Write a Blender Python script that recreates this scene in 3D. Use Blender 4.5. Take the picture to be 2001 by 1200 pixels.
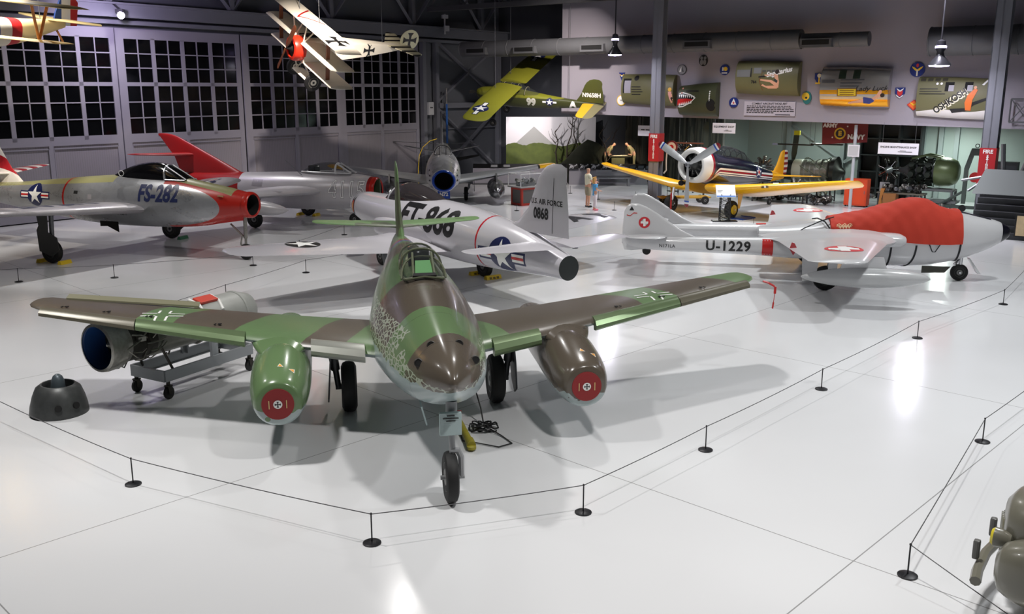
import bpy, bmesh, math, random
from mathutils import Vector, Matrix
from mathutils.bvhtree import BVHTree
random.seed(7)
C = bpy.context.scene.collection
PI = math.pi
for o in list(bpy.data.objects): bpy.data.objects.remove(o)
# ---------------------------------------------------------------- camera, world, exposure
cam = bpy.data.cameras.new('camera'); camo = bpy.data.objects.new('camera', cam); C.objects.link(camo)
cam.sensor_fit = 'HORIZONTAL'; cam.sensor_width = 36.0; cam.lens = 36.0*1832/2001; cam.clip_end = 300
camo.location = (0, 0, 5.21); camo.rotation_euler = (math.radians(90-13.05), 0, 0)
sc = bpy.context.scene; sc.camera = camo
sc.view_settings.view_transform = 'Standard'; sc.view_settings.look = 'None'
sc.view_settings.gamma = 1.0; sc.view_settings.exposure = 0.0; sc.view_settings.use_curve_mapping = False
w = bpy.data.worlds.new('world'); sc.world = w; w.use_nodes = True
w.node_tree.nodes['Background'].inputs[0].default_value = (0.80, 0.82, 0.88, 1)
w.node_tree.nodes['Background'].inputs[1].default_value = 0.05
def area(x, y, z, p, size=.6, col=(1, .97, .94), aim=None, spread=None):
    l = bpy.data.lights.new('hall_or_fill_light', 'AREA'); l.shape = 'DISK'; l.size = size; l.energy = p; l.color = col
    if spread: l.spread = math.radians(spread)
    o = bpy.data.objects.new('hall_or_fill_light', l); C.objects.link(o); o.location = (x, y, z)
    if aim: o.rotation_euler = (Vector(aim)-Vector((x, y, z))).to_track_quat('-Z', 'Y').to_euler()
    return o
# high bay lamps in rows under the roof (their mirror images are the bright spots on the floor)
LAMPS = [(20.1, 45.5, 650, .6), (11.9, 34.6, 950, .7), (7.0, 29.9, 950, .7), (-14.1, 38.1, 650, .6), (-15.0, 28.8, 700, .6), (-3.2, 25.4, 850, .6),
         (0.2, 44.6, 620, .6), (6.5, 39.7, 500, .5), (-6.0, 12.0, 1000, .7), (3.0, 9.0, 1000, .7), (9.5, 14.5, 1000, .7), (13, 22, 900, .7), (1.5, 20.0, 800, .6), (-12, 18.0, 800, .6)]
for (x, y, p, s) in LAMPS: area(x, y, 10.0, p*.375, s, spread=125, col=(1.0, .975, .95) if x < 4 else (.97, .99, 1.0))
# purple-white security floodlight, unseen aimed spots, pendant lights and added fill lamps
area(-15.3, 37.6, 8.3, 190, .35, (.78, .66, 1.0), aim=(-17, 46, 3))
area(-6.5, 33.5, 10.5, 170, .3, (1.0, .88, .78), aim=(-7.4, 38.6, 7), spread=50)
area(-13.2, 22.5, 9.5, 150, .3, (1.0, .88, .72), aim=(-15.6, 27.3, 6.6), spread=60)
area(3.0, 43.0, 9.5, 200, .3, (1.0, .9, .85), aim=(2, 51, 4.5), spread=70)
area(9.0, 41.0, 9.2, 260, .5, (.95, .92, 1.0), spread=110)  # lamp added to brighten the lower mezzanine wall
area(15.6, 36.2, 9.2, 200, .5, (.95, .92, 1.0), spread=110)  # second added lamp, for the right end of that wall
area(16.15, 36.6, 6.0, 200, .5, (.93, .90, 1.0)); area(4.75, 44.8, 6.68, 160, .4, (.93, .90, 1.0))
for (x, y, p) in ((10.6, 49.6, 130), (15.0, 46.6, 70), (20.0, 43.2, 170)): area(x, y, 3.55, p, .5, (.88, 1.0, .93))  # unseen lamps that brighten the engine bay
area(6.2, 52.4, 3.6, 20, .25, (1.0, .85, .66), aim=(6.2, 54.3, 1.3), spread=60)  # fill lamp added to brighten the camp figures
area(-1, 51.5, 6.5, 90, .4, (1, .95, .95), aim=(1.5, 57.0, 2.6), spread=70)  # unseen spot that brightens the painted backdrop

# ---------------------------------------------------------------- materials
def lin(c):
    return tuple((v/255/12.92 if v/255 <= .04045 else ((v/255+.055)/1.055)**2.4) for v in c)
_M = {}
class NT:
    """tiny node helper"""
    def __init__(s, m): s.t = m.node_tree; s.n = s.t.nodes; s.b = s.n['Principled BSDF']; s._c = None
    def new(s, ty, **k):
        n = s.n.new(ty)
        for a, b in k.items(): setattr(n, a, b)
        return n
    def link(s, a, b): s.t.links.new(a, b)
    def coord(s):
        if not s._c:
            s._c = s.new('ShaderNodeTexCoord').outputs['Object']; sx = s.new('ShaderNodeSeparateXYZ'); s.link(s._c, sx.inputs[0]); s.x = sx.outputs
        return s._c
    def math(s, op, a, b=None, c=None):
        n = s.new('ShaderNodeMath', operation=op)
        for i, v in enumerate((a, b, c)):
            if v is None: continue
            if isinstance(v, (int, float)): n.inputs[i].default_value = v
            else: s.link(v, n.inputs[i])
        return n.outputs[0]
    def noise(s, scale, detail=2, stretch=None):
        n = s.new('ShaderNodeTexNoise'); n.inputs['Scale'].default_value = scale; n.inputs['Detail'].default_value = detail
        s.vec(n, stretch); return n.outputs['Fac']
    def vec(s, n, stretch):
        if stretch:
            mp = s.new('ShaderNodeMapping'); mp.inputs['Scale'].default_value = stretch; s.link(s.coord(), mp.inputs[0]); s.link(mp.outputs[0], n.inputs['Vector'])
        else: s.link(s.coord(), n.inputs['Vector'])
    def lincomb(s, a, b, c, wob=0, wscale=1.0):
        s.coord(); v = s.math('MULTIPLY', s.x[0], a); v = s.math('MULTIPLY_ADD', s.x[1], b, v); v = s.math('MULTIPLY_ADD', s.x[2], c, v)
        if wob: v = s.math('MULTIPLY_ADD', s.math('SUBTRACT', s.noise(wscale, 1), .5), wob*2, v)
        return v
    def gt(s, v, t): return s.math('GREATER_THAN', v, t)
    def lt(s, v, t): return s.math('LESS_THAN', v, t)
    def mul(s, *a):
        r = a[0]
        for b in a[1:]: r = s.math('MULTIPLY', r, b)
        return r
    def mx(s, a, b): return s.math('MAXIMUM', a, b)
    def ell(s, c, r):
        s.coord(); tot = None
        for i in range(3):
            if r[i] is None: continue
            d = s.math('DIVIDE', s.math('SUBTRACT', s.x[i], c[i]), r[i]); d = s.math('MULTIPLY', d, d); tot = d if tot is None else s.math('ADD', tot, d)
        return s.lt(tot, 1)
    def rng(s, ax, a, b, wob=0, wscale=1.0):
        v = s.lincomb(*[1 if i == ax else 0 for i in range(3)], wob, wscale); return s.mul(s.gt(v, a), s.lt(v, b))
    def mix(s, f, a, b):
        n = s.new('ShaderNodeMix', data_type='RGBA'); 
        if isinstance(f, (int, float)): n.inputs[0].default_value = f
        else: s.link(f, n.inputs[0])
        for i, v in ((6, a), (7, b)):
            if isinstance(v, tuple): n.inputs[i].default_value = (*v[:3], 1)
            else: s.link(v, n.inputs[i])
        return n.outputs[2]
def mat(name, rgb=(200, 200, 200), r=.5, m=0.0, var=0.0, vs=4.0, coat=0.0, fn=None, emit=None, alpha=None, trans=0, bump=0, bs=20):
    if name in _M: return _M[name]
    mt = bpy.data.materials.new(name); mt.use_nodes = True; t = NT(mt); b = t.b
    col = lin(rgb); b.inputs['Base Color'].default_value = (*col, 1); b.inputs['Roughness'].default_value = r; b.inputs['Metallic'].default_value = m
    if coat: b.inputs['Coat Weight'].default_value = coat; b.inputs['Coat Roughness'].default_value = .08
    if trans: b.inputs['Transmission Weight'].default_value = trans; b.inputs['IOR'].default_value = 1.15
    if alpha is not None: b.inputs['Alpha'].default_value = alpha
    out = col
    if fn: out = fn(t, col)
    if var:
        f = t.noise(vs, 3); dark = tuple(c*(1-var) for c in col)
        if fn: out = t.mix(t.math('MULTIPLY', f, var), out, (0.02, .02, .02))
        else: out = t.mix(f, tuple(c*(1-var) for c in col), tuple(min(1, c*(1+var)) for c in col))
    if not isinstance(out, tuple): t.link(out, b.inputs['Base Color'])
    elif fn: b.inputs['Base Color'].default_value = (*out[:3], 1)
    if emit: b.inputs['Emission Color'].default_value = (*lin(emit[0]), 1); b.inputs['Emission Strength'].default_value = emit[1]
    if bump:
        bp = t.new('ShaderNodeBump'); bp.inputs['Strength'].default_value = bump; bp.inputs['Distance'].default_value = .02; t.link(t.noise(bs, 3), bp.inputs['Height']); t.link(bp.outputs[0], b.inputs['Normal'])
    _M[name] = mt; return mt
def metal(name, rgb, r=.3, m=.85, patch=.25):
    def f(t, col):
        v = t.new('ShaderNodeTexVoronoi'); v.inputs['Scale'].default_value = 1.1; t.vec(v, (1.0, 1.0, 1.6)); v.distance = 'CHEBYCHEV'
        h = t.math('FRACT', t.math('MULTIPLY', v.outputs['Distance'], 7.3))
        sp = t.new('ShaderNodeSeparateColor'); t.link(v.outputs['Color'], sp.inputs[0])
        k = t.math('MULTIPLY', t.math('ADD', sp.outputs[0], t.noise(9, 3)), .5)
        rr = t.math('MULTIPLY_ADD', k, .22, r-.1); t.link(rr, t.b.inputs['Roughness'])
        return t.mix(k, tuple(c*(1-patch) for c in col), tuple(min(1, c*(1+patch*.6)) for c in col))
    return mat(name, rgb, r, m, fn=f)
BLACK = mat('black_rubber', (22, 22, 23), .65, var=.3, vs=8); DARK = mat('dark_void', (8, 8, 9), .8)
STEEL = mat('steel_grey', (120, 122, 125), .4, .6, var=.2); CHROME = mat('bright_chrome', (215, 215, 218), .12, 1.0)
WHITE = mat('white_paint', (235, 235, 232), .4); YELLOW = mat('yellow_paint', (232, 196, 30), .45); RED = mat('red_paint', (188, 30, 28), .35)
GREYP = mat('grey_paint', (150, 152, 154), .4); NAVY = mat('navy_paint', (26, 34, 78), .4); INK = mat('black_ink', (20, 20, 22), .45)
GLASS = mat('canopy_glass', (60, 64, 66), .04, 0, alpha=.35); BRONZE = mat('dark_bronze_metal', (60, 58, 54), .4, .7, var=.3, vs=14)
ALLOY = mat('cast_alloy', (150, 148, 142), .35, .75, var=.35, vs=16); WOODB = mat('brown_wood', (120, 64, 34), .4, var=.3)
SKIN = mat('skin', (214, 160, 130), .6)
# ---------------------------------------------------------------- mesh helpers
class MB:
    def __init__(s): s.v = []; s.f = []; s.m = []
    def add(s, vs, fs, m=0):
        k = len(s.v); s.v += [tuple(v) for v in vs]; s.f += [tuple(i+k for i in f) for f in fs]; s.m += [m]*len(fs); return s
    def box(s, c, d, rz=0, m=0, R=None, taper=1.0):
        R = R or Matrix.Rotation(rz, 3, 'Z'); c = Vector(c); vs = []
        for z in (-.5, .5):
            k = taper if z > 0 else 1
            for (a, b) in ((-.5, -.5), (.5, -.5), (.5, .5), (-.5, .5)): vs.append(c+R@Vector((a*d[0]*k, b*d[1]*k, z*d[2])))
        return s.add(vs, [(3, 2, 1, 0), (4, 5, 6, 7), (0, 1, 5, 4), (1, 2, 6, 5), (2, 3, 7, 6), (3, 0, 4, 7)], m)
    def rings(s, rs, m=0, caps=(1, 1), closed=True):
        n = len(rs[0]); vs = [p for r in rs for p in r]; fs = []
        for i in range(len(rs)-1):
            for j in range(n if closed else n-1):
                a = i*n+j; b = i*n+(j+1) % n; fs.append((a, b, b+n, a+n))
        if caps[0]: fs.append(tuple(range(n))[::-1])
        if caps[1]: fs.append(tuple((len(rs)-1)*n+j for j in range(n)))
        return s.add(vs, fs, m)
    def tube(s, a, b, r0, r1=None, seg=10, m=0, caps=(1, 1)):
        a = Vector(a); b = Vector(b); r1 = r0 if r1 is None else r1; d = (b-a).normalized(); u = d.orthogonal().normalized(); w_ = d.cross(u)
        rr = [[p+(u*math.cos(2*PI*i/seg)+w_*math.sin(2*PI*i/seg))*r for i in range(seg)] for p, r in ((a, r0), (b, r1))]
        return s.rings(rr, m, caps)
    def path(s, pts, r, seg=8, m=0, closed=False):
        pts = [Vector(p) for p in pts]; rs = []; n = len(pts); u = None
        for i, p in enumerate(pts):
            d = (pts[(i+1) % n if closed else min(i+1, n-1)]-pts[i-1 if closed or i else 0]).normalized()
            u = d.orthogonal().normalized() if u is None else (u-d*u.dot(d)).normalized()
            w_ = d.cross(u); q = r[i] if isinstance(r, (list, tuple)) else r
            rs.append([p+(u*math.cos(2*PI*k/seg)+w_*math.sin(2*PI*k/seg))*q for k in range(seg)])
        if closed: rs.append(rs[0]); return s.rings(rs, m, (0, 0))
        return s.rings(rs, m)
    def lathe(s, prof, o, ax, seg=24, m=0, caps=(1, 1)):
        o = Vector(o); d = Vector(ax).normalized(); u = d.orthogonal().normalized(); w_ = d.cross(u)
        return s.rings([[o+d*h+(u*math.cos(2*PI*i/seg)+w_*math.sin(2*PI*i/seg))*max(r, .0005) for i in range(seg)] for r, h in prof], m, caps)
    def prism(s, poly, o, u, v, th, m=0):
        o, u, v = Vector(o), Vector(u).normalized(), Vector(v).normalized(); n = u.cross(v)*th*.5
        A = [o+u*a+v*b-n for a, b in poly]; B = [o+u*a+v*b+n for a, b in poly]; return s.rings([A, B], m)
    def ball(s, c, r, m=0, seg=12, rn=7):
        r = (r, r, r) if isinstance(r, (int, float)) else r; c = Vector(c)
        return s.rings([[c+Vector((math.cos(2*PI*i/seg)*math.sin(PI*max(.02, min(.98, k/rn)))*r[0], math.sin(2*PI*i/seg)*math.sin(PI*max(.02, min(.98, k/rn)))*r[1], -math.cos(PI*k/rn)*r[2])) for i in range(seg)] for k in range(rn+1)], m)
    def build(s, name, mats, parent=None, smooth=True, bevel=0, ang=38):
        me = bpy.data.meshes.new(name); me.from_pydata(s.v, [], s.f); mats = mats if isinstance(mats, (list, tuple)) else [mats]
        for x in mats: me.materials.append(x)
        me.polygons.foreach_set('material_index', s.m); me.update()
        bm = bmesh.new(); bm.from_mesh(me); bmesh.ops.recalc_face_normals(bm, faces=bm.faces)
        if bevel: bmesh.ops.bevel(bm, geom=[e for e in bm.edges if len(e.link_faces) == 2 and e.calc_face_angle(0) > .6], offset=bevel, segments=2, affect='EDGES', profile=.6, clamp_overlap=True)
        bm.to_mesh(me); bm.free()
        if smooth: me.shade_smooth(); me.set_sharp_from_angle(angle=math.radians(ang))
        o = bpy.data.objects.new(name, me); C.objects.link(o)
        if parent: o.parent = parent
        return o
def tag(o, label=None, cat=None, group=None, kind=None):
    if label: o['label'] = label
    if cat: o['category'] = cat
    if group: o['group'] = group
    if kind: o['kind'] = kind
    return o
def thing(name, label, cat, loc=(0, 0, 0), rot=(0, 0, 0), group=None):
    o = bpy.data.objects.new(name, None); C.objects.link(o); o.location = loc; o.rotation_euler = rot if isinstance(rot, (tuple, list)) else (0, 0, rot)
    o.empty_display_size = .2; return tag(o, label, cat, group)
def copy_tree(o, parent=None):
    c = o.copy(); C.objects.link(c); c.parent = parent
    for ch in list(o.children): copy_tree(ch, c)
    return c
def world(root, p):
    from mathutils import Euler
    return Matrix.Translation(root.location)@Euler(root.rotation_euler).to_matrix().to_4x4()@Vector(p)
# ---------------------------------------------------------------- aircraft helpers
def interp(keys, x):
    """smooth (Catmull-Rom) interpolation of tuples keyed on element 0, descending or ascending"""
    k = keys; n = len(k)
    for i in range(n-1):
        a, b = k[i][0], k[i+1][0]
        if (a-x)*(b-x) <= 0 and a != b:
            t = (x-a)/(b-a); out = [x]
            for j in range(1, len(k[0])):
                p1, p2 = k[i][j], k[i+1][j]; h = b-a
                m1 = (p2-k[i-1][j])/(b-k[i-1][0]) if i > 0 else (p2-p1)/h
                m2 = (k[i+2][j]-p1)/(k[i+2][0]-a) if i < n-2 else (p2-p1)/h
                t2, t3 = t*t, t*t*t
                out.append(p1*(2*t3-3*t2+1)+m1*h*(t3-2*t2+t)+p2*(-2*t3+3*t2)+m2*h*(t3-t2))
            return out
    return list(k[-1])
def fus_ring(x, yc, zc, hw, ht, hb, n=2.0, tri=0.0, seg=40):
    r = []
    for i in range(seg):
        a = 2*PI*i/seg; c, s = math.cos(a), math.sin(a); e = 2/n
        yy = hw*math.copysign(abs(c)**e, c)*(1-tri*s); zz = (ht if s > 0 else hb)*math.copysign(abs(s)**e, s); r.append(Vector((x, yc+yy, zc+zz)))
    return r
def fuselage(name, st, mats, root, n=2.0, tri=0.0, sub=5, seg=40, caps=(1, 1), yc=0, extra=None, mi=0):
    """st: (x, zc, hw, ht, hb) from nose to tail"""
    mb = MB(); rs = []
    for i in range(len(st)-1):
        for k in range(sub): x = st[i][0]+(st[i+1][0]-st[i][0])*k/sub; q = interp(st, x); rs.append(fus_ring(x, yc, q[1], max(q[2], .004), max(q[3], .004), max(q[4], .004), n, tri, seg))
    q = st[-1]; rs.append(fus_ring(q[0], yc, q[1], q[2], q[3], q[4], n, tri, seg)); mb.rings(rs, mi, caps)
    if extra: extra(mb)
    return mb.build(name, mats, root, ang=50)
def airfoil(n=10, camber=.01):
    up = []; lo = []
    for i in range(n+1):
        x = (1-math.cos(PI*i/n))/2; t = 5*(.2969*math.sqrt(x)-.126*x-.3516*x*x+.2843*x**3-.1015*x**4); c = camber*4*x*(1-x)
        up.append((x, t, c)); lo.append((x, -t, c))
    return up[::-1]+lo[1:]
AF = airfoil()
def wing_rings(secs, side=1, camber=1, tip=.0, vertical=False):
    S = [list(s_)+[0]*(6-len(s_)) for s_ in secs]
    if tip:
        l = S[-1]; p = S[-2]; dy = l[1]-p[1]
        for f, cf, tf in ((.45, .93, .9), (.8, .72, .65), (.97, .4, .4), (1.0, .15, .2)):
            q = l[:]; ex = (l[0]-p[0])/dy*tip*f; ch = l[3]*cf; q[0] = l[0]+ex-(l[3]-ch)*.45; q[1] = l[1]+tip*f; q[2] = l[2]+(l[2]-p[2])/dy*tip*f; q[3] = ch; q[4] = l[4]*tf; S.append(q)
    rs = []
    for (xle, y, z, ch, th, tw) in S:
        r = []; ct, st_ = math.cos(math.radians(tw)), math.sin(math.radians(tw))
        for (x, t, c) in AF:
            dx = -x*ch; dz = (t*th*(1 if ch > .001 else 1)+c*camber)*ch
            X = dx*ct-dz*st_; Z = dx*st_+dz*ct
            r.append(Vector((xle+X, side*y, z+Z)) if not vertical else Vector((xle+dx, dz+y, z)))
        rs.append(r)
    return rs
def wing(name, secs, mats, root, side=1, tip=.25, camber=1, n=6):
    mb = MB(); S = []
    for i in range(len(secs)-1):
        for k in range(n): f = k/n; S.append([a+(b-a)*f for a, b in zip(list(secs[i])+[0]*(6-len(secs[i])), list(secs[i+1])+[0]*(6-len(secs[i+1])))])
    S.append(list(secs[-1])+[0]*(6-len(secs[-1])))
    mb.rings(wing_rings(S, side, camber, tip)); return mb.build(name, mats, root, ang=60)
def fin(name, secs, mats, root, y=0, tipr=.15):
    """secs: (x_le, z, chord, thickness) bottom to top"""
    S = [(a, y, z, c, t) for (a, z, c, t) in secs]; l = S[-1]
    if tipr:
        p = S[-2]; dz = l[2]-p[2]
        for f, cf in ((.45, .9), (.8, .68), (1.0, .3)):
            ch = l[3]*cf; S.append((l[0]+(l[0]-p[0])/dz*tipr*f-(l[3]-ch)*.5, y, l[2]+tipr*f, ch, l[4]*cf))
    mb = MB(); mb.rings(wing_rings([list(s_)+[0] for s_ in S], 1, 0, 0, True)); return mb.build(name, mats, root, ang=60)
HUB = mat('wheel_hub_metal', (140, 140, 138), .4, .6)
def wheel(name, c, r, wd, root, hub=HUB, ax=(0, 1, 0)):
    mb = MB(); k = wd/2; a = r*.55
    mb.lathe([(a, -k*.8), (r*.8, -k), (r*.95, -k*.75), (r, -k*.35), (r, k*.35), (r*.95, k*.75), (r*.8, k), (a, k*.8)], c, ax, 28); t = mb.build(name, BLACK, root)
    mb = MB(); mb.lathe([(.02, -k*.75), (a*.5, -k*.9), (a*.8, -k*.6), (a*1.02, -k*.82), (a*1.02, k*.82), (a*.8, k*.6), (a*.5, k*.9), (.02, k*.75)], c, ax, 20); mb.build('wheel_hub', hub, t); return t
# decals -------------------------------------------------------------------
def text2d(s, size=1.0, bold=0.0, sx=1.0, shear=0.0, sp=1.0):
    cu = bpy.data.curves.new('txt', 'FONT'); cu.body = s; cu.size = size; cu.offset = bold; cu.shear = shear; cu.align_x = 'CENTER'; cu.align_y = 'CENTER'; cu.space_character = sp; cu.resolution_u = 3
    ob = bpy.data.objects.new('txt', cu); C.objects.link(ob); dg = bpy.context.evaluated_depsgraph_get(); me = bpy.data.meshes.new_from_object(ob.evaluated_get(dg))
    v = [(p.co.x*sx, p.co.y) for p in me.vertices]; f = [tuple(p.vertices) for p in me.polygons]
    bpy.data.objects.remove(ob); bpy.data.curves.remove(cu); bpy.data.meshes.remove(me); return v, f
def circ(r, n=32, c=(0, 0), ry=None): return [(c[0]+r*math.cos(2*PI*i/n), c[1]+(ry or r)*math.sin(2*PI*i/n)) for i in range(n)]
def starp(r, c=(0, 0), rot=0): return [(c[0]+(r if i % 2 == 0 else r*.382)*math.sin(PI*i/5+rot), c[1]+(r if i % 2 == 0 else r*.382)*math.cos(PI*i/5+rot)) for i in range(10)]
def rect(x0, y0, x1, y1): return [(x0, y0), (x1, y0), (x1, y1), (x0, y1)]
def crossp(a, w_): return [(w_, w_), (w_, a), (-w_, a), (-w_, w_), (-a, w_), (-a, -w_), (-w_, -w_), (-w_, -a), (w_, -a), (w_, -w_), (a, -w_), (a, w_)]
def patee(a, w0, w1):
    p = []
    for k in range(4):
        c, s = math.cos(k*PI/2), math.sin(k*PI/2)
        for (x, y) in ((w0, w0), (a*.6, w0*1.25), (a, w1), (a, -w1), (a*.6, -w0*1.25), (w0, -w0)): p.append((x*c-y*s, x*s+y*c))
    q = []
    for k in range(4):
        c, s = math.cos(-k*PI/2), math.sin(-k*PI/2)
        for (x, y) in ((w0, w0), (a*.6, w0*1.25), (a, w1), (a, -w1), (a*.6, -w0*1.25)): q.append((x*c-y*s, x*s+y*c))
    return q
def decal(name, items, mats, parent, org, right, up, targets=None, off=.006, cell=.12):
    """items: list of (poly or (verts, faces), material index, layer); laid onto target surfaces"""
    org = Vector(org); right = Vector(right).normalized(); up = Vector(up).normalized(); nrm = right.cross(up)
    bv = []
    for t in (targets or []):
        me = t.data; me.calc_loop_triangles(); bv.append(BVHTree.FromPolygons([v.co.copy() for v in me.vertices], [tuple(p.vertices) for p in me.loop_triangles]))
    outv = []; outf = []; outm = []
    for (g, mi, layer) in items:
        bm = bmesh.new()
        if isinstance(g, tuple):
            vs = [bm.verts.new((x, y, 0)) for x, y in g[0]]
            for f in g[1]:
                try: bm.faces.new([vs[i] for i in f])
                except ValueError: pass
        else: bm.faces.new([bm.verts.new((x, y, 0)) for x, y in g])
        bmesh.ops.triangulate(bm, faces=bm.faces)
        if bv:
            for _ in range(5):
                ed = [e for e in bm.edges if e.calc_length() > cell]
                if not ed: break
                bmesh.ops.subdivide_edges(bm, edges=ed, cuts=1); bmesh.ops.triangulate(bm, faces=bm.faces)
        k = len(outv); idx = {}
        for v in bm.verts:
            p = org+right*v.co.x+up*v.co.y; best = None
            for b in bv:
                h = b.ray_cast(p+nrm*1.5, -nrm, 4.0)
                if h[0] is not None and (best is None or h[3] < best[1]): best = (h[0], h[3], h[1])
            idx[v.index if v.index >= 0 else id(v)] = None
            outv.append((best[0] if best else p)+nrm*(off+layer*.003)); v.tag = best is not None or not bv
        for i, v in enumerate(bm.verts): v.index = i
        for f in bm.faces:
            if all(v.tag for v in f.verts): outf.append(tuple(k+v.index for v in f.verts)); outm.append(mi)
        bm.free()
    me = bpy.data.meshes.new(name); me.from_pydata([tuple(v) for v in outv], [], outf)
    for x in mats: me.materials.append(x)
    me.polygons.foreach_set('material_index', outm); me.shade_smooth(); me.update()
    o = bpy.data.objects.new(name, me); C.objects.link(o); o.parent = parent; return o
def star_items(r, stripes=True, bars=True, border=True):
    it = []; b = r*.13 if border else 0
    if border: it.append((circ(r+b), 0, 0))
    if bars:
        for s in (-1, 1):
            if border: it.append((rect(min(s*(r*.8), s*(2*r+b)), -r*.25-b, max(s*(r*.8), s*(2*r+b)), r*.25+b), 0, 0))
            it.append((rect(min(s*(r*.85), s*2*r), -r*.25, max(s*(r*.85), s*2*r), r*.25), 1, 1))
            if stripes: it.append((rect(min(s*(r*.9), s*2*r), -r*.085, max(s*(r*.9), s*2*r), r*.085), 2, 2))
    it.append((circ(r), 0, 2)); it.append((starp(r), 1, 3)); return it
SM = [NAVY, WHITE, RED]
# ---------------------------------------------------------------- room
def LW(s, d, z): return Vector((-4+.6115*s+.7912*d, 57+.7912*s-.6115*d, z))     # left wall frame: s along, d into the room
def MW(a, b, z): return Vector((7.956+.809*a+.588*b, 46.848-.588*a+.809*b, z))     # mezzanine wall frame: a along, b away
RL = Matrix(((.6115, .7912, 0), (.7912, -.6115, 0), (0, 0, 1))); RM = Matrix(((.809, .588, 0), (-.588, .809, 0), (0, 0, 1)))
def lbox(mb, s0, s1, d0, d1, z0, z1, m=0): mb.box(LW((s0+s1)/2, (d0+d1)/2, (z0+z1)/2), (s1-s0, d1-d0, z1-z0), R=RL, m=m)
def mbox(mb, a0, a1, b0, b1, z0, z1, m=0): mb.box(MW((a0+a1)/2, (b0+b1)/2, (z0+z1)/2), (a1-a0, b1-b0, z1-z0), R=RM, m=m)
def struct(o, label=None): o['kind'] = 'structure'; 
def floor_fn(t, col):
    t.coord(); cu, su = math.cos(math.radians(46)), math.sin(math.radians(46))
    out = t.mix(t.math('MULTIPLY_ADD', t.noise(.35, 2), 1.6, -.3), tuple(c*.93 for c in col), col)
    m = None
    for (a, b, off) in ((cu, su, 9.68), (-su, cu, 3.96)):
        v = t.math('SUBTRACT', t.lincomb(a, b, 0), off); v = t.math('DIVIDE', v, 7.05); v = t.math('SUBTRACT', v, t.math('ROUND', v)); v = t.lt(t.math('ABSOLUTE', v), .0011)
        m = v if m is None else t.mx(m, v)
    t.link(t.math('MULTIPLY_ADD', t.noise(.8, 3), .12, .10), t.b.inputs['Roughness'])
    return t.mix(t.math('MULTIPLY', m, .75), out, (.18, .18, .18))
FLOOR = mat('polished_white_epoxy', (222, 223, 225), .16, fn=floor_fn); FLOOR.node_tree.nodes['Principled BSDF'].inputs['Specular IOR Level'].default_value = .55
mb = MB(); mb.box((4, 31, -.1), (80, 90, .2)); o = mb.build('floor', FLOOR, smooth=False); o['kind'] = 'structure'
def bead(t, col):
    v = t.new('ShaderNodeTexWave'); v.inputs['Scale'].default_value = 3.2; v.wave_type = 'BANDS'; v.bands_direction = 'X'
    s = t.lincomb(.6115, .7912, 0); cx = t.new('ShaderNodeCombineXYZ'); t.link(s, cx.inputs[0]); t.link(cx.outputs[0], v.inputs['Vector'])
    f = t.math('GREATER_THAN', v.outputs['Fac'], .93); return t.mix(t.math('MULTIPLY', f, .35), col, tuple(c*.5 for c in col))
DOORP = mat('door_grey_mauve', (142, 140, 150), .5, var=.05, vs=1.5); DOORB = mat('door_beadboard', (140, 136, 143), .55, fn=bead)
NGLASS = mat('night_window_glass', (7, 8, 10), .10, 0); NGLASS.node_tree.nodes['Principled BSDF'].inputs['Specular IOR Level'].default_value = .25; WALLD = mat('wall_dark_grey', (96, 99, 106), .7, var=.06, vs=.7); WALLM = mat('wall_mauve_grey', (150, 145, 154), .7)
STL = mat('structural_steel_grey', (112, 114, 122), .5, var=.05, vs=1.0); STD = mat('steel_dark', (62, 63, 66), .6)
mb = MB(); lbox(mb, -34, 6, -.5, -.12, 0, 12.0); o = mb.build('wall_left', WALLD, smooth=False); o['kind'] = 'structure'
for i, (s0, s1) in enumerate(((-26.95, -20.72), (-20.62, -14.42), (-14.36, -8.32), (-8.26, -2.28), (-33.2, -27.03))):
    mb = MB(); W = s1-s0; l, r = s0+.36, s1-.24; ww = (r-l-3*.18)/4; cols = [(l+k*(ww+.18), l+k*(ww+.18)+ww) for k in range(4)]
    d = .06 if i % 2 else .14; dd = (d-.08, d)
    lbox(mb, s0, l, *dd, .05, 7.72); lbox(mb, r, s1, *dd, .05, 7.72)
    for k in range(3): lbox(mb, cols[k][1], cols[k+1][0], *dd, 3.2, 7.35)
    for z0, z1 in ((7.3, 7.72), (5.36, 5.52), (3.0, 3.36), (.05, .35)): lbox(mb, l, r, *dd, z0, z1)
    mid = (s0+s1)/2; lbox(mb, mid-.09, mid+.09, *dd, .3, 3.0)
    for c0, c1 in cols:
        cm = (c0+c1)/2
        for z0, z1 in ((3.36, 5.36), (5.52, 7.3)):
            lbox(mb, cm-.025, cm+.025, d-.03, d, z0, z1)
            for q in (1, 2): zz = z0+(z1-z0)*q/3; lbox(mb, c0, c1, d-.03, d, zz-.025, zz+.025)
    dr = mb.build('door_%d' % (i+1), DOORP, smooth=False); dr['kind'] = 'structure'
    mb = MB(); 
    for c0, c1 in cols:
        for z0, z1 in ((3.36, 5.36), (5.52, 7.3)): lbox(mb, c0, c1, d-.07, d-.055, z0, z1)
    mb.build('window_glass', NGLASS, dr, smooth=False)
    mb = MB(); lbox(mb, l, mid-.09, d-.07, d-.04, .35, 3.0); lbox(mb, mid+.09, r, d-.07, d-.04, .35, 3.0); mb.build('beadboard_panel', DOORB, dr, smooth=False)
    mb = MB(); 
    for (a, b) in ((l, mid-.09), (mid+.09, r)):
        lbox(mb, a, b, d-.03, d+.012, 2.86, 2.90); lbox(mb, a, a+.03, d-.03, d+.012, .4, 2.9); lbox(mb, b-.03, b, d-.03, d+.012, .4, 2.9)
    mb.build('moulding', DOORP, dr, smooth=False)
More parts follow.
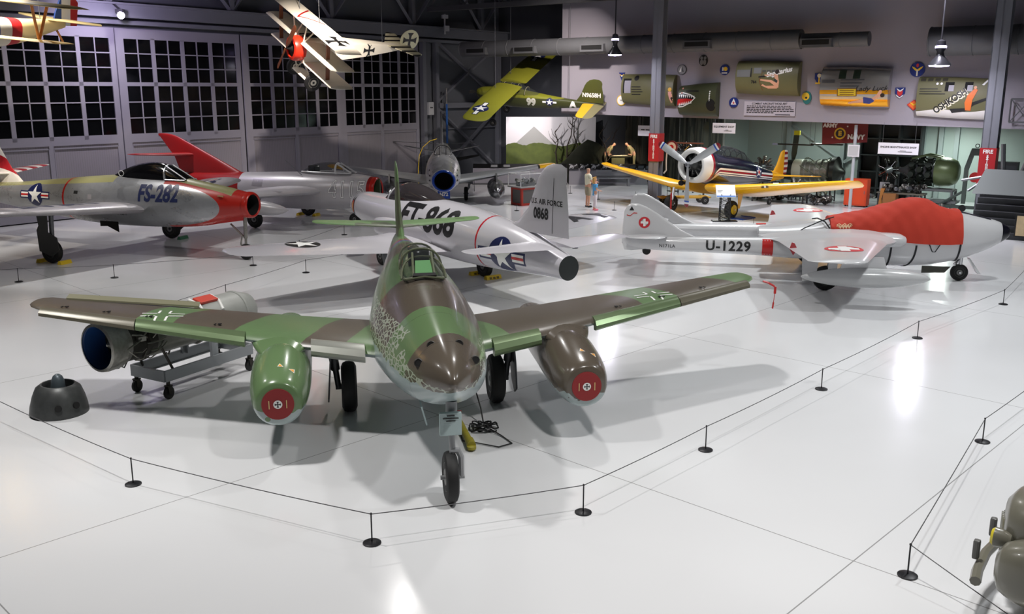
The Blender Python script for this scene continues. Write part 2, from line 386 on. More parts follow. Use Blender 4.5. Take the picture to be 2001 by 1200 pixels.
# door track girder, pipes and upper bracing
mb = MB(); lbox(mb, -34, 5.6, .0, .35, 7.86, 8.02); lbox(mb, -34, 5.6, .25, .6, 8.12, 8.62); lbox(mb, -34, 5.6, .1, .75, 8.62, 8.70); mb.build('trim_1', STL, smooth=False)['kind'] = 'structure'
mb = MB()
for s in range(-33, 6, 6):
    for k, (ds, z1) in enumerate(((2.6, 11.6), (-2.6, 11.6))): a, b = LW(s, .4, 8.7), LW(s+ds, .4, z1); mb.tube(a, b, .11, seg=4)
    lbox(mb, s-.12, s+.12, .2, .5, 8.7, 11.8)
lbox(mb, -34, 5.6, .3, .5, 10.6, 10.9); mb.build('trim_2', STL, smooth=False)['kind'] = 'structure'
mb = MB()
for s in (-2.0, -.9, 4.9): lbox(mb, s-.13, s+.13, .0, .3, 0, 8.0)
lbox(mb, -.9, 4.9, .1, .3, 4.15, 4.45); lbox(mb, -.9, 4.9, .02, .06, 2.9, 2.96)
for (a, b) in (((-.8, 4.6), (4.8, 7.9)), ((-.8, 7.9), (4.8, 4.6)), ((-.8, 4.1), (4.8, .3)), ((-.8, .3), (4.8, 4.1))): mb.tube(LW(a[0], .2, a[1]), LW(b[0], .2, b[1]), .10, seg=4)
mb.build('trim_3', STL, smooth=False)['kind'] = 'structure'
# back wall of the bays and mezzanine block
BAYW = mat('bay_wall_pale_green_grey', (168, 180, 176), .6, var=.05, vs=.6)
mb = MB(); mbox(mb, -16.2, 34, 6.5, 6.7, 0, 12); o = mb.build('wall_back', [mat('wall_back_dark', (58, 60, 66), .7)], smooth=False); o['kind'] = 'structure'
mb = MB(); mbox(mb, 1.2, 34, 6.3, 6.48, 0, 3.75); mbox(mb, 1.2, 1.3, 3.2, 6.3, 0, 3.75)
mb.build('wall_bay', BAYW, smooth=False)['kind'] = 'structure'
mb = MB()
for a in (3.6, 6.4, 9.3, 10.2, 11.0, 11.7): mbox(mb, a-.1, a+.1, 6.05, 6.3, 0, 3.75)
for (p, q) in (((3.3, 3.7), (6.6, 1.6)), ((5.8, 1.2), (8.8, 3.2)), ((7.4, 2.6), (9.9, .8))): mb.tube(MW(p[0], 6.1, p[1]), MW(q[0], 6.1, q[1]), .06, seg=4)
mb.build('trim_4', mat('bay_steel', (150, 160, 160), .5), smooth=False)['kind'] = 'structure'
def quadprism(mb, a0, a1, b0, b1, zb0, zb1, zt):
    v = [MW(a, b, (zb0 if a == a0 else zb1)) for b in (b0, b1) for a in (a0, a1)]+[MW(a, b, zt) for b in (b0, b1) for a in (a0, a1)]
    mb.add(v, [(0, 1, 5, 4), (2, 6, 7, 3), (0, 4, 6, 2), (1, 3, 7, 5), (4, 5, 7, 6), (0, 2, 3, 1)])
mb = MB(); quadprism(mb, -6.6, 26, 0, .25, 3.99, 3.52, 12.0); mb.build('wall_mezzanine', WALLM, smooth=False)['kind'] = 'structure'
mb = MB(); quadprism(mb, -6.6, 26, .25, 6.3, 4.02, 3.6, 4.2); mb.build('ceiling_bay', mat('bay_ceiling', (70, 74, 74), .8), smooth=False)['kind'] = 'structure'
mb = MB(); mbox(mb, -6.6, -6.4, .25, 6.5, 4.2, 12); mb.build('wall_mezzanine_end', WALLD, smooth=False)['kind'] = 'structure'
mb = MB(); mb.box((4, 31, 12.1), (80, 90, .2)); mb.build('ceiling', mat('ceiling_dark', (38, 39, 42), .9), smooth=False)['kind'] = 'structure'
mb = MB()
for (z0, z1) in ((9.35, 9.6), (10.7, 10.9)): mbox(mb, -14, 24, -2.15, -1.85, z0, z1)
k = -14
while k < 24: mb.tube(MW(k, -2, 9.5), MW(k+1.2, -2, 10.8), .07, seg=4); mb.tube(MW(k+1.2, -2, 10.8), MW(k+2.4, -2, 9.5), .07, seg=4); k += 2.4
for bb in (-7, -12):
    for (z0, z1) in ((10.3, 10.5), (11.4, 11.6)): mbox(mb, -13, 24, bb-.1, bb+.1, z0, z1)
mb.tube(MW(-2.5, -2.05, 10.3), MW(-.4, -2.05, 9.5), .12, seg=4)
mb.build('trim_5', STD, smooth=False)['kind'] = 'structure'
# steel columns with FIRE EXTINGUISHER signs
CSGN = mat('sign_red', (168, 34, 40), .4)
for (x, y, w_, h, z0, z1, lab) in ((6.85, 45.1, .5, 9.5, 1.9, 3.2, 'red vertical fire extinguisher sign on the steel column beside the map diorama'), (18.5, 36.75, .55, 9.6, 1.62, 3.02, 'red vertical fire extinguisher sign on the right hand steel column')):
    mb = MB()
    for (a, b, c, d) in ((0, -w_/2+.03, w_, .06), (0, w_/2-.03, w_, .06), (0, 0, .05, w_), (-w_/2+.02, 0, .04, w_)): mb.box(Vector((x, y, h/2))+RM@Vector((a, b, 0)), (c, d, h), R=RM)
    mb.box((x, y, .02), (w_+.25, w_+.25, .04), R=RM)
    mb.build('column', STL, smooth=False)['kind'] = 'structure'
    sg = thing('fire_extinguisher_sign', lab, 'sign', (0, 0, 0)); mb = MB(); mb.box(Vector((x, y, (z0+z1)/2)), (w_+.04, w_+.04, z1-z0), R=RM); p = mb.build('sign_panel', CSGN, sg, smooth=False)
    org = Vector((x, y, 0))+RM@Vector((0, -(w_+.04)/2, 0)); it = [((text2d('FIRE', .22, .004)), 0, 0)]
    v, f = text2d('FIRE', .2, .006); it = [(([(a, b+(z1-z0)/2-.14) for a, b in v], f), 0, 0)]
    for i, ch in enumerate('EXTINGUISHER'):
        v, f = text2d(ch, .12, .005); it.append((([(a, b+(z1-z0)/2-.31-i*(z1-z0-.4)/12) for a, b in v], f), 0, 0))
    decal('lettering', it, [WHITE], sg, org+Vector((0, 0, (z0+z1)/2)), RM@Vector((1, 0, 0)), (0, 0, 1))
# ventilation ducts
DUCT = mat('duct_sheet_metal', (92, 93, 96), .6, .1, var=.08)
def duct(a0, a1, b, z, r, label, grilles):
    t = thing('ventilation_duct', label, 'duct', MW((a0+a1)/2, b, 0)); L = t.location.copy(); mb = MB(); mb.tube(MW(a0, b, z)-L, MW(a1, b, z)-L, r, seg=20)
    for k in range(int((a1-a0)/1.6)+1): mb.lathe([(r, -.03), (r+.02, -.02), (r+.02, .02), (r, .03)], MW(min(a1, a0+k*1.6), b, z)-L, (.809, -.588, 0), 20, caps=(0, 0))
    mb.build('duct_tube', DUCT, t)
    for g in grilles:
        mb = MB(); mb.box(MW(g, b-r-.02, z-.12)-L, (1.35, .34, .36), R=RM); gg = mb.build('grille_box', DUCT, t, smooth=False)
        mb = MB(); mb.box(MW(g, b-r-.2, z-.1)-L, (1.15, .02, .2), R=RM); mb.build('grille_opening', DARK, gg, smooth=False)
duct(-12.5, 6.4, -.9, 7.35, .42, 'long round grey ventilation duct running above the nose art panels', (-11.2, -8.0, -3.9, 1.7))
duct(6.5, 9.3, -1.0, 7.28, .3, 'short end section of grey ventilation duct left of the lit pendant lamp', (7.2,))
duct(11.7, 19, -.9, 7.1, .56, 'wide dark ventilation duct end beside the right steel column', ())
# visible lamps
SHADE = mat('lamp_shade_metal', (70, 70, 76), .3, .6)
def pendant(x, y, z, lab, s=1.0, e=14):
    t = thing('high_bay_lamp', lab, 'lamp', (x, y, z)); mb = MB(); mb.lathe([(.03, 2.5), (.03, .95), (.16*s, .9), (.2*s, .62), (.13*s, .5), (.15*s, .38), (.2*s, .3), (.42*s, .06), (.44*s, 0)], (0, 0, 0), (0, 0, 1), 20, caps=(1, 0)); mb.build('lamp_shade', SHADE, t)
    mb = MB(); mb.lathe([(.01, .03), (.40*s, .03), (.36*s, -.03), (.01, -.06)], (0, 0, 0), (0, 0, 1), 20); mb.build('lamp_lens', mat('lamp_glow', (225, 215, 255), .4, emit=((205, 190, 255), e)), t)
    mb = MB(); mb.lathe([(.08*s, .66), (.21*s, .64), (.21*s, .72), (.08*s, .74)], (0, 0, 0), (0, 0, 1), 16); mb.build('lamp_collar', mat('lamp_glow'), t)
pendant(16.15, 36.6, 6.1, 'lit bluish pendant lamp hanging right of the nose art wall panels', .95)
pendant(4.75, 44.8, 6.78, 'small lit pendant lamp under the duct above the left nose art panel', .8)
t = thing('floodlight', 'bright purple-white floodlight on the girder above the hangar doors', 'floodlight', tuple(LW(-20.9, 1.1, 8.25))); mb = MB(); mb.box((0, 0, .06), (.3, .3, .16)); mb.tube((0, 0, .1), (-.4, .3, .4), .04); mb.build('lamp_housing', SHADE, t, smooth=False)
mb = MB(); mb.ball((.06, -.1, -.10), .15); mb.build('lamp_lens', mat('lamp_glow_w', (240, 235, 255), .4, emit=((225, 215, 255), 9)), t)
t = thing('spotlight', 'small white twin spotlight fixed on the girder right of the white triplane', 'spotlight', tuple(LW(-1.0, 1.0, 8.9))); mb = MB(); mb.box((0, 0, .35), (.34, .2, .2), rz=.4); mb.tube((0, 0, -.6), (0, 0, .5), .05); mb.box((.1, -.1, -.3), (.3, .15, .3), rz=.4); mb.build('lamp_housing', mat('lamp_grey', (170, 170, 172), .4), t, smooth=False)
mb = MB(); mb.box(LW(-1.75, .34, 4.0)-LW(-1.75, .3, 4.0), (.4, .14, .75), R=RL)
t = thing('electrical_box', 'pale grey electrical box on the wall right of the hangar doors', 'box', tuple(LW(-1.75, .3, 4.2))); t.location = LW(-1.62, .32, 4.15); mb = MB(); mb.box((0, 0, 0), (.42, .2, .72), R=RL); mb.build('box_body', mat('box_pale', (190, 192, 194), .5), t, smooth=False); mb = MB(); mb.box(RL@Vector((0, .11, .05)), (.22, .02, .06), R=RL); mb.build('nameplate', STD, t, smooth=False)
t = thing('aerial_probe', 'blue and silver slender probe hanging upright beside the wall column', 'pole', tuple(LW(-.5, .6, 3.2))); mb = MB(); mb.tube((0, 0, -1.1), (0, 0, 1.2), .06); mb.build('probe_body', mat('probe_blue', (40, 96, 170), .35), t); mb = MB(); mb.tube((0, 0, 1.2), (0, 0, 2.1), .045); mb.build('probe_tip', ALLOY, t); mb = MB(); mb.tube((0, 0, -1.1), (0, 0, -2.3), .05); mb.build('probe_mount', ALLOY, t)
# ---------------------------------------------------------------- twin jet fighter in green and brown camouflage (foreground)
R_M = math.radians
GRN = (98, 124, 84); BRN = (90, 82, 72); SKY = (158, 172, 172)
def camo_fus(t, col):
    g, b, s = lin(GRN), lin(BRN), lin(SKY); v = t.lincomb(1, .25, -.15, .35, .55)
    m = t.mx(t.gt(v, -.95), t.mul(t.lt(v, -2.1), t.gt(v, -3.9))); m = t.mx(m, t.mul(t.lt(v, -6.2), t.gt(v, -7.4)))
    top = t.mix(m, g, b)
    # mottled sides: ink rings over pale grey
    vo = t.new('ShaderNodeTexVoronoi'); vo.inputs['Scale'].default_value = 8.5; vo.feature = 'DISTANCE_TO_EDGE'; mp = t.new('ShaderNodeMapping'); mp.inputs['Rotation'].default_value = (0, R_M(-38), 0); mp.inputs['Scale'].default_value = (.75, .9, 1.9); t.link(t.coord(), mp.inputs[0]); t.link(mp.outputs[0], vo.inputs['Vector']); d = vo.outputs['Distance']
    ring = t.math('LESS_THAN', d, .10); side = t.mix(ring, top, tuple(c*1.1 for c in lin((158, 166, 150))))
    z0 = t.math('MULTIPLY_ADD', t.x[0], .045, 1.62)
    zz = t.math('SUBTRACT', t.x[2], z0); ay = t.math('ABSOLUTE', t.x[1])
    sidemask = t.lt(t.math('ADD', zz, t.math('MULTIPLY', t.noise(2.5, 1), .3)), t.math('MINIMUM', .34, t.math('MULTIPLY_ADD', t.x[0], -.14, .17))); nose_clear = t.lt(t.x[0], -.2)
    # on the starboard side the mottle climbs higher behind the nose
    stb = t.mul(t.lt(t.x[1], 0), t.lt(t.x[0], -1.2)); sidemask = t.mx(sidemask, t.mul(stb, t.lt(zz, .42)))
    out = t.mix(sidemask, top, side)
    low = t.math('ADD', zz, t.math('MULTIPLY', t.noise(6, 1), .14)); out = t.mix(t.lt(low, .02), out, s)
    rd = t.rng(0, -7.75, -7.55); bl = t.rng(0, -7.55, -7.3); out = t.mix(rd, out, lin((190, 60, 60))); out = t.mix(bl, out, lin((70, 90, 160)))
    line = t.mx(t.rng(0, -1.53, -1.52), t.mx(t.rng(0, -.36, -.352), t.rng(0, -2.9, -2.89))); return t.mix(t.math('MULTIPLY', line, .5), out, (.02, .02, .02))
def camo_wing(t, col):
    g, b, s = lin(GRN), lin(BRN), lin(SKY); t.coord(); u = t.lincomb(-.35, 1, 0, .25, .6)  # slanted bands, port y>0
    m = None
    for lo, hi in ((2.3, 5.15), (6.05, 7.4)): r = t.mul(t.gt(u, lo), t.lt(u, hi)); m = r if m is None else t.mx(m, r)
    us = t.lincomb(.35, 1, 0, .25, .6)
    for lo, hi in ((-2.9, -2.2), (-5.3, -4.2), (-8.6, -6.0)): m = t.mx(m, t.mul(t.gt(us, lo), t.lt(us, hi)))
    out = t.mix(m, g, b)
    geo = t.new('ShaderNodeNewGeometry'); tr = t.new('ShaderNodeVectorTransform'); tr.vector_type = 'NORMAL'; tr.convert_from = 'WORLD'; tr.convert_to = 'OBJECT'; t.link(geo.outputs['Normal'], tr.inputs[0])
    sp = t.new('ShaderNodeSeparateXYZ'); t.link(tr.outputs[0], sp.inputs[0]); return t.mix(t.lt(sp.outputs[2], -.25), out, s)
def camo_nac(brown):
    def f(t, col):
        a = lin(BRN if brown else GRN); s = lin(SKY); t.coord(); z = t.math('ADD', t.x[2], t.math('MULTIPLY', t.noise(5, 1), .25)); vo = t.new('ShaderNodeTexVoronoi'); vo.inputs['Scale'].default_value = 6.5; t.vec(vo, None)
        blot = t.mul(t.lt(vo.outputs['Distance'], .28), t.gt(z, .74)); low = t.lt(z, .92); out = t.mix(low, a, s); return t.mix(t.mul(low, blot), out, a)
    return f
CF = mat('camouflage_fuselage_paint', GRN, .24, fn=camo_fus, coat=.25); CW = mat('camouflage_wing_paint', GRN, .33, fn=camo_wing, var=.15, vs=9)
CNB = mat('camouflage_nacelle_brown', BRN, .24, fn=camo_nac(1), coat=.3); CNG = mat('camouflage_nacelle_green', GRN, .24, fn=camo_nac(0), coat=.3)
CTL = mat('camouflage_tail_paint', (104, 134, 88), .4, fn=lambda t, c: t.mix(t.gt(t.noise(1.4, 2), .56), c, lin((88, 96, 74))))
SLATG = mat('slat_green_metal', (112, 132, 96), .3, .45, var=.12); SLATM = mat('slat_bare_brown_metal', (104, 100, 86), .32, .25, var=.12); SLAT_LIT = mat('slat_highlight_silver', (166, 168, 160), .28, .5, var=.12); FRAME = mat('canopy_frame_green', (98, 104, 82), .4); BOXG = mat('pale_blue_grey_box', (172, 190, 190), .5)  # brighter silver paints a highlight onto the inner starboard slat
me = thing('twin_engine_jet_fighter', 'green and brown camouflaged twin-engine jet fighter with red discs in its engine intakes', 'airplane', (-.794, 11.315, 0), math.radians(-79.5))
def cannon(mb): pass
F = fuselage('fuselage', [(.53, 1.745, .005, .005, .005), (.50, 1.745, .06, .06, .06), (.38, 1.74, .145, .15, .15), (.12, 1.71, .29, .27, .29), (-.35, 1.62, .46, .43, .42), (-1.0, 1.54, .62, .58, .47), (-2.0, 1.47, .77, .73, .52), (-3.0, 1.43, .86, .86, .54), (-4, 1.42, .86, .93, .54), (-5.2, 1.46, .77, .92, .52), (-6.5, 1.55, .6, .78, .47), (-8, 1.68, .38, .55, .38), (-9.3, 1.8, .2, .34, .26), (-10.1, 1.9, .05, .14, .14)], CF, me, n=2.15, tri=.20)
# gun ports, black ovals above the nose
for (x, y) in ((-.40, .18), (-.40, -.18), (-.20, .365), (-.20, -.365)):
    z = {.18: 2.0, .365: 1.83}[abs(y)]; mb = MB(); s = .0
    nrm = Vector((.55, y*.9, .75)).normalized(); c = Vector((x, y, z)); mb.lathe([(.055, -.12), (.058, .012), (.046, .018), (.043, -.03)], c, Vector((.85, .1*(1 if y > 0 else -1), .34)), 14, caps=(0, 0)); 
    g = mb.build('gun_port', mat('gun_port_rim', (46, 44, 40), .5), me); mb = MB(); mb.lathe([(.045, .0), (.045, .012)], c, Vector((.85, .1*(1 if y > 0 else -1), .34)), 14); mb.build('gun_barrel', DARK, g)
# canopy
cn = [(-3.20, 2.30, .34, .02, .05), (-3.36, 2.30, .345, .15, .05), (-3.62, 2.32, .345, .30, .05), (-3.9, 2.32, .34, .36, .05), (-4.3, 2.34, .33, .36, .05), (-4.7, 2.34, .29, .28, .05), (-5.1, 2.33, .22, .16, .05), (-5.5, 2.32, .1, .05, .05)]
cp = fuselage('canopy', cn, GLASS, me, n=2.4, seg=28)
mb = MB()
def arch(x, hw, zb, ht, xt=None, r=.018, n=2.4):
    pts = []
    for i in range(13): a = PI*i/12; c, s = math.cos(a), math.sin(a); pts.append((x+(xt or 0)*s, hw*math.copysign(abs(c)**(2/n), c), zb+ht*abs(s)**(2/n)))
    mb.path(pts, r, 6)
arch(-3.30, .35, 2.30, .30, -.34); arch(-3.86, .345, 2.32, .37); arch(-4.62, .30, 2.34, .31)
for s in (-1, 1): mb.path([(-3.18, s*.30, 2.31), (-3.6, s*.35, 2.33), (-4.6, s*.30, 2.37), (-5.4, s*.10, 2.36)], .02, 6); mb.path([(-3.19, s*.17, 2.32), (-3.62, s*.15, 2.66)], .02, 6)
mb.path([(-3.17, -.3, 2.32), (-3.15, 0, 2.36), (-3.17, .3, 2.32)], .02, 6); mb.build('canopy_frame', FRAME, cp)
mb = MB(); mb.prism([(-.14, .0), (.14, .0), (.12, .33), (-.12, .33)], (-3.22, 0, 2.36), (0, 1, 0), (-.42, 0, .30), .02); mb.build('armoured_windscreen', mat('green_tinted_glass', (110, 160, 110), .08), cp, smooth=False)
mb = MB(); mb.prism([(-.19, -.06), (.19, -.06), (.17, .0), (-.17, .0)], (-3.2, 0, 2.40), (0, 1, 0), (-.42, 0, .30), .03); mb.box((-4.25, 0, 2.46), (.16, .34, .34)); mb.build('gunsight', BLACK, cp, smooth=False)
mb = MB(); mb.lathe([(.035, 0), (.035, .02), (.02, .025)], (-2.92, .02, 2.255), (.25, 0, 1), 12); mb.build('fuel_cap', BLACK, me)
# wings, slats, nacelles
Ws = {}
for s in (1, -1):
    secs = [(-2.35, .55, 1.30, 2.30, .125, 0), (-2.95, 2.2, 1.42, 1.95, .12, 0), (-4.62, 6.0, 1.72, .98, .10, 0)]
    wg = wing('wing', secs, CW, me, s, tip=.38, camber=.3); Ws[s] = wg
    def le(y): f = (y-.55)/1.65 if y < 2.2 else 1+(y-2.2)/3.8; i = 0 if y < 2.2 else 1; a, b = secs[i], secs[i+1]; g = f-i; return a[0]+(b[0]-a[0])*g, a[2]+(b[2]-a[2])*g, a[3]+(b[3]-a[3])*g
    for (y0, y1, m_) in ((.98, 1.78, SLATG if s > 0 else SLAT_LIT), (2.78, 4.5, SLATG), (4.52, 6.1, SLATM)):
        mb = MB(); rs = []
        for k in range(5):
            y = y0+(y1-y0)*k/4; x, z, c = le(y); h = c*.055+.02; L = .13*c+.05; prof = [(-L, h*.95), (-L*.5, h*1.05), (-.01, h*.75), (.055, .02), (.06, -.03), (.02, -h*.55), (-L*.35, -h*.7), (-L*.4, -h*.2), (-L*.9, h*.7)]
            rs.append([Vector((x+.08+a, s*y, z-.035+b)) for a, b in prof])
        mb.rings(rs); mb.build('slat', m_, wg, ang=30)
    mb = MB(); 
    for y in ((3.3, 4.2, 5.1) if s > 0 else (3.2, 4.3, 5.0, 5.7)): x, z, c = le(y); mb.box((x-.14*c-.04, s*y, z+c*.062+.008), (.05, .05, .012), rz=.4*s); mb.box((x-.14*c-.04, s*(y+.07), z+c*.062+.008), (.05, .02, .012), rz=.4*s)
    mb.build('slat_hinge_slot', INK, wg, smooth=False)
    if s < 0: mb = MB(); mb.rings([[Vector((x+dx, -y, z+dz)) for dx, dz in ((0, 0), (0, .03), (-.20, .06), (-.20, .045))] for x, y, z in ((-5.05, 3.7, 1.58), (-5.42, 5.9, 1.73))]); mb.build('aileron', mat('aileron_khaki', (128, 126, 104), .4), wg)
    yc = 2.23
    n_ = fuselage('engine_nacelle', [(-1.60, .92, .235, .235, .235), (-1.62, .92, .30, .30, .30), (-1.75, .93, .36, .36, .37), (-2.1, .96, .42, .42, .43), (-2.7, 1.0, .445, .47, .44), (-3.2, 1.02, .44, .42, .43), (-4.3, 1.04, .42, .36, .40), (-5.2, 1.06, .35, .27, .33), (-5.7, 1.06, .27, .22, .25)], CNB if s > 0 else CNG, me, n=2.1, yc=s*yc, seg=36)
    mb = MB(); mb.tube((-1.68, s*yc, .92), (-1.585, s*yc, .92), .225, seg=32); cpz = mb.build('intake_cover', mat('intake_cover_red', (140, 28, 30), .5), n_)
    it = [(circ(.062, 20), 1, 0), (patee(.042, .006, .018), 2, 1)]+[(rect(q*.12-.006, -.06, q*.12+.006, .06), 0, 1) for q in (-1, 1)]
    decal('cover_marking', it, [mat('faded_yellow', (214, 190, 130), .5), WHITE, INK], cpz, (-1.583, s*yc, .92), (0, 1, 0), (0, 0, 1))
    it = []
    for (dx, rr) in ((-.02, -.25), (.16, .5)):
        tri = [(.055*math.sin(rr+k*2*PI/3)+dx, .055*math.cos(rr+k*2*PI/3)-(.03 if dx > .1 else 0)) for k in range(3)]; it.append((tri, 1, 0)); it.append(([(a*.72+dx*.28, b*.72-(.008 if dx > .1 else 0)) for a, b in tri], 0, 1))
    decal('warning_triangle', it, [mat('triangle_orange', (230, 160, 50), .5), WHITE], n_, (-1.88, s*yc+(.02 if s > 0 else .03), 1.5), (.35, 1, -.15), (-.75, 0, .65), [n_], off=.004, cell=.05)
    mb = MB(); mb.tube((-3.05, s*yc+.27, 1.34), (-2.98, s*yc+.33, 1.43), .035, seg=10); mb.build('oil_filler', INK, n_)
    # pylon fillet between nacelle and wing leading edge
    fuselage('nacelle_fairing', [(-2.25, 1.33, .10, .02, .05), (-2.6, 1.35, .26, .07, .1), (-3.0, 1.38, .40, .11, .15), (-3.5, 1.40, .50, .12, .15), (-4.2, 1.38, .46, .09, .15), (-4.9, 1.32, .3, .05, .15), (-5.4, 1.22, .1, .03, .1)], CNB if s > 0 else CNG, n_, yc=s*yc, seg=24)
    # balkenkreuz
    it = []
    a, g, L = .10, .035, .23
    for k in range(4):
        c_, s_ = math.cos(k*PI/2), math.sin(k*PI/2)
        for poly in (rect(a-g, a, a, a+L), rect(a, a-g, a+L, a)): it.append(([(x*c_-y*s_, x*s_+y*c_) for x, y in poly], 0, 0))
    decal('wing_cross', it, [WHITE], wg, (-4.27, s*4.15, 1.9), (.25*s*-1, -s*-1, 0) if False else (0, 1, 0), (-1, 0, 0), [wg], off=.006)
# tail
fin('tail_fin', [(-8.15, 2.1, 1.9, .09), (-8.9, 2.6, 1.35, .09), (-9.33, 3.45, .85, .08)], CTL, me, tipr=.22)
for s in (1, -1): wing('horizontal_stabilizer', [(-8.95, .05, 2.32, 1.05, .09), (-9.5, 1.65, 2.36, .62, .08)], CTL, me, s, tip=.22, camber=0)
# landing gear
GSTR = mat('gear_strut_grey', (70, 72, 74), .4, .4); DOORG = mat('gear_door_grey', (60, 62, 66), .5)
g = MB(); g.tube((-.05, .03, 1.35), (-.03, .02, .98), .075); g.tube((-.03, .02, .98), (0, .03, .66), .04, seg=12); nl = g.build('nose_gear_leg', GREYP, me)
g = MB(); g.path([(.0, .0, .70), (.0, .10, .69), (.0, .14, .60), (.0, .145, .33)], [.05, .045, .04, .035], 8); g.tube((0, -.13, .33), (0, .18, .33), .03); g.build('wheel_fork', GREYP, nl)
wheel('wheel', (0, 0, .335), .335, .17, nl)
mb = MB(); mb.box((.08, 0, 1.09), (.07, .28, .30)); bx = mb.build('sign_box', BOXG, nl, smooth=False, bevel=.008)
it = [(rect(-.05, .07, .05, .085), 0, 0), (rect(-.10, .035, .10, .05), 0, 0), (rect(-.06, .0, .06, .015), 0, 0)]; decal('sign_text', it, [INK], bx, (.118, 0, 1.13), (0, 1, 0), (0, 0, 1))
mb = MB(); mb.prism([(-.5, 0), (.25, 0), (.1, -.32), (-.45, -.18)], (-.55, -.33, 1.2), (1, 0, 0), (0, -.25, 1), .02); mb.build('nose_gear_door', BOXG, me, smooth=False)
for s in (1, -1):
    g = MB(); g.tube((-3.8, s*1.52, 1.32), (-3.82, s*1.44, .72), .085, .075); g.tube((-3.82, s*1.44, .72), (-3.82, s*1.40, .40), .05); g.tube((-3.82, s*1.18, .42), (-3.82, s*1.45, .42), .045); lg = g.build('main_gear_leg', GSTR, me)
    wheel('wheel', (-3.82, s*1.23, .42), .42, .25, lg)
    mb = MB(); mb.prism([(-.26, .45), (.26, .45), (.28, 0), (.18, -.45), (-.05, -.58), (-.24, -.40), (-.3, 0)], (-3.82, s*1.53, .72), (1, 0, 0), (0, s*-.08, 1), .025); mb.build('wheel_cover', DOORG, lg, smooth=False)
    mb = MB(); mb.prism([(-.35, .5), (.28, .5), (.1, 0), (-.1, -.18)], (-3.7, s*1.95, .85), (1, 0, 0), (0, s*-.1, 1), .03); mb.build('gear_door', DOORG, me, smooth=False)
# red pitot ribbon at the port wing tip
t = thing('remove_before_flight_ribbon', 'red ribbon hanging from the far right wing tip of the camouflaged jet', 'ribbon', tuple(world(me, (-4.6, 6.38, 1.76)))); mb = MB()
mb.path([(0, 0, 0), (.10, 0, -.03), (.22, 0, -.10)], .02, 6); mb.box((.235, 0, -.17), (.04, .03, .13)); mb.build('pitot_cover', RED, t, smooth=False); mb = MB(); mb.tube((.235, 0, -.23), (.22, 0, -.40), .006); mb.tube((.22, 0, -.40), (.21, 0, -.52), .015); mb.build('streamer', RED, t)
# ---------------------------------------------------------------- jet engine on its wheeled dolly
DOL = mat('dolly_silver_paint', (150, 154, 158), .4, .3)
e = thing('jet_engine', 'slender turbojet with a blue-lined open intake lying on a wheeled dolly', 'engine', (-5.96, 16.2, 0), math.radians(-119)); e.scale = (.86, 1, 1); Z = 1.10
def eng_nac(r): return r
# local x points to the intake
mb = MB(); mb.lathe([(.36, 1.95), (.405, 1.93), (.42, 1.84), (.41, 1.6), (.38, 1.58), (.36, 1.45)], (0, 0, Z), (1, 0, 0), 36, caps=(0, 0)); mb.build('intake_ring', ALLOY, e)
mb = MB(); mb.lathe([(.40, 1.93), (.36, 1.9), (.33, 1.5), (.33, 1.3)], (0, 0, Z), (1, 0, 0), 36, caps=(0, 1)); it_ = mb.build('intake_lining', mat('intake_blue', (24, 60, 110), .45, emit=None), e)
mb = MB(); mb.lathe([(.02, 1.72), (.10, 1.6), (.13, 1.35)], (0, 0, Z), (1, 0, 0), 20); mb.build('starter_cone', ALLOY, it_)
mb = MB(); mb.lathe([(.33, 1.45), (.35, 1.4), (.35, 1.1), (.40, 1.08), (.40, 1.02), (.36, 1.0), (.36, .85)], (0, 0, Z), (1, 0, 0), 36); mb.build('accessory_section', BRONZE, e)
mb = MB(); mb.lathe([(.36, .85), (.37, .8), (.37, -.35), (.40, -.36), (.40, -.44), (.36, -.46)], (0, 0, Z), (1, 0, 0), 12); mb.build('combustion_casing', mat('casing_grey_metal', (112, 112, 104), .35, .5, var=.35, vs=6), e)
mb = MB(); mb.lathe([(.36, -.44), (.38, -.6), (.38, -1.5), (.36, -1.7), (.30, -1.95), (.26, -2.0)], (0, 0, Z), (1, 0, 0), 36); mb.lathe([(.385, -1.62), (.395, -1.6), (.395, -1.57), (.385, -1.55)], (0, 0, Z), (1, 0, 0), 36); mb.build('exhaust_casing', mat('exhaust_pale_grey', (158, 160, 156), .5, .1, var=.15, vs=3), e)
mb = MB(); random.seed(3)
for k in range(26):
    a = random.uniform(0, 2*PI); x0 = random.uniform(.2, 1.3); x1 = x0+random.uniform(.15, .5); a1 = a+random.uniform(-.6, .6); R_ = .40
    mb.path([(x0, R_*math.cos(a), Z+R_*math.sin(a)), ((x0+x1)/2, (R_+.06)*math.cos((a+a1)/2), Z+(R_+.06)*math.sin((a+a1)/2)), (x1, R_*math.cos(a1), Z+R_*math.sin(a1))], random.uniform(.008, .018), 6)
mb.build('pipework', mat('pipe_metal', (130, 128, 120), .3, .8), e)
for k in range(16): a = random.uniform(.2, 2.8); x0 = random.uniform(.35, 1.35); mb = MB(); mb.box((x0, .40*math.cos(a), Z+.42*math.sin(a)), (random.uniform(.06, .16), random.uniform(.05, .12), random.uniform(.05, .12)), rz=random.uniform(0, 3)); mb.build('accessory_box', (BRONZE, ALLOY)[k % 2], e, smooth=False, bevel=.008)
mb = MB(); mb.path([(-1.0, -.05, Z+.40), (-.95, .2, Z+.34), (-.9, .34, Z+.2)], .03, 8); mb.path([(-.4, -.05, Z+.41), (-.4, .2, Z+.35), (-.4, .34, Z+.2)], .03, 8); mb.build('mounting_arch', WHITE, e); mb = MB(); mb.prism([(-.24, -.1), (.24, -.1), (.24, .12), (-.24, .12)], (-.7, .08, Z+.39), (1, 0, 0), (0, 1, -.3), .05); mb.build('red_tank_cover', mat('tank_red', (196, 66, 50), .5), e, smooth=False, bevel=.01)
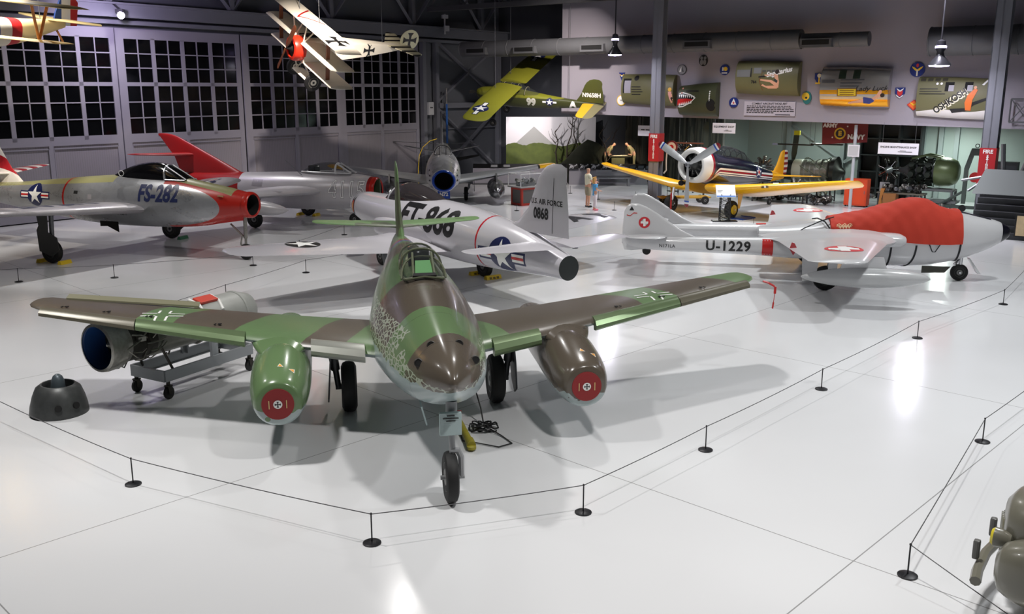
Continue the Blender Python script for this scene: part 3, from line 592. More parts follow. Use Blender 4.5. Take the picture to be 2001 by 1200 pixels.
d = thing('engine_dolly', 'silver steel dolly on four casters carrying the turbojet under the left wing', 'dolly', e.location, e.rotation_euler[2]); d.scale = (.9, 1, 1)
mb = MB()
for s in (1, -1): mb.box((-.35, s*.42, .42), (2.3, .05, .20)); mb.box((-.35, s*.40, .33), (2.3, .08, .02))
for x in (-1.5, .8): mb.box((x, 0, .42), (.05, .84, .20))
mb.build('frame_rail', DOL, d, smooth=False, bevel=.006)
for s in (1, -1): mb = MB(); mb.box((-.5, s*.38, .83), (.16, .06, .75)); mb.box((-.5, s*.34, .83), (.03, .1, .75)); mb.build('upright_post', DOL, d, smooth=False)
for s in (1, -1): mb = MB(); mb.tube((.55, s*.40, .45), (.75, s*.30, .98), .025); mb.build('front_brace', BRONZE, d)
for x in (-1.42, .72):
    for s in (1, -1):
        mb = MB(); mb.box((x, s*.40, .24), (.12, .1, .02)); mb.prism([(-.05, 0), (.05, 0), (.03, -.14), (-.03, -.14)], (x, s*.40+.045, .24), (1, 0, 0), (0, 0, 1), .01); mb.prism([(-.05, 0), (.05, 0), (.03, -.14), (-.03, -.14)], (x, s*.40-.045, .24), (1, 0, 0), (0, 0, 1), .01); mb.box((x, s*.40, .29), (.05, .05, .1)); cs = mb.build('caster_fork', BRONZE, d, smooth=False)
        mb = MB(); mb.lathe([(.03, -.03), (.10, -.03), (.115, -.02), (.115, .02), (.10, .03), (.03, .03)], (x, s*.40, .115), (0, 1, 0), 20); mb.build('caster_wheel', BLACK, cs)
# ---------------------------------------------------------------- nose cowl standing on the floor
t = thing('engine_cowling', 'dark scuffed conical engine cowling with a rounded bullet standing on the floor', 'cowling', (-7.50, 14.75, 0)); SC = mat('scuffed_dark_metal', (72, 74, 74), .42, .35, var=.4, vs=9)
mb = MB(); mb.lathe([(.44, 0), (.455, .02), (.44, .14), (.40, .30), (.345, .44), (.27, .50), (.245, .50), (.23, .46), (.25, .3)], (0, 0, 0), (.05, 0, 1), 40, caps=(0, 0)); mb.build('cowl_shell', SC, t)
mb = MB(); mb.lathe([(.25, .30), (.14, .32), (.11, .46), (.10, .56), (.07, .63), (.03, .66), (.005, .665)], (0, 0, 0), (.05, 0, 1), 28); mb.build('starter_bullet', mat('bullet_blue_grey', (78, 88, 94), .4, .3, var=.2), t)
for a in (-65, -28): ar = math.radians(a); mb = MB(); mb.lathe([(.055, 0), (.055, .03)], (.425*math.cos(ar), .425*math.sin(ar), .19), (math.cos(ar), math.sin(ar), .25), 16); mb.build('port_hole', DARK, t)
# tow bar with cables beside the nose wheel
t = thing('tow_bar', 'yellow steel tow bar lying on the floor behind the nose wheel', 'tow bar', (-.62, 13.15, 0)); mb = MB(); mb.tube((0, 0, .08), (-.27, 1.15, .08), .055, seg=12); mb.tube((.02, -.08, .07), (-.02, .12, .07), .07, seg=12); mb.lathe([(.03, 0), (.07, .01), (.07, .05), (.03, .06)], (.02, -.1, .02), (0, 0, 1), 14); mb.build('bar_tube', mat('worn_yellow', (150, 140, 40), .5, var=.35, vs=12), t)
mb = MB(); mb.box((-.27, 1.2, .08), (.14, .2, .12)); mb.build('bar_head', RED, t, smooth=False)
t = thing('coiled_cable', 'tangled black cable coil on the floor beside the yellow tow bar', 'cable', (-.45, 13.9, 0)); mb = MB(); random.seed(5)
for k in range(7):
    r = random.uniform(.10, .2); cx, cy = random.uniform(-.06, .1), random.uniform(-.06, .06); mb.path([(cx+r*math.cos(a/3)*random.uniform(.9, 1.1), cy+r*math.sin(a/3), .03+.012*k+.03*math.sin(a)) for a in range(19)], .012, 6)
mb.build('cable_coil', INK, t); mb = MB(); mb.path([(.1, 0, .03), (.3, -.3, .02), (.45, -.6, .02), (.25, -.75, .02), (-.05, -.6, .02), (-.3, -.5, .02), (-.35, -.2, .02)], .01, 6); mb.build('cable_loop', INK, t)
mb = MB(); mb.path([(-.15, .6, .5), (-.05, .35, .25), (.0, .1, .08)], .012, 6); mb.build('cable_lead', INK, t)
# ---------------------------------------------------------------- shared aircraft bits
def intake(root, x, z, ry, rz, lip, depth=.9, yc=0, m=None, dark=DARK, nm='air_intake'):
    mb = MB(); rs = []
    for (dx, k) in ((-.16, 1.02), (-.05, 1.0), (.0, .94), (.015, .87), (-.03, .80), (-.15, .77), (-depth, .72)): rs.append([Vector((x+dx, yc+ry*k*math.cos(2*PI*i/32), z+rz*k*math.sin(2*PI*i/32))) for i in range(32)])
    mb.rings(rs[:5], 0, (0, 0)); mb.rings(rs[4:], 1, (0, 1)); return mb.build(nm, [m or lip, dark], root)
def leg(root, top, bot, r, mt, nm='landing_gear_leg', wr=.3, ww=.2, hub=HUB, side=0, extra=None, mt2=None):
    mb = MB(); t, b = Vector(top), Vector(bot); mid = t.lerp(b, .5); mb.tube(t, mid, r, seg=10); mb.tube(mid, b+Vector((0, 0, wr)), r*.65, seg=10)
    if extra: extra(mb)
    l = mb.build(nm, mt, root); c = Vector((bot[0], bot[1]+side, bot[2]+wr)); mb = MB(); mb.tube((bot[0], bot[1], c.z), (bot[0], c.y, c.z), r*.6, seg=8) if side else mb.tube((c.x, c.y-ww*.7, c.z), (c.x, c.y+ww*.7, c.z), .03, seg=8); mb.build('axle', mt, l)
    wheel('wheel', c, wr, ww, l, hub); return l
def plate(name, poly, o, u, v, mt, parent, th=.02): mb = MB(); mb.prism(poly, o, u, v, th); return mb.build(name, mt, parent, smooth=False)
def chock(p, rz, label, col=YELLOW, L=.42):
    t = thing('wheel_chock', label, 'wheel chock', p, rz, 'yellow wheel chocks under the parked aircraft'); mb = MB(); mb.prism([(-.09, 0), (.09, 0), (.045, .11), (-.045, .11)], (0, 0, 0), (1, 0, 0), (0, 0, 1), L); mb.build('chock_block', col, t, smooth=False, bevel=.008)
    mb = MB()
    for k in (-.12, .0, .12): mb.prism([(-.1, .02), (-.085, .02), (-.06, .075), (-.075, .075)], (0, k, 0), (1, 0, 0), (0, 0, 1), .07)
    mb.build('chock_groove', mat('chock_dark', (120, 100, 20), .5), t, smooth=False); return t
R_ = math.radians
# ---------------------------------------------------------------- bare metal fighter with red nose (left)
def f84_fn(t, col):
    v = t.new('ShaderNodeTexVoronoi'); v.inputs['Scale'].default_value = 1.6; t.vec(v, (1, 1, 2)); sp = t.new('ShaderNodeSeparateColor'); t.link(v.outputs['Color'], sp.inputs[0]); k = t.math('MULTIPLY', t.math('ADD', sp.outputs[0], t.noise(10, 3)), .5)
    t.link(t.math('MULTIPLY_ADD', k, .2, .22), t.b.inputs['Roughness']); out = t.mix(k, tuple(c*.62 for c in col), col)
    front = t.gt(t.x[0], -2.6); ell = t.ell((-2.75, 0, 1.66), (2.25, None, .66)); red = t.mul(front, t.math('SUBTRACT', 1.0, ell)); out = t.mix(red, out, lin((176, 34, 24)))
    top = t.math('GREATER_THAN', t.math('ADD', t.x[2], t.math('MULTIPLY', t.x[0], .16)), 1.99); top = t.mul(top, t.lt(t.x[0], -.15)); nar = t.lt(t.math('ABSOLUTE', t.x[1]), .34); otop = t.mul(t.gt(t.x[2], t.math('MULTIPLY_ADD', t.x[0], .062, 2.60)), t.lt(t.x[0], -4.6)); og = t.mx(t.mul(top, nar, t.gt(t.x[0], -4)), otop)
    out = t.mix(og, out, lin((150, 148, 104))); out = t.mix(t.rng(0, -6.66, -6.58), out, lin((190, 40, 36)))
    t.link(t.math('MULTIPLY_ADD', t.mx(og, t.mx(red, t.lt(t.x[0], -99))), -.5, .52), t.b.inputs['Metallic']); return out
F84M = mat('bare_aluminium_red_nose', (176, 178, 182), .3, .85, fn=f84_fn); ALU = metal('bare_aluminium', (178, 180, 184), .32); ALUW = metal('wing_aluminium', (200, 196, 200), .34, .6, .12)
f = thing('jet_fighter', 'bare metal jet fighter FS-282 with a bright red nose and straight wings', 'airplane', (-8.37, 29.11, 0), R_(-21.2))
B = fuselage('fuselage', [(.30, 1.735, .36, .36, .36), (.1, 1.735, .40, .40, .40), (-.5, 1.72, .51, .53, .53), (-1.3, 1.70, .62, .67, .68), (-2.2, 1.69, .72, .80, .76), (-3.3, 1.68, .78, .86, .80), (-4.6, 1.68, .78, .84, .82), (-6, 1.68, .72, .74, .78), (-7.5, 1.70, .62, .58, .66), (-9, 1.72, .5, .42, .5), (-10.4, 1.74, .38, .33, .36), (-10.9, 1.74, .33, .30, .32)], F84M, f, caps=(0, 1))
intake(f, .40, 1.735, .40, .40, mat('red_lip', (176, 34, 24), .3))
cpy = fuselage('canopy', [(-1.95, 2.42, .30, .02, .1), (-2.3, 2.42, .34, .26, .1), (-2.8, 2.42, .37, .47, .1), (-3.3, 2.42, .38, .53, .1), (-3.9, 2.42, .36, .46, .1), (-4.5, 2.42, .27, .28, .1), (-4.95, 2.42, .12, .08, .1)], mat('black_canopy', (14, 14, 16), .12), f, seg=28)
mb = MB()
def arch2(mb, x, hw, zb, ht, lean=0, r=.025): mb.path([(x+lean*math.sin(PI*i/12), hw*math.cos(PI*i/12), zb+ht*math.sin(PI*i/12)) for i in range(13)], r, 6)
arch2(mb, -2.62, .375, 2.42, .44, -.12, .035); 
for s in (-1, 1): mb.path([(-1.93, s*.20, 2.44), (-2.72, s*.17, 2.86)], .028, 6); mb.path([(-1.93, s*.28, 2.43), (-2.62, s*.38, 2.44)], .025, 6)
mb.build('windscreen_frame', ALU, cpy); mb = MB(); mb.path([(-4.45+.1*math.cos(a*PI/8), -.275-.0*a, 2.58+.09*math.sin(a*PI/8)) for a in range(16)], .012, 5, closed=True); mb.build('canopy_handle_ring', WHITE, cpy)
for s in (1, -1):
    wg = wing('wing', [(-3.15, .6, 1.50, 3.0, .12, 0), (-4.05, 5.3, 1.86, 1.75, .11, 0)], ALUW, f, s, tip=.3)
    plate('gear_door', [(-.25, .9), (.2, .9), (.14, .2), (.46, .05), (.5, -.32), (.2, -.55), (-.3, -.4), (-.3, .25), (-.2, .4)], (-5.2, s*2.83, .78), (1, 0, 0), (0, s*.04, 1), mat('gear_cover_dark', (70, 70, 68), .5, .3), f, .03)
    leg(f, (-5.1, s*2.62, 1.6), (-5.18, s*2.65, 0), .07, STEEL, wr=.36, ww=.24)
    if s < 0:
        it = [(star_items(.62)[i]) for i in range(len(star_items(.62)))]
        decal('wing_lettering', [(text2d('USAF', 1.25, .04, 1.0), 0, 0)], [mat('lettering_grey_blue', (70, 72, 92), .5)], wg, (-4.75, -2.9, 2.4), (0, -1, 0), (-1, 0, 0) if False else (1, 0, 0), None if False else [wg], cell=.2)
    else: decal('star_insignia', star_items(.42), SM, wg, (-4.75, 4.0, 2.3), (0, -1, 0), (1, 0, 0), [wg], cell=.2)
decal('star_insignia', star_items(.33), SM, f, (-7.95, -.6, 1.78), (1, 0, 0), (0, 0, 1), [B], cell=.1)
decal('buzz_number', [(text2d('FS-282', .62, .022, .88, 0, 1.0), 0, 0)], [mat('buzz_navy', (36, 44, 84), .4)], f, (-2.68, -.6, 2.02), (1, 0, 0), (0, -.2, 1), [B], cell=.1)
decal('access_panel', [(rect(-.09, -.05, .09, .05), 0, 0), (rect(.55, -.2, .72, -.04), 1, 0)], [DARK, ALUW], f, (-6.05, -.6, 1.95), (1, 0, 0), (0, 0, 1), [B])
plate('nose_gear_door', [(-1.1, .22), (.55, .38), (.55, .12), (-.95, -.12)], (-.42, -.18, 1.15), (1, 0, 0), (0, -.1, 1), RED, f)
plate('gun_trough', rect(-.11, -.02, .11, .02), (-.45, -.47, 2.02), (1, 0, -.05), (0, .5, 1), mat('gun_gold', (170, 150, 120), .3, .6), f, .03)
plate('airbrake', [(0, 0), (.75, 0), (.75, -.34), (.3, -.16), (0, -.18)], (-5.2, -.6, 1.05), (1, 0, 0), (0, 0, 1), DARK, f, .02)
def scis(mb): mb.path([(-.05, -.06, .75), (-.12, -.06, .5), (-.03, -.06, .3)], .025, 6); mb.tube((-.5, .0, 1.1), (-.05, 0, .72), .03)
leg(f, (.05, 0, 1.35), (.02, 0, 0), .06, ALLOY, 'nose_gear_leg', wr=.25, ww=.17, extra=scis)
STRIPE = mat('red_white_stripes', (236, 232, 226), .4, fn=lambda t, c: t.mix(t.gt(t.math('FRACT', t.math('MULTIPLY', t.math('ABSOLUTE', t.lincomb(.12, 1, .6)), 1.75)), .5), c, lin((178, 34, 44))))
fin('tail_fin', [(-8.9, 2.0, 1.9, .09), (-9.5, 2.6, 1.5, .09), (-10.2, 3.7, .95, .08)], STRIPE, f)
for s in (1, -1): wing('horizontal_stabilizer', [(-9.55, .05, 2.40, 1.1, .09), (-10.0, 2.0, 2.52, .62, .08)], STRIPE, f, s, tip=.18, camber=0)
wf = lambda p, r=f: tuple(world(r, p))
chock(wf((-4.72, -2.65, 0)), R_(-21), 'yellow chock in front of the near main wheel of the red-nosed jet'); chock(wf((-5.64, -2.6, 0)), R_(-21), 'yellow chock behind the near main wheel of the red-nosed jet')
chock(wf((-4.7, 2.65, 0)), R_(-21), 'small green chock at the far main wheel of the red-nosed jet', mat('green_chock', (60, 120, 90), .5))
# ---------------------------------------------------------------- silver swept jet with red tail, 4115
def mig_fn(t, col):
    t.coord(); out = t.mix(t.noise(1.5, 3), tuple(c*.8 for c in col), col); red = t.lt(t.math('ADD', t.x[0], t.math('MULTIPLY', t.x[2], .0)), -4.95); r2 = t.gt(t.x[0], .78); m = t.mx(red, r2)
    t.link(t.math('MULTIPLY_ADD', m, -.15, .15), t.b.inputs['Metallic']); return t.mix(m, out, lin((154, 27, 28)))
MIGM = mat('silver_dope_red_tail', (206, 203, 208), .33, .12, fn=mig_fn); MIGW = mat('silver_wing_paint', (204, 201, 206), .34, .12, var=.1, vs=1.5); TRED = mat('tail_red', (154, 26, 28), .4, var=.1, vs=1)
m = thing('swept_wing_jet', 'silver swept-wing jet with a tall red tail and outlined number 4115', 'airplane', (-6.189, 36.811, 0), R_(-19.52))
B = fuselage('fuselage', [(.9, 1.41, .46, .48, .48), (.7, 1.40, .52, .55, .55), (0, 1.36, .63, .66, .68), (-1.2, 1.32, .72, .72, .74), (-2.6, 1.30, .73, .73, .75), (-4, 1.32, .69, .66, .72), (-5.5, 1.38, .58, .55, .58), (-7, 1.46, .43, .42, .42), (-7.8, 1.5, .35, .34, .34)], MIGM, m, caps=(0, 1))
il = intake(m, 1.06, 1.41, .47, .50, mat('intake_red', (188, 34, 26), .28)); mb = MB(); mb.box((.9, 0, 1.41), (.5, .06, .9)); mb.build('intake_splitter', mat('splitter_green', (60, 74, 50), .5), il, smooth=False)
cpy = fuselage('canopy', [(.0, 2.0, .27, .02, .1), (-.35, 2.02, .32, .25, .1), (-.7, 2.02, .35, .40, .1), (-1.2, 2.02, .36, .42, .1), (-1.7, 2.02, .33, .33, .1), (-2.15, 2.02, .24, .12, .1), (-2.4, 2.02, .1, .02, .05)], GLASS, m, seg=26)
mb = MB(); arch2(mb, -.58, .35, 2.02, .38, -.08, .04)
for s in (-1, 1): mb.path([(.0, s*.18, 2.05), (-.62, s*.15, 2.40)], .035, 6); mb.path([(-.0, s*.26, 2.05), (-.6, s*.35, 2.06), (-1.6, s*.34, 2.06), (-2.2, s*.2, 2.06)], .025, 6)
mb.build('windscreen_frame', mat('frame_white', (225, 225, 228), .3, .2), cpy); mb = MB(); mb.box((-1.75, 0, 2.15), (.3, .4, .3)); mb.build('ejection_seat', BLACK, cpy, smooth=False, bevel=.03)
mb = MB(); mb.tube((-2.05, -.45, 1.95), (-2.75, -.45, 2.5), .014, .008, 6); mb.build('aerial_mast', STEEL, m)
for s in (1, -1):
    wg = wing('wing', [(-.95, .55, 1.36, 3.0, .11, 0), (-4.35, 4.6, 1.20, 1.55, .10, 0)], MIGW, m, s, tip=.35)
    mb = MB()
    for y in (1.9, 3.1): xl = -.95-(y-.55)*.84; mb.prism([(0, 0), (.3, .04), (.5, .11), (-1.8, .11), (-2.2, .02)], (xl-.4, s*y, 1.33), (1, 0, 0), (0, 0, 1), .015)
    mb.build('wing_fence', MIGW, wg, smooth=False)
    leg(m, (-3.0, s*1.95, 1.25), (-3.3, s*1.93, 0), .06, STEEL, wr=.33, ww=.18)
    fuselage('drop_tank', [(-1.25, .86, .02, .02, .02), (-1.5, .86, .14, .14, .14), (-2.0, .88, .24, .24, .24), (-2.8, .92, .27, .27, .27), (-3.7, .96, .22, .22, .22), (-4.6, 1.0, .05, .05, .05)], MIGW, m, yc=s*2.75, seg=24)
    wing('horizontal_stabilizer', [(-7.35, .04, 2.60, 1.15, .14), (-8.75, 1.6, 2.66, .62, .13)], TRED, m, s, tip=.12, camber=0)
fin('tail_fin', [(-4.95, 1.85, 3.2, .09), (-6.35, 2.5, 2.05, .09), (-8.1, 3.3, .95, .09)], TRED, m, tipr=.14)
leg(m, (.1, 0, .85), (0, 0, 0), .06, STEEL, 'nose_gear_leg', wr=.24, ww=.16)
decal('fuselage_number', [(text2d('4115', .86, .05, .74, 0, 1.2), 2, 0), (text2d('4115', .86, .036, .74, 0, 1.2), 0, 1), (text2d('4115', .86, .002, .74, 0, 1.2), 1, 2)], [mat('number_white', (250, 250, 250), .5), mat('number_silver', (168, 165, 170), .35, .1), mat('number_outline', (120, 118, 122), .4)], m, (.0, -.6, 1.42), (1, 0, 0), (0, -.05, 1), [B], cell=.1)  # thin grey outline around the white digits
decal('access_panel', [(rect(-.25, -.12, .25, .12), 0, 0)], [mat('panel_grey', (170, 166, 172), .4, .4)], m, (-4.0, -.6, 1.6), (1, 0, 0), (0, -.2, 1), [B])
wm = lambda p: tuple(world(m, p)); chock(wm((-2.92, 1.93, 0)), R_(-19), 'yellow chock ahead of the far wheel of the silver jet 4115'); chock(wm((-3.7, 1.93, 0)), R_(-19), 'yellow chock behind the far wheel of the silver jet 4115')
# ---------------------------------------------------------------- silver-grey straight wing jet FT-868 (centre)
P80M = mat('silver_grey_gloss', (196, 194, 200), .22, .12, coat=.3, var=.03, vs=1, fn=None); 
def p80_fn(t, col): t.coord(); return t.mix(t.rng(0, -6.22, -6.16), col, lin((176, 30, 44)))
P80F = mat('silver_grey_gloss_body', (192, 190, 196), .22, .12, coat=.3, fn=p80_fn)
p = thing('straight_wing_jet', 'silver-grey straight-wing jet marked FT-868 with U.S. AIR FORCE on its fin', 'airplane', (-3.964, 28.215, 0), R_(125.16))
B = fuselage('fuselage', [(1.80, 1.72, .01, .01, .01), (1.7, 1.72, .17, .17, .17), (1.4, 1.72, .33, .33, .33), (.8, 1.70, .47, .46, .46), (0, 1.66, .55, .52, .54), (-1, 1.60, .64, .62, .64), (-2.2, 1.56, .72, .72, .70), (-3.6, 1.55, .74, .78, .72), (-5, 1.54, .70, .74, .72), (-6.4, 1.50, .60, .64, .64), (-7.6, 1.44, .47, .52, .50), (-8.6, 1.34, .35, .36, .34), (-9.1, 1.29, .28, .28, .28)], P80F, p, caps=(1, 1))
mb = MB(); mb.lathe([(.275, 0), (.285, .02), (.26, .03), (.01, .03)], (-9.09, 0, 1.29), (-1, 0, 0), 32); mb.build('tailpipe_cover', mat('dark_green_black', (28, 34, 34), .6), p)
mb = MB(); mb.lathe([(.40, 0), (.36, .28), (.30, .62)], (-8.45, 0, 1.31), (-1, 0, 0), 36, caps=(0, 0))
cpy = fuselage('canopy', [(-.7, 2.10, .26, .02, .1), (-1.1, 2.12, .33, .28, .1), (-1.6, 2.14, .36, .48, .1), (-2.2, 2.16, .36, .50, .1), (-2.9, 2.18, .32, .38, .1), (-3.6, 2.2, .2, .16, .1), (-3.8, 2.2, .1, .05, .1)], mat('smoked_canopy', (52, 48, 50), .10), p, seg=28)
mb = MB(); arch2(mb, -1.15, .34, 2.12, .36, -.12, .03)
for s in (-1, 1): mb.path([(-.7, s*.15, 2.12), (-1.3, s*.14, 2.48)], .03, 6)
mb.build('windscreen_frame', P80M, cpy)
fuselage('air_intake', [(-1.0, 1.38, .10, .22, .2), (-1.2, 1.38, .16, .26, .24), (-1.8, 1.40, .2, .3, .28), (-3, 1.42, .15, .3, .3), (-4.2, 1.45, .05, .2, .2)], P80M, p, n=2.6, yc=.66, seg=24)
fuselage('air_intake', [(-1.0, 1.38, .10, .22, .2), (-1.2, 1.38, .16, .26, .24), (-1.8, 1.40, .2, .3, .28), (-3, 1.42, .15, .3, .3), (-4.2, 1.45, .05, .2, .2)], P80M, p, n=2.6, yc=-.66, seg=24)
for s in (1, -1):
    wg = wing('wing', [(-1.5, .5, 1.16, 3.55, .11, 0), (-1.95, 1.3, 1.17, 2.85, .11, 0), (-2.78, 5.45, 1.42, 1.45, .10, 0)], P80M, p, s, tip=.5, camber=.6)
    if s > 0:
        decal('star_insignia', [(circ(.44), 0, 1), (starp(.44), 1, 2)], [INK, WHITE], wg, (-3.3, 3.9, 1.9), (0, -1, 0), (1, 0, 0), [wg], cell=.2)
        mb = MB(); mb.box((-2.45, 2.0, 1.0), (.5, .5, .04), R=Matrix.Rotation(.9, 3, 'Y')); mb.build('landing_light_flap', P80M, wg, smooth=False)
    else: decal('wing_lettering', [(text2d('A Y', .95, .045, 1.0), 0, 0)], [INK], wg, (-3.62, -5.1, 1.9), (0, -1, 0), (1, 0, 0), [wg], cell=.2)
    mb = MB(); mb.prism([(0, 0), (2.9, 0), (2.9, .02), (0, .02)], (-3.5, s*2.4, 1.335), (-.12 if False else -.10, s, .055), (0, 0, 1), .01)
    leg(p, (-3.2, s*1.6, 1.1), (-3.38, s*1.51, 0), .07, STEEL, wr=.33, ww=.2)
    wing('horizontal_stabilizer', [(-7.75, .2, 1.72, 1.25, .09), (-8.05, 2.1, 1.76, .65, .08)], P80M, p, s, tip=.2, camber=0)
leg(p, (.05, 0, 1.2), (0, 0, 0), .06, STEEL, 'nose_gear_leg', wr=.26, ww=.17)
FN = fin('tail_fin', [(-6.3, 1.95, 2.8, .05), (-7.1, 2.12, 1.98, .07), (-7.55, 2.5, 1.52, .08), (-7.95, 3.25, 1.02, .08)], P80M, p, tipr=.34)
decal('fin_lettering', [(text2d('U.S. AIR FORCE', .17, .004, 1.0), 0, 0)], [INK], FN, (-8.3, .3, 2.70), (-1, 0, 0), (0, 0, 1), [FN]); decal('serial_number', [(text2d('0868', .35, .012, .78), 0, 0)], [INK], FN, (-8.12, .3, 2.42), (-1, 0, 0), (0, 0, 1), [FN])
decal('rudder_hinge_line', [(rect(-.008, -.72, .008, .72), 0, 0)], [STD], FN, (-8.55, .3, 2.55), (-1, 0, .0), (-.03, 0, 1), [FN])
decal('buzz_number', [(text2d('FT-868', .98, .035, .98), 0, 0)], [INK], p, (-3.85, .6, 1.85), (-1, 0, 0), (0, -.35, 1), [B], cell=.1)
decal('star_insignia', star_items(.40), SM, p, (-7.15, .5, 1.35), (-1, 0, 0), (0, 0, 1), [B], cell=.1)
it = [([(-.08, -.3), (-.14, 0), (-.10, .33), (-.02, .17), (.02, .17), (.10, .33), (.14, 0), (.08, -.3), (.0, -.22)], 0, 0), ([(-.05, -.2), (-.10, 0), (-.06, .15), (.06, .15), (.10, 0), (.05, -.2)], 1, 1), (rect(-.035, -.16, .035, .1), 2, 2)]
decal('nose_badge', it, [INK, mat('badge_red', (190, 60, 40), .4), mat('badge_gold', (220, 180, 90), .4)], p, (1.0, .45, 1.75), (-1, 0, 0), (0, 0, 1), [B], cell=.08)
wp = lambda q: tuple(world(p, q)); chock(wp((-3.0, -1.51, 0)), R_(125), 'yellow chock ahead of the main wheel of the silver-grey jet', L=.5); chock(wp((-3.8, -1.51, 0)), R_(125), 'yellow chock behind the main wheel of the silver-grey jet', L=.5)
# ---------------------------------------------------------------- polished swept wing jet with blue intake
s6 = thing('polished_swept_jet', 'polished metal swept-wing jet facing forward with a blue-rimmed nose intake', 'airplane', (-2.993, 41.12, 0), R_(-85.5)); POL = metal('polished_metal', (214, 214, 216), .2, .55, .4)
B = fuselage('fuselage', [(1.62, 1.50, .50, .46, .44), (1.4, 1.50, .53, .50, .46), (.6, 1.5, .62, .66, .58), (-.6, 1.5, .74, .84, .68), (-2, 1.5, .80, .95, .72), (-3.6, 1.52, .78, .95, .70), (-5.5, 1.58, .68, .82, .62), (-7.5, 1.68, .52, .62, .48), (-9.2, 1.78, .36, .4, .34)], POL, s6, n=2.15, tri=.06, caps=(0, 1))
BL = mat('intake_blue_gloss', (34, 72, 168), .25); il = intake(s6, 1.80, 1.49, .50, .45, BL, m=BL)
mb = MB()
for k in range(20): a = 2*PI*k/20; mb.ball((1.80-.02, .455*math.cos(a), 1.49+.41*math.sin(a)), .016, seg=6, rn=4)
mb.build('rivet_ring', WHITE, il); mb = MB(); mb.path([(1.68, .51*math.cos(2*PI*k/28), 1.49+.46*math.sin(2*PI*k/28)) for k in range(28)], .014, 5, closed=True); mb.build('white_pinstripe', WHITE, il)
cpy = fuselage('canopy', [(-1.1, 2.32, .26, .02, .1), (-1.5, 2.34, .36, .28, .1), (-2.0, 2.36, .40, .46, .1), (-2.6, 2.36, .40, .48, .1), (-3.4, 2.36, .34, .34, .1), (-4.1, 2.36, .2, .1, .05)], mat('clear_canopy', (120, 120, 118), .05, alpha=.4), s6, seg=26)
mb = MB(); arch2(mb, -1.75, .38, 2.35, .40, -.05, .03)
for s in (-1, 1): mb.path([(-1.1, s*.14, 2.36), (-1.78, s*.15, 2.72)], .025, 6); mb.path([(-1.1, s*.25, 2.33), (-2, s*.40, 2.37), (-3.4, s*.33, 2.38)], .025, 6)
mb.build('windscreen_frame', CHROME, cpy)
f86w = mat('grey_wing_yellow_tip', (150, 152, 154), .3, .55, fn=lambda t, c: (t.coord(), t.mix(t.gt(t.math('ABSOLUTE', t.x[1]), 4.75), t.mix(t.gt(t.math('ABSOLUTE', t.x[1]), 4.65), c, (.01, .01, .01)), lin((238, 182, 20))))[1])
for s in (1, -1):
    wing('wing', [(-1.55, .6, 1.12, 3.2, .11, 0), (-5.1, 5.35, 1.55, 1.6, .10, 0)], f86w, s6, s, tip=.3)
    fuselage('drop_tank', [(-1.8, .60, .03, .03, .03), (-2.0, .60, .2, .2, .2), (-2.5, .62, .36, .36, .36), (-3.4, .66, .40, .40, .40), (-4.6, .7, .32, .32, .32), (-5.8, .76, .05, .05, .05)], metal('tank_metal', (140, 140, 142), .22, .9, .3), s6, yc=s*2.5, seg=26)
    plate('tank_pylon', [(0, 0), (1.8, 0), (1.5, .45), (.1, .3)], (-4.4, s*2.5, .95), (1, 0, 0), (0, 0, 1), mat('pylon_dark', (60, 60, 62), .5), s6, .07)
    leg(s6, (-4.0, s*1.35, 1.2), (-4.15, s*1.1, 0), .06, STEEL, wr=.33, ww=.18); plate('gear_door', [(-.2, 0), (.2, 0), (.15, .7), (-.15, .7)], (-4.1, s*1.5, .45), (1, 0, 0), (0, 0, 1), STEEL, s6)
    wing('horizontal_stabilizer', [(-8.0, .2, 2.05, 1.2, .09), (-9.2, 1.9, 2.3, .6, .08)], ALU, s6, s, tip=.1, camber=0)
    mb = MB()
    for (x, z) in ((.7, 1.86), (.85, 1.64), (1.0, 1.45)): mb.lathe([(.035, -.02), (.035, .012)], (x, s*.60, z), (.1, s, .2), 10)
    mb.build('gun_port', DARK, s6)
fin('tail_fin', [(-7.2, 2.3, 1.9, .08), (-8.6, 4.0, 1.0, .08)], ALU, s6)
lg = leg(s6, (.3, 0, 1.1), (.15, 0, 0), .06, STEEL, 'nose_gear_leg', wr=.28, ww=.16); dr = plate('nose_door', rect(-.26, -.2, .26, .16), (1.45, 0, .92), (0, 1, 0), (-.1, 0, 1), BL, s6, .03)
decal('door_lettering', [(text2d('N72', .2, .01), 0, 0)], [WHITE], dr, (1.48, 0, .9), (0, 1, 0), (-.1, 0, 1))
# yellow and clear rotorcraft behind it
h = thing('helicopter', 'small helicopter parked behind the polished jet with only its rotor blades showing', 'helicopter', (-4.3, 53.2, 0), R_(232)); h.scale = (.75, .75, .75); mb = MB(); mb.ball((.9, 0, 1.5), (.8, .7, .75), seg=20, rn=10); mb.build('bubble_cabin', GLASS, h)
mb = MB(); mb.box((-.1, 0, 1.3), (1.2, .9, .9)); mb.tube((-.6, 0, 1.6), (-5, 0, 1.9), .2, .08); bd = mb.build('body', DARK, h, smooth=False, bevel=.04)
mb = MB(); mb.tube((-.2, 0, 1.6), (-.2, 0, 3.02), .06); mb.lathe([(.16, 0), (.16, .1)], (-.2, 0, 2.95), (0, 0, 1), 12); mb.build('rotor_mast', STEEL, h)
for a in (100, 305): mb = MB(); d = Vector((math.cos(R_(a)), math.sin(R_(a)), 0)); mb.rings([[Vector((-.2, 0, 3.0))+d*q+Vector((-d.y, d.x, 0))*w_+Vector((0, 0, .05*q+e_)) for w_, e_ in ((-.14, 0), (0, .03), (.14, 0), (0, -.015))] for q in (.1, 1.2, 2.4, 3.3)]); mb.build('rotor_blade', STEEL, h)
mb = MB()
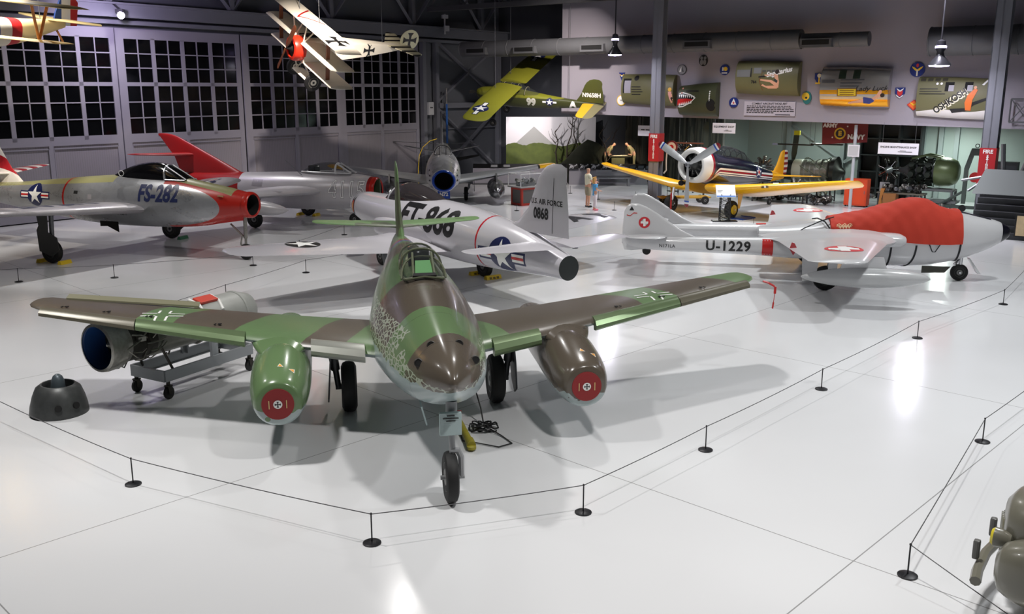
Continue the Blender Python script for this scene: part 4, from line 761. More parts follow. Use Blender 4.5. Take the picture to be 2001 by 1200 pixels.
for s in (-1, 1): mb.path([(1.2, s*.9, .25), (1.0, s*.9, .04), (-1.2, s*.9, .04)], .04, 8); mb.tube((.5, s*.9, .04), (.4, s*.4, 1), .03); mb.tube((-.6, s*.9, .04), (-.5, s*.4, 1), .03)
mb.build('landing_skids', STEEL, h)
t = thing('yellow_hoop', 'thin yellow curved tube arching beside the polished jet canopy', 'tube', (-4.6, 46.9, 0)); mb = MB(); mb.path([(.9, 0, 2.85), (.55, 0, 2.75), (.2, 0, 2.45), (.0, 0, 2.0), (-.05, 0, 1.3), (-.05, 0, .03)], .016, 8); mb.build('hoop_tube', YELLOW, t)
# ---------------------------------------------------------------- twin boom jet with red fabric cover (right)
GW = mat('pale_grey_gloss', (206, 206, 208), .24, .05, coat=.3, var=.03, vs=1)
def vfn(t, c): t.coord(); return t.mix(t.gt(t.x[0], .92), c, lin((20, 20, 30)))
GWF = mat('pale_grey_black_nose', (206, 206, 208), .24, .05, coat=.3, fn=vfn)
v = thing('twin_boom_jet', 'white-grey twin-boom jet U-1229 with an orange-red cloth cover over its cockpit', 'airplane', (12.507, 25.777, 0), R_(-10.83))
B = fuselage('fuselage', [(1.20, 1.40, .01, .01, .01), (1.15, 1.40, .14, .13, .14), (1.0, 1.39, .26, .24, .25), (.75, 1.36, .39, .37, .38), (.3, 1.32, .53, .52, .56), (-.2, 1.28, .64, .66, .70), (-1.0, 1.22, .72, .72, .80), (-2, 1.2, .76, .68, .82), (-3, 1.2, .72, .56, .75), (-4, 1.18, .58, .36, .58), (-5, 1.15, .40, .24, .40), (-5.5, 1.14, .32, .22, .30)], GWF, v, n=2.15)
decal('anti_glare_panel', [(rect(-.42, -.17, .42, .17), 0, 0)], [mat('anti_glare_black', (22, 22, 34), .25)], v, (.22, 0, 2.2), (1, 0, 0), (0, 1, 0), [B], cell=.1)
mb = MB(); rs = []; random.seed(11)
cs = [(-.17, 1.99, .675), (-.5, 2.02, .71), (-.85, 2.16, .73), (-1.2, 2.29, .755), (-1.6, 2.27, .775), (-2.1, 2.10, .79), (-2.7, 1.92, .77), (-3.2, 1.79, .73), (-3.6, 1.71, .67)]
for k in range(57):
    x = cs[0][0]+(cs[-1][0]-cs[0][0])*k/56; q = interp(cs, x); r = []
    zc = 1.14+.04*math.sin(x*2); bt = max(0, (-3.1-x))*.55
    for i in range(41):
        a = PI*i/40; c_, s_ = math.cos(a), math.sin(a); wr = .012*math.sin(x*9+a*5)*math.sin(a*3)+.010*math.sin(x*17-a*9)+.014*math.sin(x*5.5+2.2*math.sin(a*2.3)+1.0)**3
        r.append(Vector((x, (q[2]+.02+wr)*math.copysign(abs(c_)**.8, c_), zc+bt+(q[1]-zc-bt+wr)*s_**.78)))
    for i in range(1, 20): r.append(Vector((x, -q[2]*.97+i*q[2]*.097, zc-.012+bt)))
    rs.append(r)
mb.rings(rs); CL = mat('orange_red_cloth', (184, 52, 33), .85, bump=.5, bs=3.2, var=.08, vs=2); cv = mb.build('cockpit_cover', CL, v, ang=70)
decal('cover_logo', [(text2d('* * *', .16, .02, 1.3), 0, 0), (text2d('VVVV', .10, .01, 1.3), 0, 1)], [mat('logo_cream', (230, 190, 150), .6)], cv, (-3.25, -.5, 1.52), (1, 0, .05), (0, 0, 1), [cv], cell=.08)
STRP = mat('black_strap', (18, 20, 26), .6)
mb = MB()
for (x, lean) in ((-.2, 0), (-1.35, .12), (-2.0, .0)):
    q = interp([(-.2, 1.28, .64, .66, .70), (-1.0, 1.22, .72, .72, .80), (-2, 1.2, .76, .68, .82), (-3, 1.2, .72, .56, .75)], min(-.2, x)); pts = []
    for i in range(13): a = -.15-(1.42)*i/12; e = 2/2.15; c_, s_ = math.cos(a), math.sin(a); pts.append((x-lean*(i/12)**2*2, -(q[2]+.012)*abs(c_)**e, q[1]-(q[4]+.012)*abs(s_)**e))
    for k in range(-1, 2): mb.path([(p_[0]+k*.014, p_[1], p_[2]) for p_ in pts], .012, 5)
mb.build('cover_strap', STRP, v); mb = MB(); mb.path([(-.75, -.735, 1.10), (-.86, -.73, .9), (-.93, -.73, .9), (-1.02, -.745, 1.10)], .014, 5); mb.build('strap_loop', STRP, v)
mb = MB(); mb.path([(-3.55, -.62, 1.35), (-3.75, -.45, 1.62), (-3.9, 0, 1.66), (-4.0, .3, 1.6)], .02, 6); mb.path([(-3.5, -.60, 1.30), (-4.2, -.62, 1.22), (-4.65, -.55, 1.18)], .018, 6); mb.path([(-4.65, -.55, 1.18), (-4.3, -.45, 1.42), (-3.85, -.40, 1.63), (-3.5, -.3, 1.74)], .018, 6); mb.build('tie_cord', STRP, v)
plate('cover_edge_band', [(0, 0), (.22, -.02), (.02, .2)], (-3.62, -.66, 1.27), (1, 0, 0), (0, .3, 1), STRP, v, .02)
for s in (1, -1):
    wg = wing('wing', [(-1.85, .6, 1.22, 3.7, .13, 0), (-2.0, 1.35, 1.24, 3.35, .12, 0), (-2.35, 1.9, 1.25, 2.75, .11, 0), (-3.40, 5.35, 1.36, 1.35, .09, 0)], GW, v, s, tip=.32, camber=.4)
    decal('swiss_cross_roundel', [(circ(.46), 0, 0), (crossp(.36, .11), 1, 1)], [mat('roundel_red', (200, 44, 52), .4), WHITE], wg, (-3.72, s*3.85, 1.9), (0, -s, 0), (s, 0, 0), [wg], cell=.15)
    # intake lip at the wing root
    fuselage('intake_fairing', [(-1.72, 1.24, .26, .10, .12), (-1.85, 1.24, .34, .16, .18), (-2.3, 1.24, .38, .18, .2), (-3.2, 1.22, .3, .15, .18), (-4, 1.2, .1, .08, .08)], GW, v, n=2.4, yc=s*.95, seg=24)
    fuselage('tail_boom', [(-3.3, 1.08, .30, .16, .20), (-3.9, 1.07, .33, .24, .30), (-4.6, 1.04, .30, .27, .32), (-5.6, 1.02, .26, .25, .25), (-7, 1.02, .235, .22, .22), (-8.2, 1.02, .2, .2, .2), (-9.0, 1.05, .1, .16, .16), (-9.32, 1.12, .03, .06, .12)], GW, v, n=2.1, yc=s*1.36, seg=30)
    mb = MB(); rs = []
    prof = [(-6.9, 1.16), (-7.3, 1.24), (-7.7, 1.42), (-8.05, 1.66), (-8.35, 1.86), (-8.65, 2.03), (-8.88, 2.12), (-9.05, 2.13), (-9.18, 2.07), (-9.27, 1.9), (-9.31, 1.4), (-9.31, 1.05), (-8.6, 1.05), (-7.6, 1.05)]
    cx, cz = -8.7, 1.4
    for th, kk in ((-.05, .90), (-.03, .97), (0, 1.0), (.03, .97), (.05, .90)): rs.append([Vector((cx+(x-cx)*kk, s*1.36+th, cz+(z-cz)*kk)) for x, z in prof])
    mb.rings(rs); F_ = mb.build('tail_fin', GW, v, ang=50)
    mb = MB(); mb.prism([(0, .1), (-.25, -.08), (-.2, -.28), (0, -.3), (.4, -.25), (.6, .1)], (-9.05, s*1.36, 1.1), (1, 0, 0), (0, 0, 1), .1); mb.build('rudder_base', GW, v, bevel=.03)
    mb = MB(); mb.lathe([(.03, -.04), (.11, -.035), (.12, 0), (.11, .035), (.03, .04)], (-8.62, s*1.36, .80), (0, 1, 0), 18); mb.build('tail_bumper', BLACK, v)
    wing('tailplane', [(-8.05, 1.36, 1.22, 1.2, .09, 0), (-8.1, 1.62, 1.22, 1.1, .08, 0)], GW, v, s, tip=.28, camber=0)
    if s < 0:
        bm_ = [o for o in v.children if o.name.startswith('tail_boom')][-1]
        decal('registration', [(text2d('U-1229', .37, .012, .98, 0, 1.12), 0, 0)], [INK], v, (-6.4, -1.7, 1.02), (1, 0, 0), (0, 0, 1), [bm_], cell=.08)
        decal('red_band', [(rect(-.145, -.30, .145, .30), 0, 0)], [RED], v, (-5.35, -1.9, 1.02), (1, 0, 0), (0, -.0, 1), [bm_], cell=.08)
        decal('small_registration', [(text2d('N171LA', .13, .002), 0, 0)], [STD], v, (-8.05, -1.7, .98), (1, 0, 0), (0, 0, 1), [bm_], cell=.05)
        decal('swiss_roundel', [(circ(.16), 0, 0), (crossp(.105, .030), 1, 1)], [mat('roundel_red'), WHITE], F_, (-8.70, -1.6, 1.60), (1, 0, 0), (0, 0, 1), [F_, bm_], cell=.06)
        decal('fin_badge', [([(-.07, -.05), (.07, -.05), (0, .07)], 0, 0)], [INK], F_, (-9.06, -1.6, 1.98), (1, 0, 0), (0, 0, 1), [F_]); decal('red_script', [([(-.2, -.02), (-.1, .04), (0, -.01), (.1, .05), (.2, .02), (.2, .0), (.1, .025), (0, -.035), (-.1, .015)], 0, 0)], [RED], F_, (-9.1, -1.6, 1.80), (1, 0, .25), (0, 0, 1), [F_])
    else:
        bm_ = [o for o in v.children if o.name.startswith('tail_boom')][-1]; decal('red_band', [(rect(-.145, -.1, .145, .1), 0, 0)], [RED], v, (-5.35, 1.36, 1.9), (1, 0, 0), (0, 1, 0), [bm_], cell=.08)
    fuselage('drop_tank', [(-1.70, .76, .02, .02, .02), (-1.85, .76, .10, .10, .10), (-2.3, .75, .20, .20, .20), (-3.1, .74, .25, .25, .25), (-3.9, .73, .21, .21, .21), (-4.5, .72, .1, .1, .1), (-4.7, .72, .02, .02, .02)], mat('tank_grey_gloss', (186, 187, 188), .22, coat=.3), v, yc=s*4.0, seg=28)
    plate('tank_pylon', [(0, 0), (1.1, 0), (1.0, .32), (.1, .34)], (-3.8, s*4.0, .93), (1, 0, 0), (0, 0, 1), GW, v, .05)
    leg(v, (-3.7, s*2.1, 1.2), (-3.85, s*2.05, 0), .07, STEEL, wr=.33, ww=.18); plate('gear_door', [(-.25, .35), (.2, .35), (.12, -.35), (-.2, -.4)], (-4.3, s*2.6, .72), (1, 0, 0), (0, s*.1, 1), GW, v); plate('gear_door', [(-.12, .3), (.12, .3), (.08, -.35), (-.12, -.35)], (-3.75, s*2.55, .7), (1, 0, 0), (0, s*.1, 1), GW, v)
    plate('airbrake', [(0, 0), (.05, .17), (.12, .15), (.20, .0), (.1, -.16)], (-4.95, s*3.3, 1.28), (1, 0, 0), (0, 0, 1), mat('airbrake_red', (176, 60, 66), .5), v)
wing('tailplane_centre', [(-8.1, -1.36, 1.36, 1.0, .09, 0), (-8.1, 1.36, 1.36, 1.0, .09, 0)], GW, v, 1, tip=0, camber=0)
def vex(mb): mb.path([(-.02, 0, .62), (-.14, 0, .46), (-.02, 0, .24)], .045, 6)
leg(v, (.02, 0, .75), (.0, 0, 0), .055, CHROME, 'nose_gear_leg', wr=.235, ww=.16, extra=vex)
plate('nose_gear_door', [(0, 0), (.05, 0), (.36, -.42), (.28, -.42)], (.15, -.12, .66), (1, 0, 0), (0, 0, 1), GW, v, .2); plate('nose_gear_door', [(-1.5, 0), (-.2, .12), (-.2, .17), (-1.5, .06)], (.05, -.22, .52), (1, 0, 0), (0, 0, 1), STD, v, .02)
plate('belly_hatch', [(-.0, 0), (.75, .0), (.6, -.18), (0, -.2)], (-1.05, -.25, .43), (1, 0, 0), (0, 0, 1), mat('hatch_dark', (70, 70, 62), .5), v, .02)
t = thing('red_streamer', 'red ribbon standing over the far tail boom of the twin-boom jet', 'ribbon', tuple(world(v, (-8.05, 1.36, 1.45)))); mb = MB(); mb.box((0, 0, .38), (.045, .03, .62)); mb.build('ribbon', RED, t, smooth=False)
# ---------------------------------------------------------------- yellow and navy radial engine trainer
n6 = thing('propeller_fighter', 'navy and yellow radial-engined propeller airplane with a white cowling and three blades', 'airplane', (8.027, 39.93, 0), R_(-137.3))
CY = mat('chrome_yellow_gloss', (240, 178, 20), .28, coat=.3, var=.05)
def t6fn(t, c):
    t.coord(); zc = t.math('SUBTRACT', t.x[2], t.math('MULTIPLY_ADD', t.x[0], .115, 1.86)); fx = t.math('MAXIMUM', t.math('ADD', t.x[0], .55), 0); zc = t.math('ADD', zc, t.math('MULTIPLY', t.math('MULTIPLY', fx, fx), 1.6))
    out = c
    for lo, hi, cc in ((-.02, .03, (236, 234, 230)), (.045, .105, (150, 24, 40)), (.12, .20, (236, 234, 230)), (-.09, -.06, (236, 234, 230))): out = t.mix(t.mul(t.gt(zc, lo), t.lt(zc, hi)), out, lin(cc))
    out = t.mix(t.lt(t.x[0], -5.15), out, lin((240, 178, 20))); return out
B = fuselage('fuselage', [(.1, 2.10, .66, .62, .68), (-.3, 2.08, .62, .58, .80), (-1, 2.0, .58, .52, .85), (-2.2, 1.84, .52, .52, .74), (-3.4, 1.64, .42, .48, .56), (-4.6, 1.44, .29, .34, .36), (-5.6, 1.30, .16, .22, .22), (-6.4, 1.24, .05, .1, .1)], mat('navy_gloss_striped', (18, 22, 44), .2, coat=.4, fn=t6fn), n6, n=2.1)
mb = MB(); mb.lathe([(.50, .62), (.53, .74), (.60, .80), (.67, .78), (.72, .66), (.745, .40), (.745, .1), (.72, -.1), (.64, -.12)], (0, 0, 2.12), (1, 0, .02), 40, caps=(0, 0)); cw = mb.build('cowling', mat('cowling_white_red', (232, 230, 224), .3, fn=lambda t, c: (t.coord(), t.mix(t.lt(t.x[0], .22), c, t.mix(t.lt(t.x[0], .08), lin((150, 24, 40)), lin((18, 22, 44)))))[1]), n6)
for k in range(9):
    a = 2*PI*k/9+.2; d = Vector((0, math.cos(a), math.sin(a))); c = Vector((.42, 0, 2.12)); mb = MB(); mb.lathe([(.09, .16), (.125, .2), (.10, .24), (.125, .28), (.10, .32), (.12, .36), (.10, .42), (.08, .5)], c, d, 10); cyl = mb.build('cylinder', mat('cylinder_grey', (70, 72, 72), .45, .5), n6); mb = MB(); mb.path([c+d*.2+Vector((.12, 0, 0)), c+d*.5+Vector((.1, .04, 0))], .014, 5); mb.build('pushrod', ALLOY, cyl)
mb = MB(); mb.lathe([(.24, .3), (.25, .5), (.17, .62), (.10, .70), (.08, .9), (.04, .96)], (0, 0, 2.13), (1, 0, .05), 20); mb.build('crankcase', mat('crankcase_grey', (90, 92, 90), .35, .5), n6)
mb = MB(); mb.lathe([(.63, .0), (.63, .35)], (0, 0, 2.12), (1, 0, 0), 30); mb.build('cowling_backplate', DARK, n6)
pr = MB(); pr.lathe([(.1, -.14), (.12, -.08), (.12, .08), (.06, .14)], (.95, 0, 2.18), (1, 0, 0), 16); ph = pr.build('propeller_hub', STEEL, n6)
def blade(root, c, a, R, mats, w_=.15, tw=.5):
    mb = MB(); d = Vector((0, math.cos(a), math.sin(a))); u = Vector((0, -math.sin(a), math.cos(a))); rs = []; X = Vector((1, 0, 0)); fr = [0.06, .2, .35, .55, .75, .84, .88, .92, .96, .985, 1.0]; ms = []
    for f_ in fr:
        w2 = w_*(.35 if f_ < .1 else .55+.45*min(1, (f_-.1)/.35)) * (1 if f_ < .9 else math.sqrt(max(.02, 1-((f_-.9)/.1)**2))); th = .05*(1-f_)+.012; an = tw*(1-f_*.6); e1 = u*math.cos(an)+X*math.sin(an); e2 = X*math.cos(an)-u*math.sin(an)
        rs.append([c+d*R*f_+e1*w2*p_+e2*th*q_ for p_, q_ in ((-1, 0), (-.5, .8), (.3, 1), (1, .1), (.3, -.5), (-.5, -.4))])
    for i in range(len(fr)-1): mb.rings(rs[i:i+2], 0 if fr[i] < .84 else (1 if fr[i] < .88 else (2 if fr[i] < .92 else 3)), (0, 0))
    mb.rings([rs[0], rs[0]], 0, (1, 0)); mb.rings([rs[-1], rs[-1]], 3, (0, 1)); return mb.build('propeller_blade', mats, root)
PBM = [mat('blade_pale_grey', (176, 178, 178), .4), mat('blade_blue', (36, 80, 170), .4), WHITE, mat('blade_red', (140, 30, 36), .4)]
for a in (270, 152, 30): blade(ph, Vector((.97, 0, 2.18)), R_(a), 1.78, PBM, .15)
cpy = fuselage('canopy', [(-.8, 2.42, .28, .02, .1), (-1.1, 2.42, .35, .32, .1), (-1.5, 2.40, .38, .46, .12), (-2.2, 2.30, .37, .46, .1), (-2.9, 2.16, .28, .32, .1), (-3.6, 1.98, .18, .12, .1), (-3.9, 1.92, .1, .02, .05)], GLASS, n6, seg=24)
mb = MB()
for (x, z, hw, ht) in ((-1.2, 2.42, .34, .30), (-1.55, 2.40, .355, .41), (-2.0, 2.33, .35, .43), (-2.45, 2.25, .33, .40), (-2.9, 2.16, .29, .33)): arch2(mb, x, hw, z, ht, 0, .016)
for s in (-1, 0, 1): mb.path([(-.9, s*.18, 2.44), (-1.5, s*.2, 2.80-abs(s)*.03), (-2.2, s*.2, 2.71-abs(s)*.03), (-2.9, s*.15, 2.48)], .015, 5)
mb.build('canopy_frame', mat('frame_dark_steel', (50, 52, 58), .3, .6), cpy)
NAVYM = mat('star_blue', (60, 76, 110), .5)
for s in (1, -1):
    wg = wing('wing', [(.38, .45, 1.26, 2.9, .15, 12), (.33, 1.5, 1.28, 2.7, .15, 12), (-.50, 6.05, 1.78, 1.55, .13, 12)], CY, n6, s, tip=.35, camber=.8)
    decal('wing_star', [(circ(.48), 0, 0), (starp(.42), 1, 1), (circ(.12), 0, 2)], [NAVYM, mat('star_pale', (200, 200, 206), .5)], wg, (-1.0, s*4.9, .9), (0, s, 0), (s, 0, 0) if False else (-s, 0, 0), [wg], cell=.2)
    decal('leading_edge_marking', [(rect(-.16, -.06, .16, .06), 0, 0), (circ(.045, 12, (.02, 0)), 1, 1)], [INK, WHITE], wg, (.6, s*3.1, 1.42), (0, s, .11), (0, 0, 1), [wg], cell=.1)
    leg(n6, (.1, s*1.35, 1.1), (.0, s*1.56, 0), .06, CHROME, wr=.37, ww=.28, hub=mat('hub_yellow', (226, 186, 30), .4) if s > 0 else HUB)
    mb = MB(); mb.lathe([(.2, 0), (.2, .02), (.05, .035)], (0, s*1.69, .37), (0, s, 0), 20); mb.build('wheel_disc', mat('hub_yellow') if s > 0 else ALLOY, n6)
    plate('gear_door', [(-.18, 0), (.18, 0), (.1, -.62), (-.02, -.62)], (-.35, s*1.75, 1.02), (1, 0, 0), (0, s*.05, 1), CY, n6)
    wing('horizontal_stabilizer', [(-5.15, .05, 1.38, 1.15, .09, 6), (-5.6, 1.85, 1.42, .7, .08, 6)], CY, n6, s, tip=.25, camber=0)
    decal('fuselage_star', [(circ(.27), 0, 0), (starp(.25), 1, 1), (circ(.08), 2, 2)], SM, n6, (-3.75, s*.5, 1.62), (-s, 0, -.1*s) if s > 0 else (1, 0, .1), (0, 0, 1), [B], cell=.08)
fin('tail_fin', [(-5.35, 1.35, 1.3, .09), (-5.75, 1.8, .98, .09), (-6.05, 2.35, .62, .08)], mat('fin_yellow_striped', (240, 178, 20), .3, fn=lambda t, c: (t.coord(), t.mix(t.lt(t.lincomb(1, 0, .05), -6.27), c, t.mix(t.gt(t.math('FRACT', t.math('MULTIPLY', t.x[2], 4.2)), .5), lin((230, 228, 226)), lin((150, 30, 40)))))[1]), n6, tipr=.12)
leg(n6, (-5.35, 0, 1.1), (-5.33, 0, 0), .03, STEEL, 'tail_wheel_leg', wr=.15, ww=.1)
mb = MB(); mb.lathe([(.06, -.3), (.09, 0), (.12, .0), (.1, .1)], (.55, -.62, 1.35), (1, 0, 0), 14); mb.build('exhaust_stack', DARK, n6)
t = thing('drip_tray', 'blue tray under the yellow-hubbed wheel of the propeller airplane', 'tray', (9.55, 38.75, 0), R_(-137)); mb = MB(); mb.box((0, 0, .015), (.9, .7, .03)); mb.box((.45, 0, .03), (.02, .7, .06)); mb.box((-.45, 0, .03), (.02, .7, .06)); mb.build('tray_pan', mat('tray_blue', (30, 60, 130), .5), t, smooth=False)
# information sign on a black lattice stand
t = thing('information_sign', 'white tilted information placard on a black lattice stand before the yellow-winged airplane', 'sign', (8.62, 37.9, 0), 0); mb = MB(); mb.box((0, 0, .02), (1.0, .4, .04)); K = mat('stand_black', (16, 16, 18), .4); mb.build('stand_base', K, t, smooth=False); mb = MB()
for (x, y) in ((-.2, -.12), (.2, -.12), (.2, .12), (-.2, .12)): mb.tube((x, y, .03), (x*.9, y, 1.1), .018, seg=6)
for k in range(6):
    z = .05+k*.175
    for (a, b) in (((-.2, -.12), (.2, -.12)), ((.2, .12), (-.2, .12)), ((-.2, -.12), (-.2, .12)), ((.2, -.12), (.2, .12))): mb.tube((a[0], a[1], z), (b[0], b[1], z+.17), .01, seg=5); mb.tube((b[0], b[1], z), (a[0], a[1], z+.17), .01, seg=5)
mb.build('lattice_stand', K, t); mb = MB(); mb.box((0, 0, 1.22), (.78, .04, .56), R=Matrix.Rotation(R_(-35), 3, 'X')@Matrix.Rotation(.0, 3, 'Z')); pn = mb.build('placard', WHITE, t, smooth=False, bevel=.01)
up = Matrix.Rotation(R_(-35), 3, 'X')@Vector((0, 0, 1)); decal('placard_print', [(rect(-.38, -.27, .38, -.21), 0, 0), (rect(-.33, .0, -.12, .02), 1, 0), (rect(-.33, -.05, -.18, -.035), 1, 0)], [mat('print_blue', (60, 120, 200), .5), STD], pn, Vector((0, 0, 1.22)), (1, 0, 0), up, None, off=.024)
# ---------------------------------------------------------------- hanging white triplane
WV = mat('warm_white_fabric', (238, 232, 216), .55, var=.04); PROPB = mat('propeller_wood', (110, 62, 36), .35, var=.3)
d = thing('triplane', 'white triplane with a red cowling and black crosses hanging from the roof', 'airplane', (-7.928, 39.596, 6.884), (R_(-23.9), R_(1.18), R_(-142.0)))
mb = MB(); rs = []
for (x, hw, zt, zb) in ((.75, .42, .42, -.48), (.0, .40, .42, -.46), (-1.0, .36, .36, -.40), (-2.2, .27, .28, -.28), (-3.3, .15, .2, -.14), (-4.1, .05, .15, -.02)): rs.append([Vector((x, hw*a, (zt+zb)/2+(zt-zb)/2*b)) for a, b in ((1, .7), (.85, .95), (0, 1.12), (-.85, .95), (-1, .7), (-1, -.95), (-.9, -1), (.9, -1), (1, -.95))])
mb.rings(rs); B = mb.build('fuselage', WV, d, ang=30)
mb = MB(); mb.lathe([(.47, -.02), (.50, .15), (.50, .34), (.46, .44), (.36, .47), (.34, .42)], (.72, 0, -.02), (1, 0, 0), 32, caps=(1, 0)); cw = mb.build('cowling', mat('cowling_red', (222, 48, 24), .35), d); mb = MB(); mb.lathe([(.36, .36), (.2, .38), (.1, .5), (.05, .62)], (.72, 0, -.02), (1, 0, 0), 20); mb.build('engine_core', DARK, cw)
for a in (62, 242): b_ = blade(d, Vector((1.36, 0, 0)), R_(a), 1.25, [PROPB]*4, .11, .4)
CRS = [INK]
for nm, (xl, z, hs, gap) in {'top': (1.05, 1.18, 3.45, 0), 'middle': (.95, .30, 3.0, .0), 'lower': (.75, -.52, 2.75, .0)}.items():
    mb = MB(); S = [[xl, y, z, 1.0, .13, 0] for y in [-hs+k*hs/4 for k in range(9)]]; mb.rings(wing_rings(S, 1, 1.5, .0)); wg = mb.build('wing', WV, d, ang=60)
    mb = MB()
    for s in (-1, 1): mb.rings(wing_rings([[xl, hs*s, z, 1.0, .13, 0], [xl-.15, (hs+.12)*s, z, .8, .08, 0], [xl-.5, (hs+.2)*s, z, .45, .02, 0]], 1, 1.0, 0))
    mb.build('wing_tip', WV, wg, ang=60)
    if nm == 'top':
        for s in (1, -1): decal('wing_cross', [(patee(.46, .07, .2), 0, 0)], CRS, wg, (.55, s*2.5, 1.8), (0, -1, 0), (1, 0, 0), [wg], cell=.2)
        decal('red_chevron', [([(-.9, -.50), (-.82, -.54), (.0, .36), (.82, -.54), (.9, -.50), (0, .46)], 0, 0)], [RED], wg, (.55, -.1, 1.8), (0, -1, 0), (1, 0, 0), [wg], cell=.2)
for s in (1, -1):
    plate('interplane_strut', [(-.08, 0), (.08, 0), (.08, .82), (-.08, .82)], (.55, s*2.15, -.47), (1, 0, 0), (.12, 0, 1), WOODB, d, .04); plate('interplane_strut', [(-.08, 0), (.08, 0), (.08, .85), (-.08, .85)], (.66, s*2.15, .38), (1, 0, 0), (.10, 0, 1), WOODB, d, .04)
    mb = MB(); mb.tube((.85, s*.38, .35), (.9, s*.62, 1.18), .03); mb.tube((.85, s*.38, .35), (.25, s*.62, 1.16), .03); mb.build('cabane_strut', WV, d)
    mb = MB(); mb.tube((.75, s*.40, -.45), (.45, s*.72, -1.1), .028); mb.tube((.0, s*.38, -.45), (.42, s*.72, -1.1), .028); ls = mb.build('undercarriage_strut', WV, d); wheel('wheel', (.45, s*.84, -1.13), .38, .14, ls, WV)
    mb = MB(); mb.prism([(-3.15, .1), (-4.15, .1), (-4.3, 1.15), (-4.05, 1.35), (-3.9, 1.3)], (0, 0, .17), (1, 0, 0), (0, s, 0), .04); st = mb.build('tailplane', mat('tail_striped', (232, 226, 196), .55, fn=lambda t, c: (t.coord(), t.mix(t.mul(t.gt(t.math('FRACT', t.math('MULTIPLY', t.math('ABSOLUTE', t.x[1]), 2.2)), .62), t.gt(t.x[0], -5)), c, (.01, .01, .01)))[1]), d, smooth=False)
    decal('fuselage_cross', [(patee(.27, .04, .12), 0, 0)], CRS, d, (-2.25, s*.5, .0), (-s, 0, 0), (0, 0, 1), [B], off=.01)
mb = MB(); mb.tube((.45, -.78, -1.13), (.45, .78, -1.13), .03); mb.rings(wing_rings([[.7, -.62, -1.13, .5, .14, 0], [.7, .62, -1.13, .5, .14, 0]], 1, 1, 0)); mb.build('axle_wing', WV, d)
mb = MB(); mb.lathe([(.40, -.02), (.46, -.01), (.46, .01), (.40, .02)], (-4.32, 0, .36), (0, 1, 0), 32); rd = mb.build('rudder', mat('rudder_cream', (226, 224, 188), .5), d)
for s in (1, -1): decal('rudder_cross', [(patee(.33, .05, .15), 0, 0)], CRS, rd, (-4.32, s*.022, .36), (-s, 0, 0), (0, 0, 1), None, off=.004)
mb = MB(); mb.box((.3, 0, .5), (.5, .2, .12)); mb.tube((.2, .12, .52), (.8, .12, .52), .03); mb.tube((.2, -.12, .52), (.8, -.12, .52), .03); mb.build('machine_gun', DARK, d, smooth=False)
Rinv = (Matrix.Translation(d.location)@__import__('mathutils').Euler(d.rotation_euler).to_matrix().to_4x4()).inverted()
def wires(root, pts, name='suspension_wire'):
    from mathutils import Euler
    Mi = (Matrix.Translation(root.location)@Euler(root.rotation_euler).to_matrix().to_4x4()); inv = Mi.inverted(); 
    for q in pts: mb = MB(); w_ = Mi@Vector(q); mb.tube(q, inv@Vector((w_.x, w_.y, 11.95)), .012, seg=5); mb.build(name, STEEL, root)
wires(d, [(.5, .9, 1.2), (.5, -.9, 1.2), (-3.0, 0, .2)])
# ---------------------------------------------------------------- hanging olive observation airplane
OD = mat('olive_green_paint', (116, 118, 34), .4, var=.08, fn=lambda t, c: (t.coord(), t.mix(t.gt(t.x[2], t_z(t)), tuple(q*.42 for q in c), c))[1]) if False else None
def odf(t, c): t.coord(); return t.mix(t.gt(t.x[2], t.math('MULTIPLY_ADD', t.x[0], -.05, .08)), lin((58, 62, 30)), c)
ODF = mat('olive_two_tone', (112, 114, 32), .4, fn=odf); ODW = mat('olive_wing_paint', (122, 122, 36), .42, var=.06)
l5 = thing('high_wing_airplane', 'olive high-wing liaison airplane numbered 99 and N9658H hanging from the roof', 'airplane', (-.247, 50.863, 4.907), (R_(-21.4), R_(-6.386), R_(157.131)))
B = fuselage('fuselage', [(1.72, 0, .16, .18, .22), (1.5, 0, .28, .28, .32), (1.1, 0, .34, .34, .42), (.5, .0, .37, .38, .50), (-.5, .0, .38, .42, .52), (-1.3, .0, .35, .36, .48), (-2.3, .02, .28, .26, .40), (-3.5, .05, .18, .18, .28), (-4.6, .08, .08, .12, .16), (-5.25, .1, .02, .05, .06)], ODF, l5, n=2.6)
cb = fuselage('cabin_glazing', [(.62, .3, .30, .06, .1), (.45, .3, .33, .3, .1), (.1, .32, .34, .42, .1), (-.6, .32, .34, .42, .1), (-1.3, .3, .28, .22, .1), (-1.8, .25, .15, .08, .1)], GLASS, l5, n=2.8, seg=24); mb = MB()
for x, ht in ((.42, .30), (.1, .42), (-.3, .42), (-.7, .41), (-1.15, .28)): arch2(mb, x, .345, .32, ht, 0, .018)
mb.build('cabin_frame', mat('frame_khaki', (120, 116, 90), .5), cb)
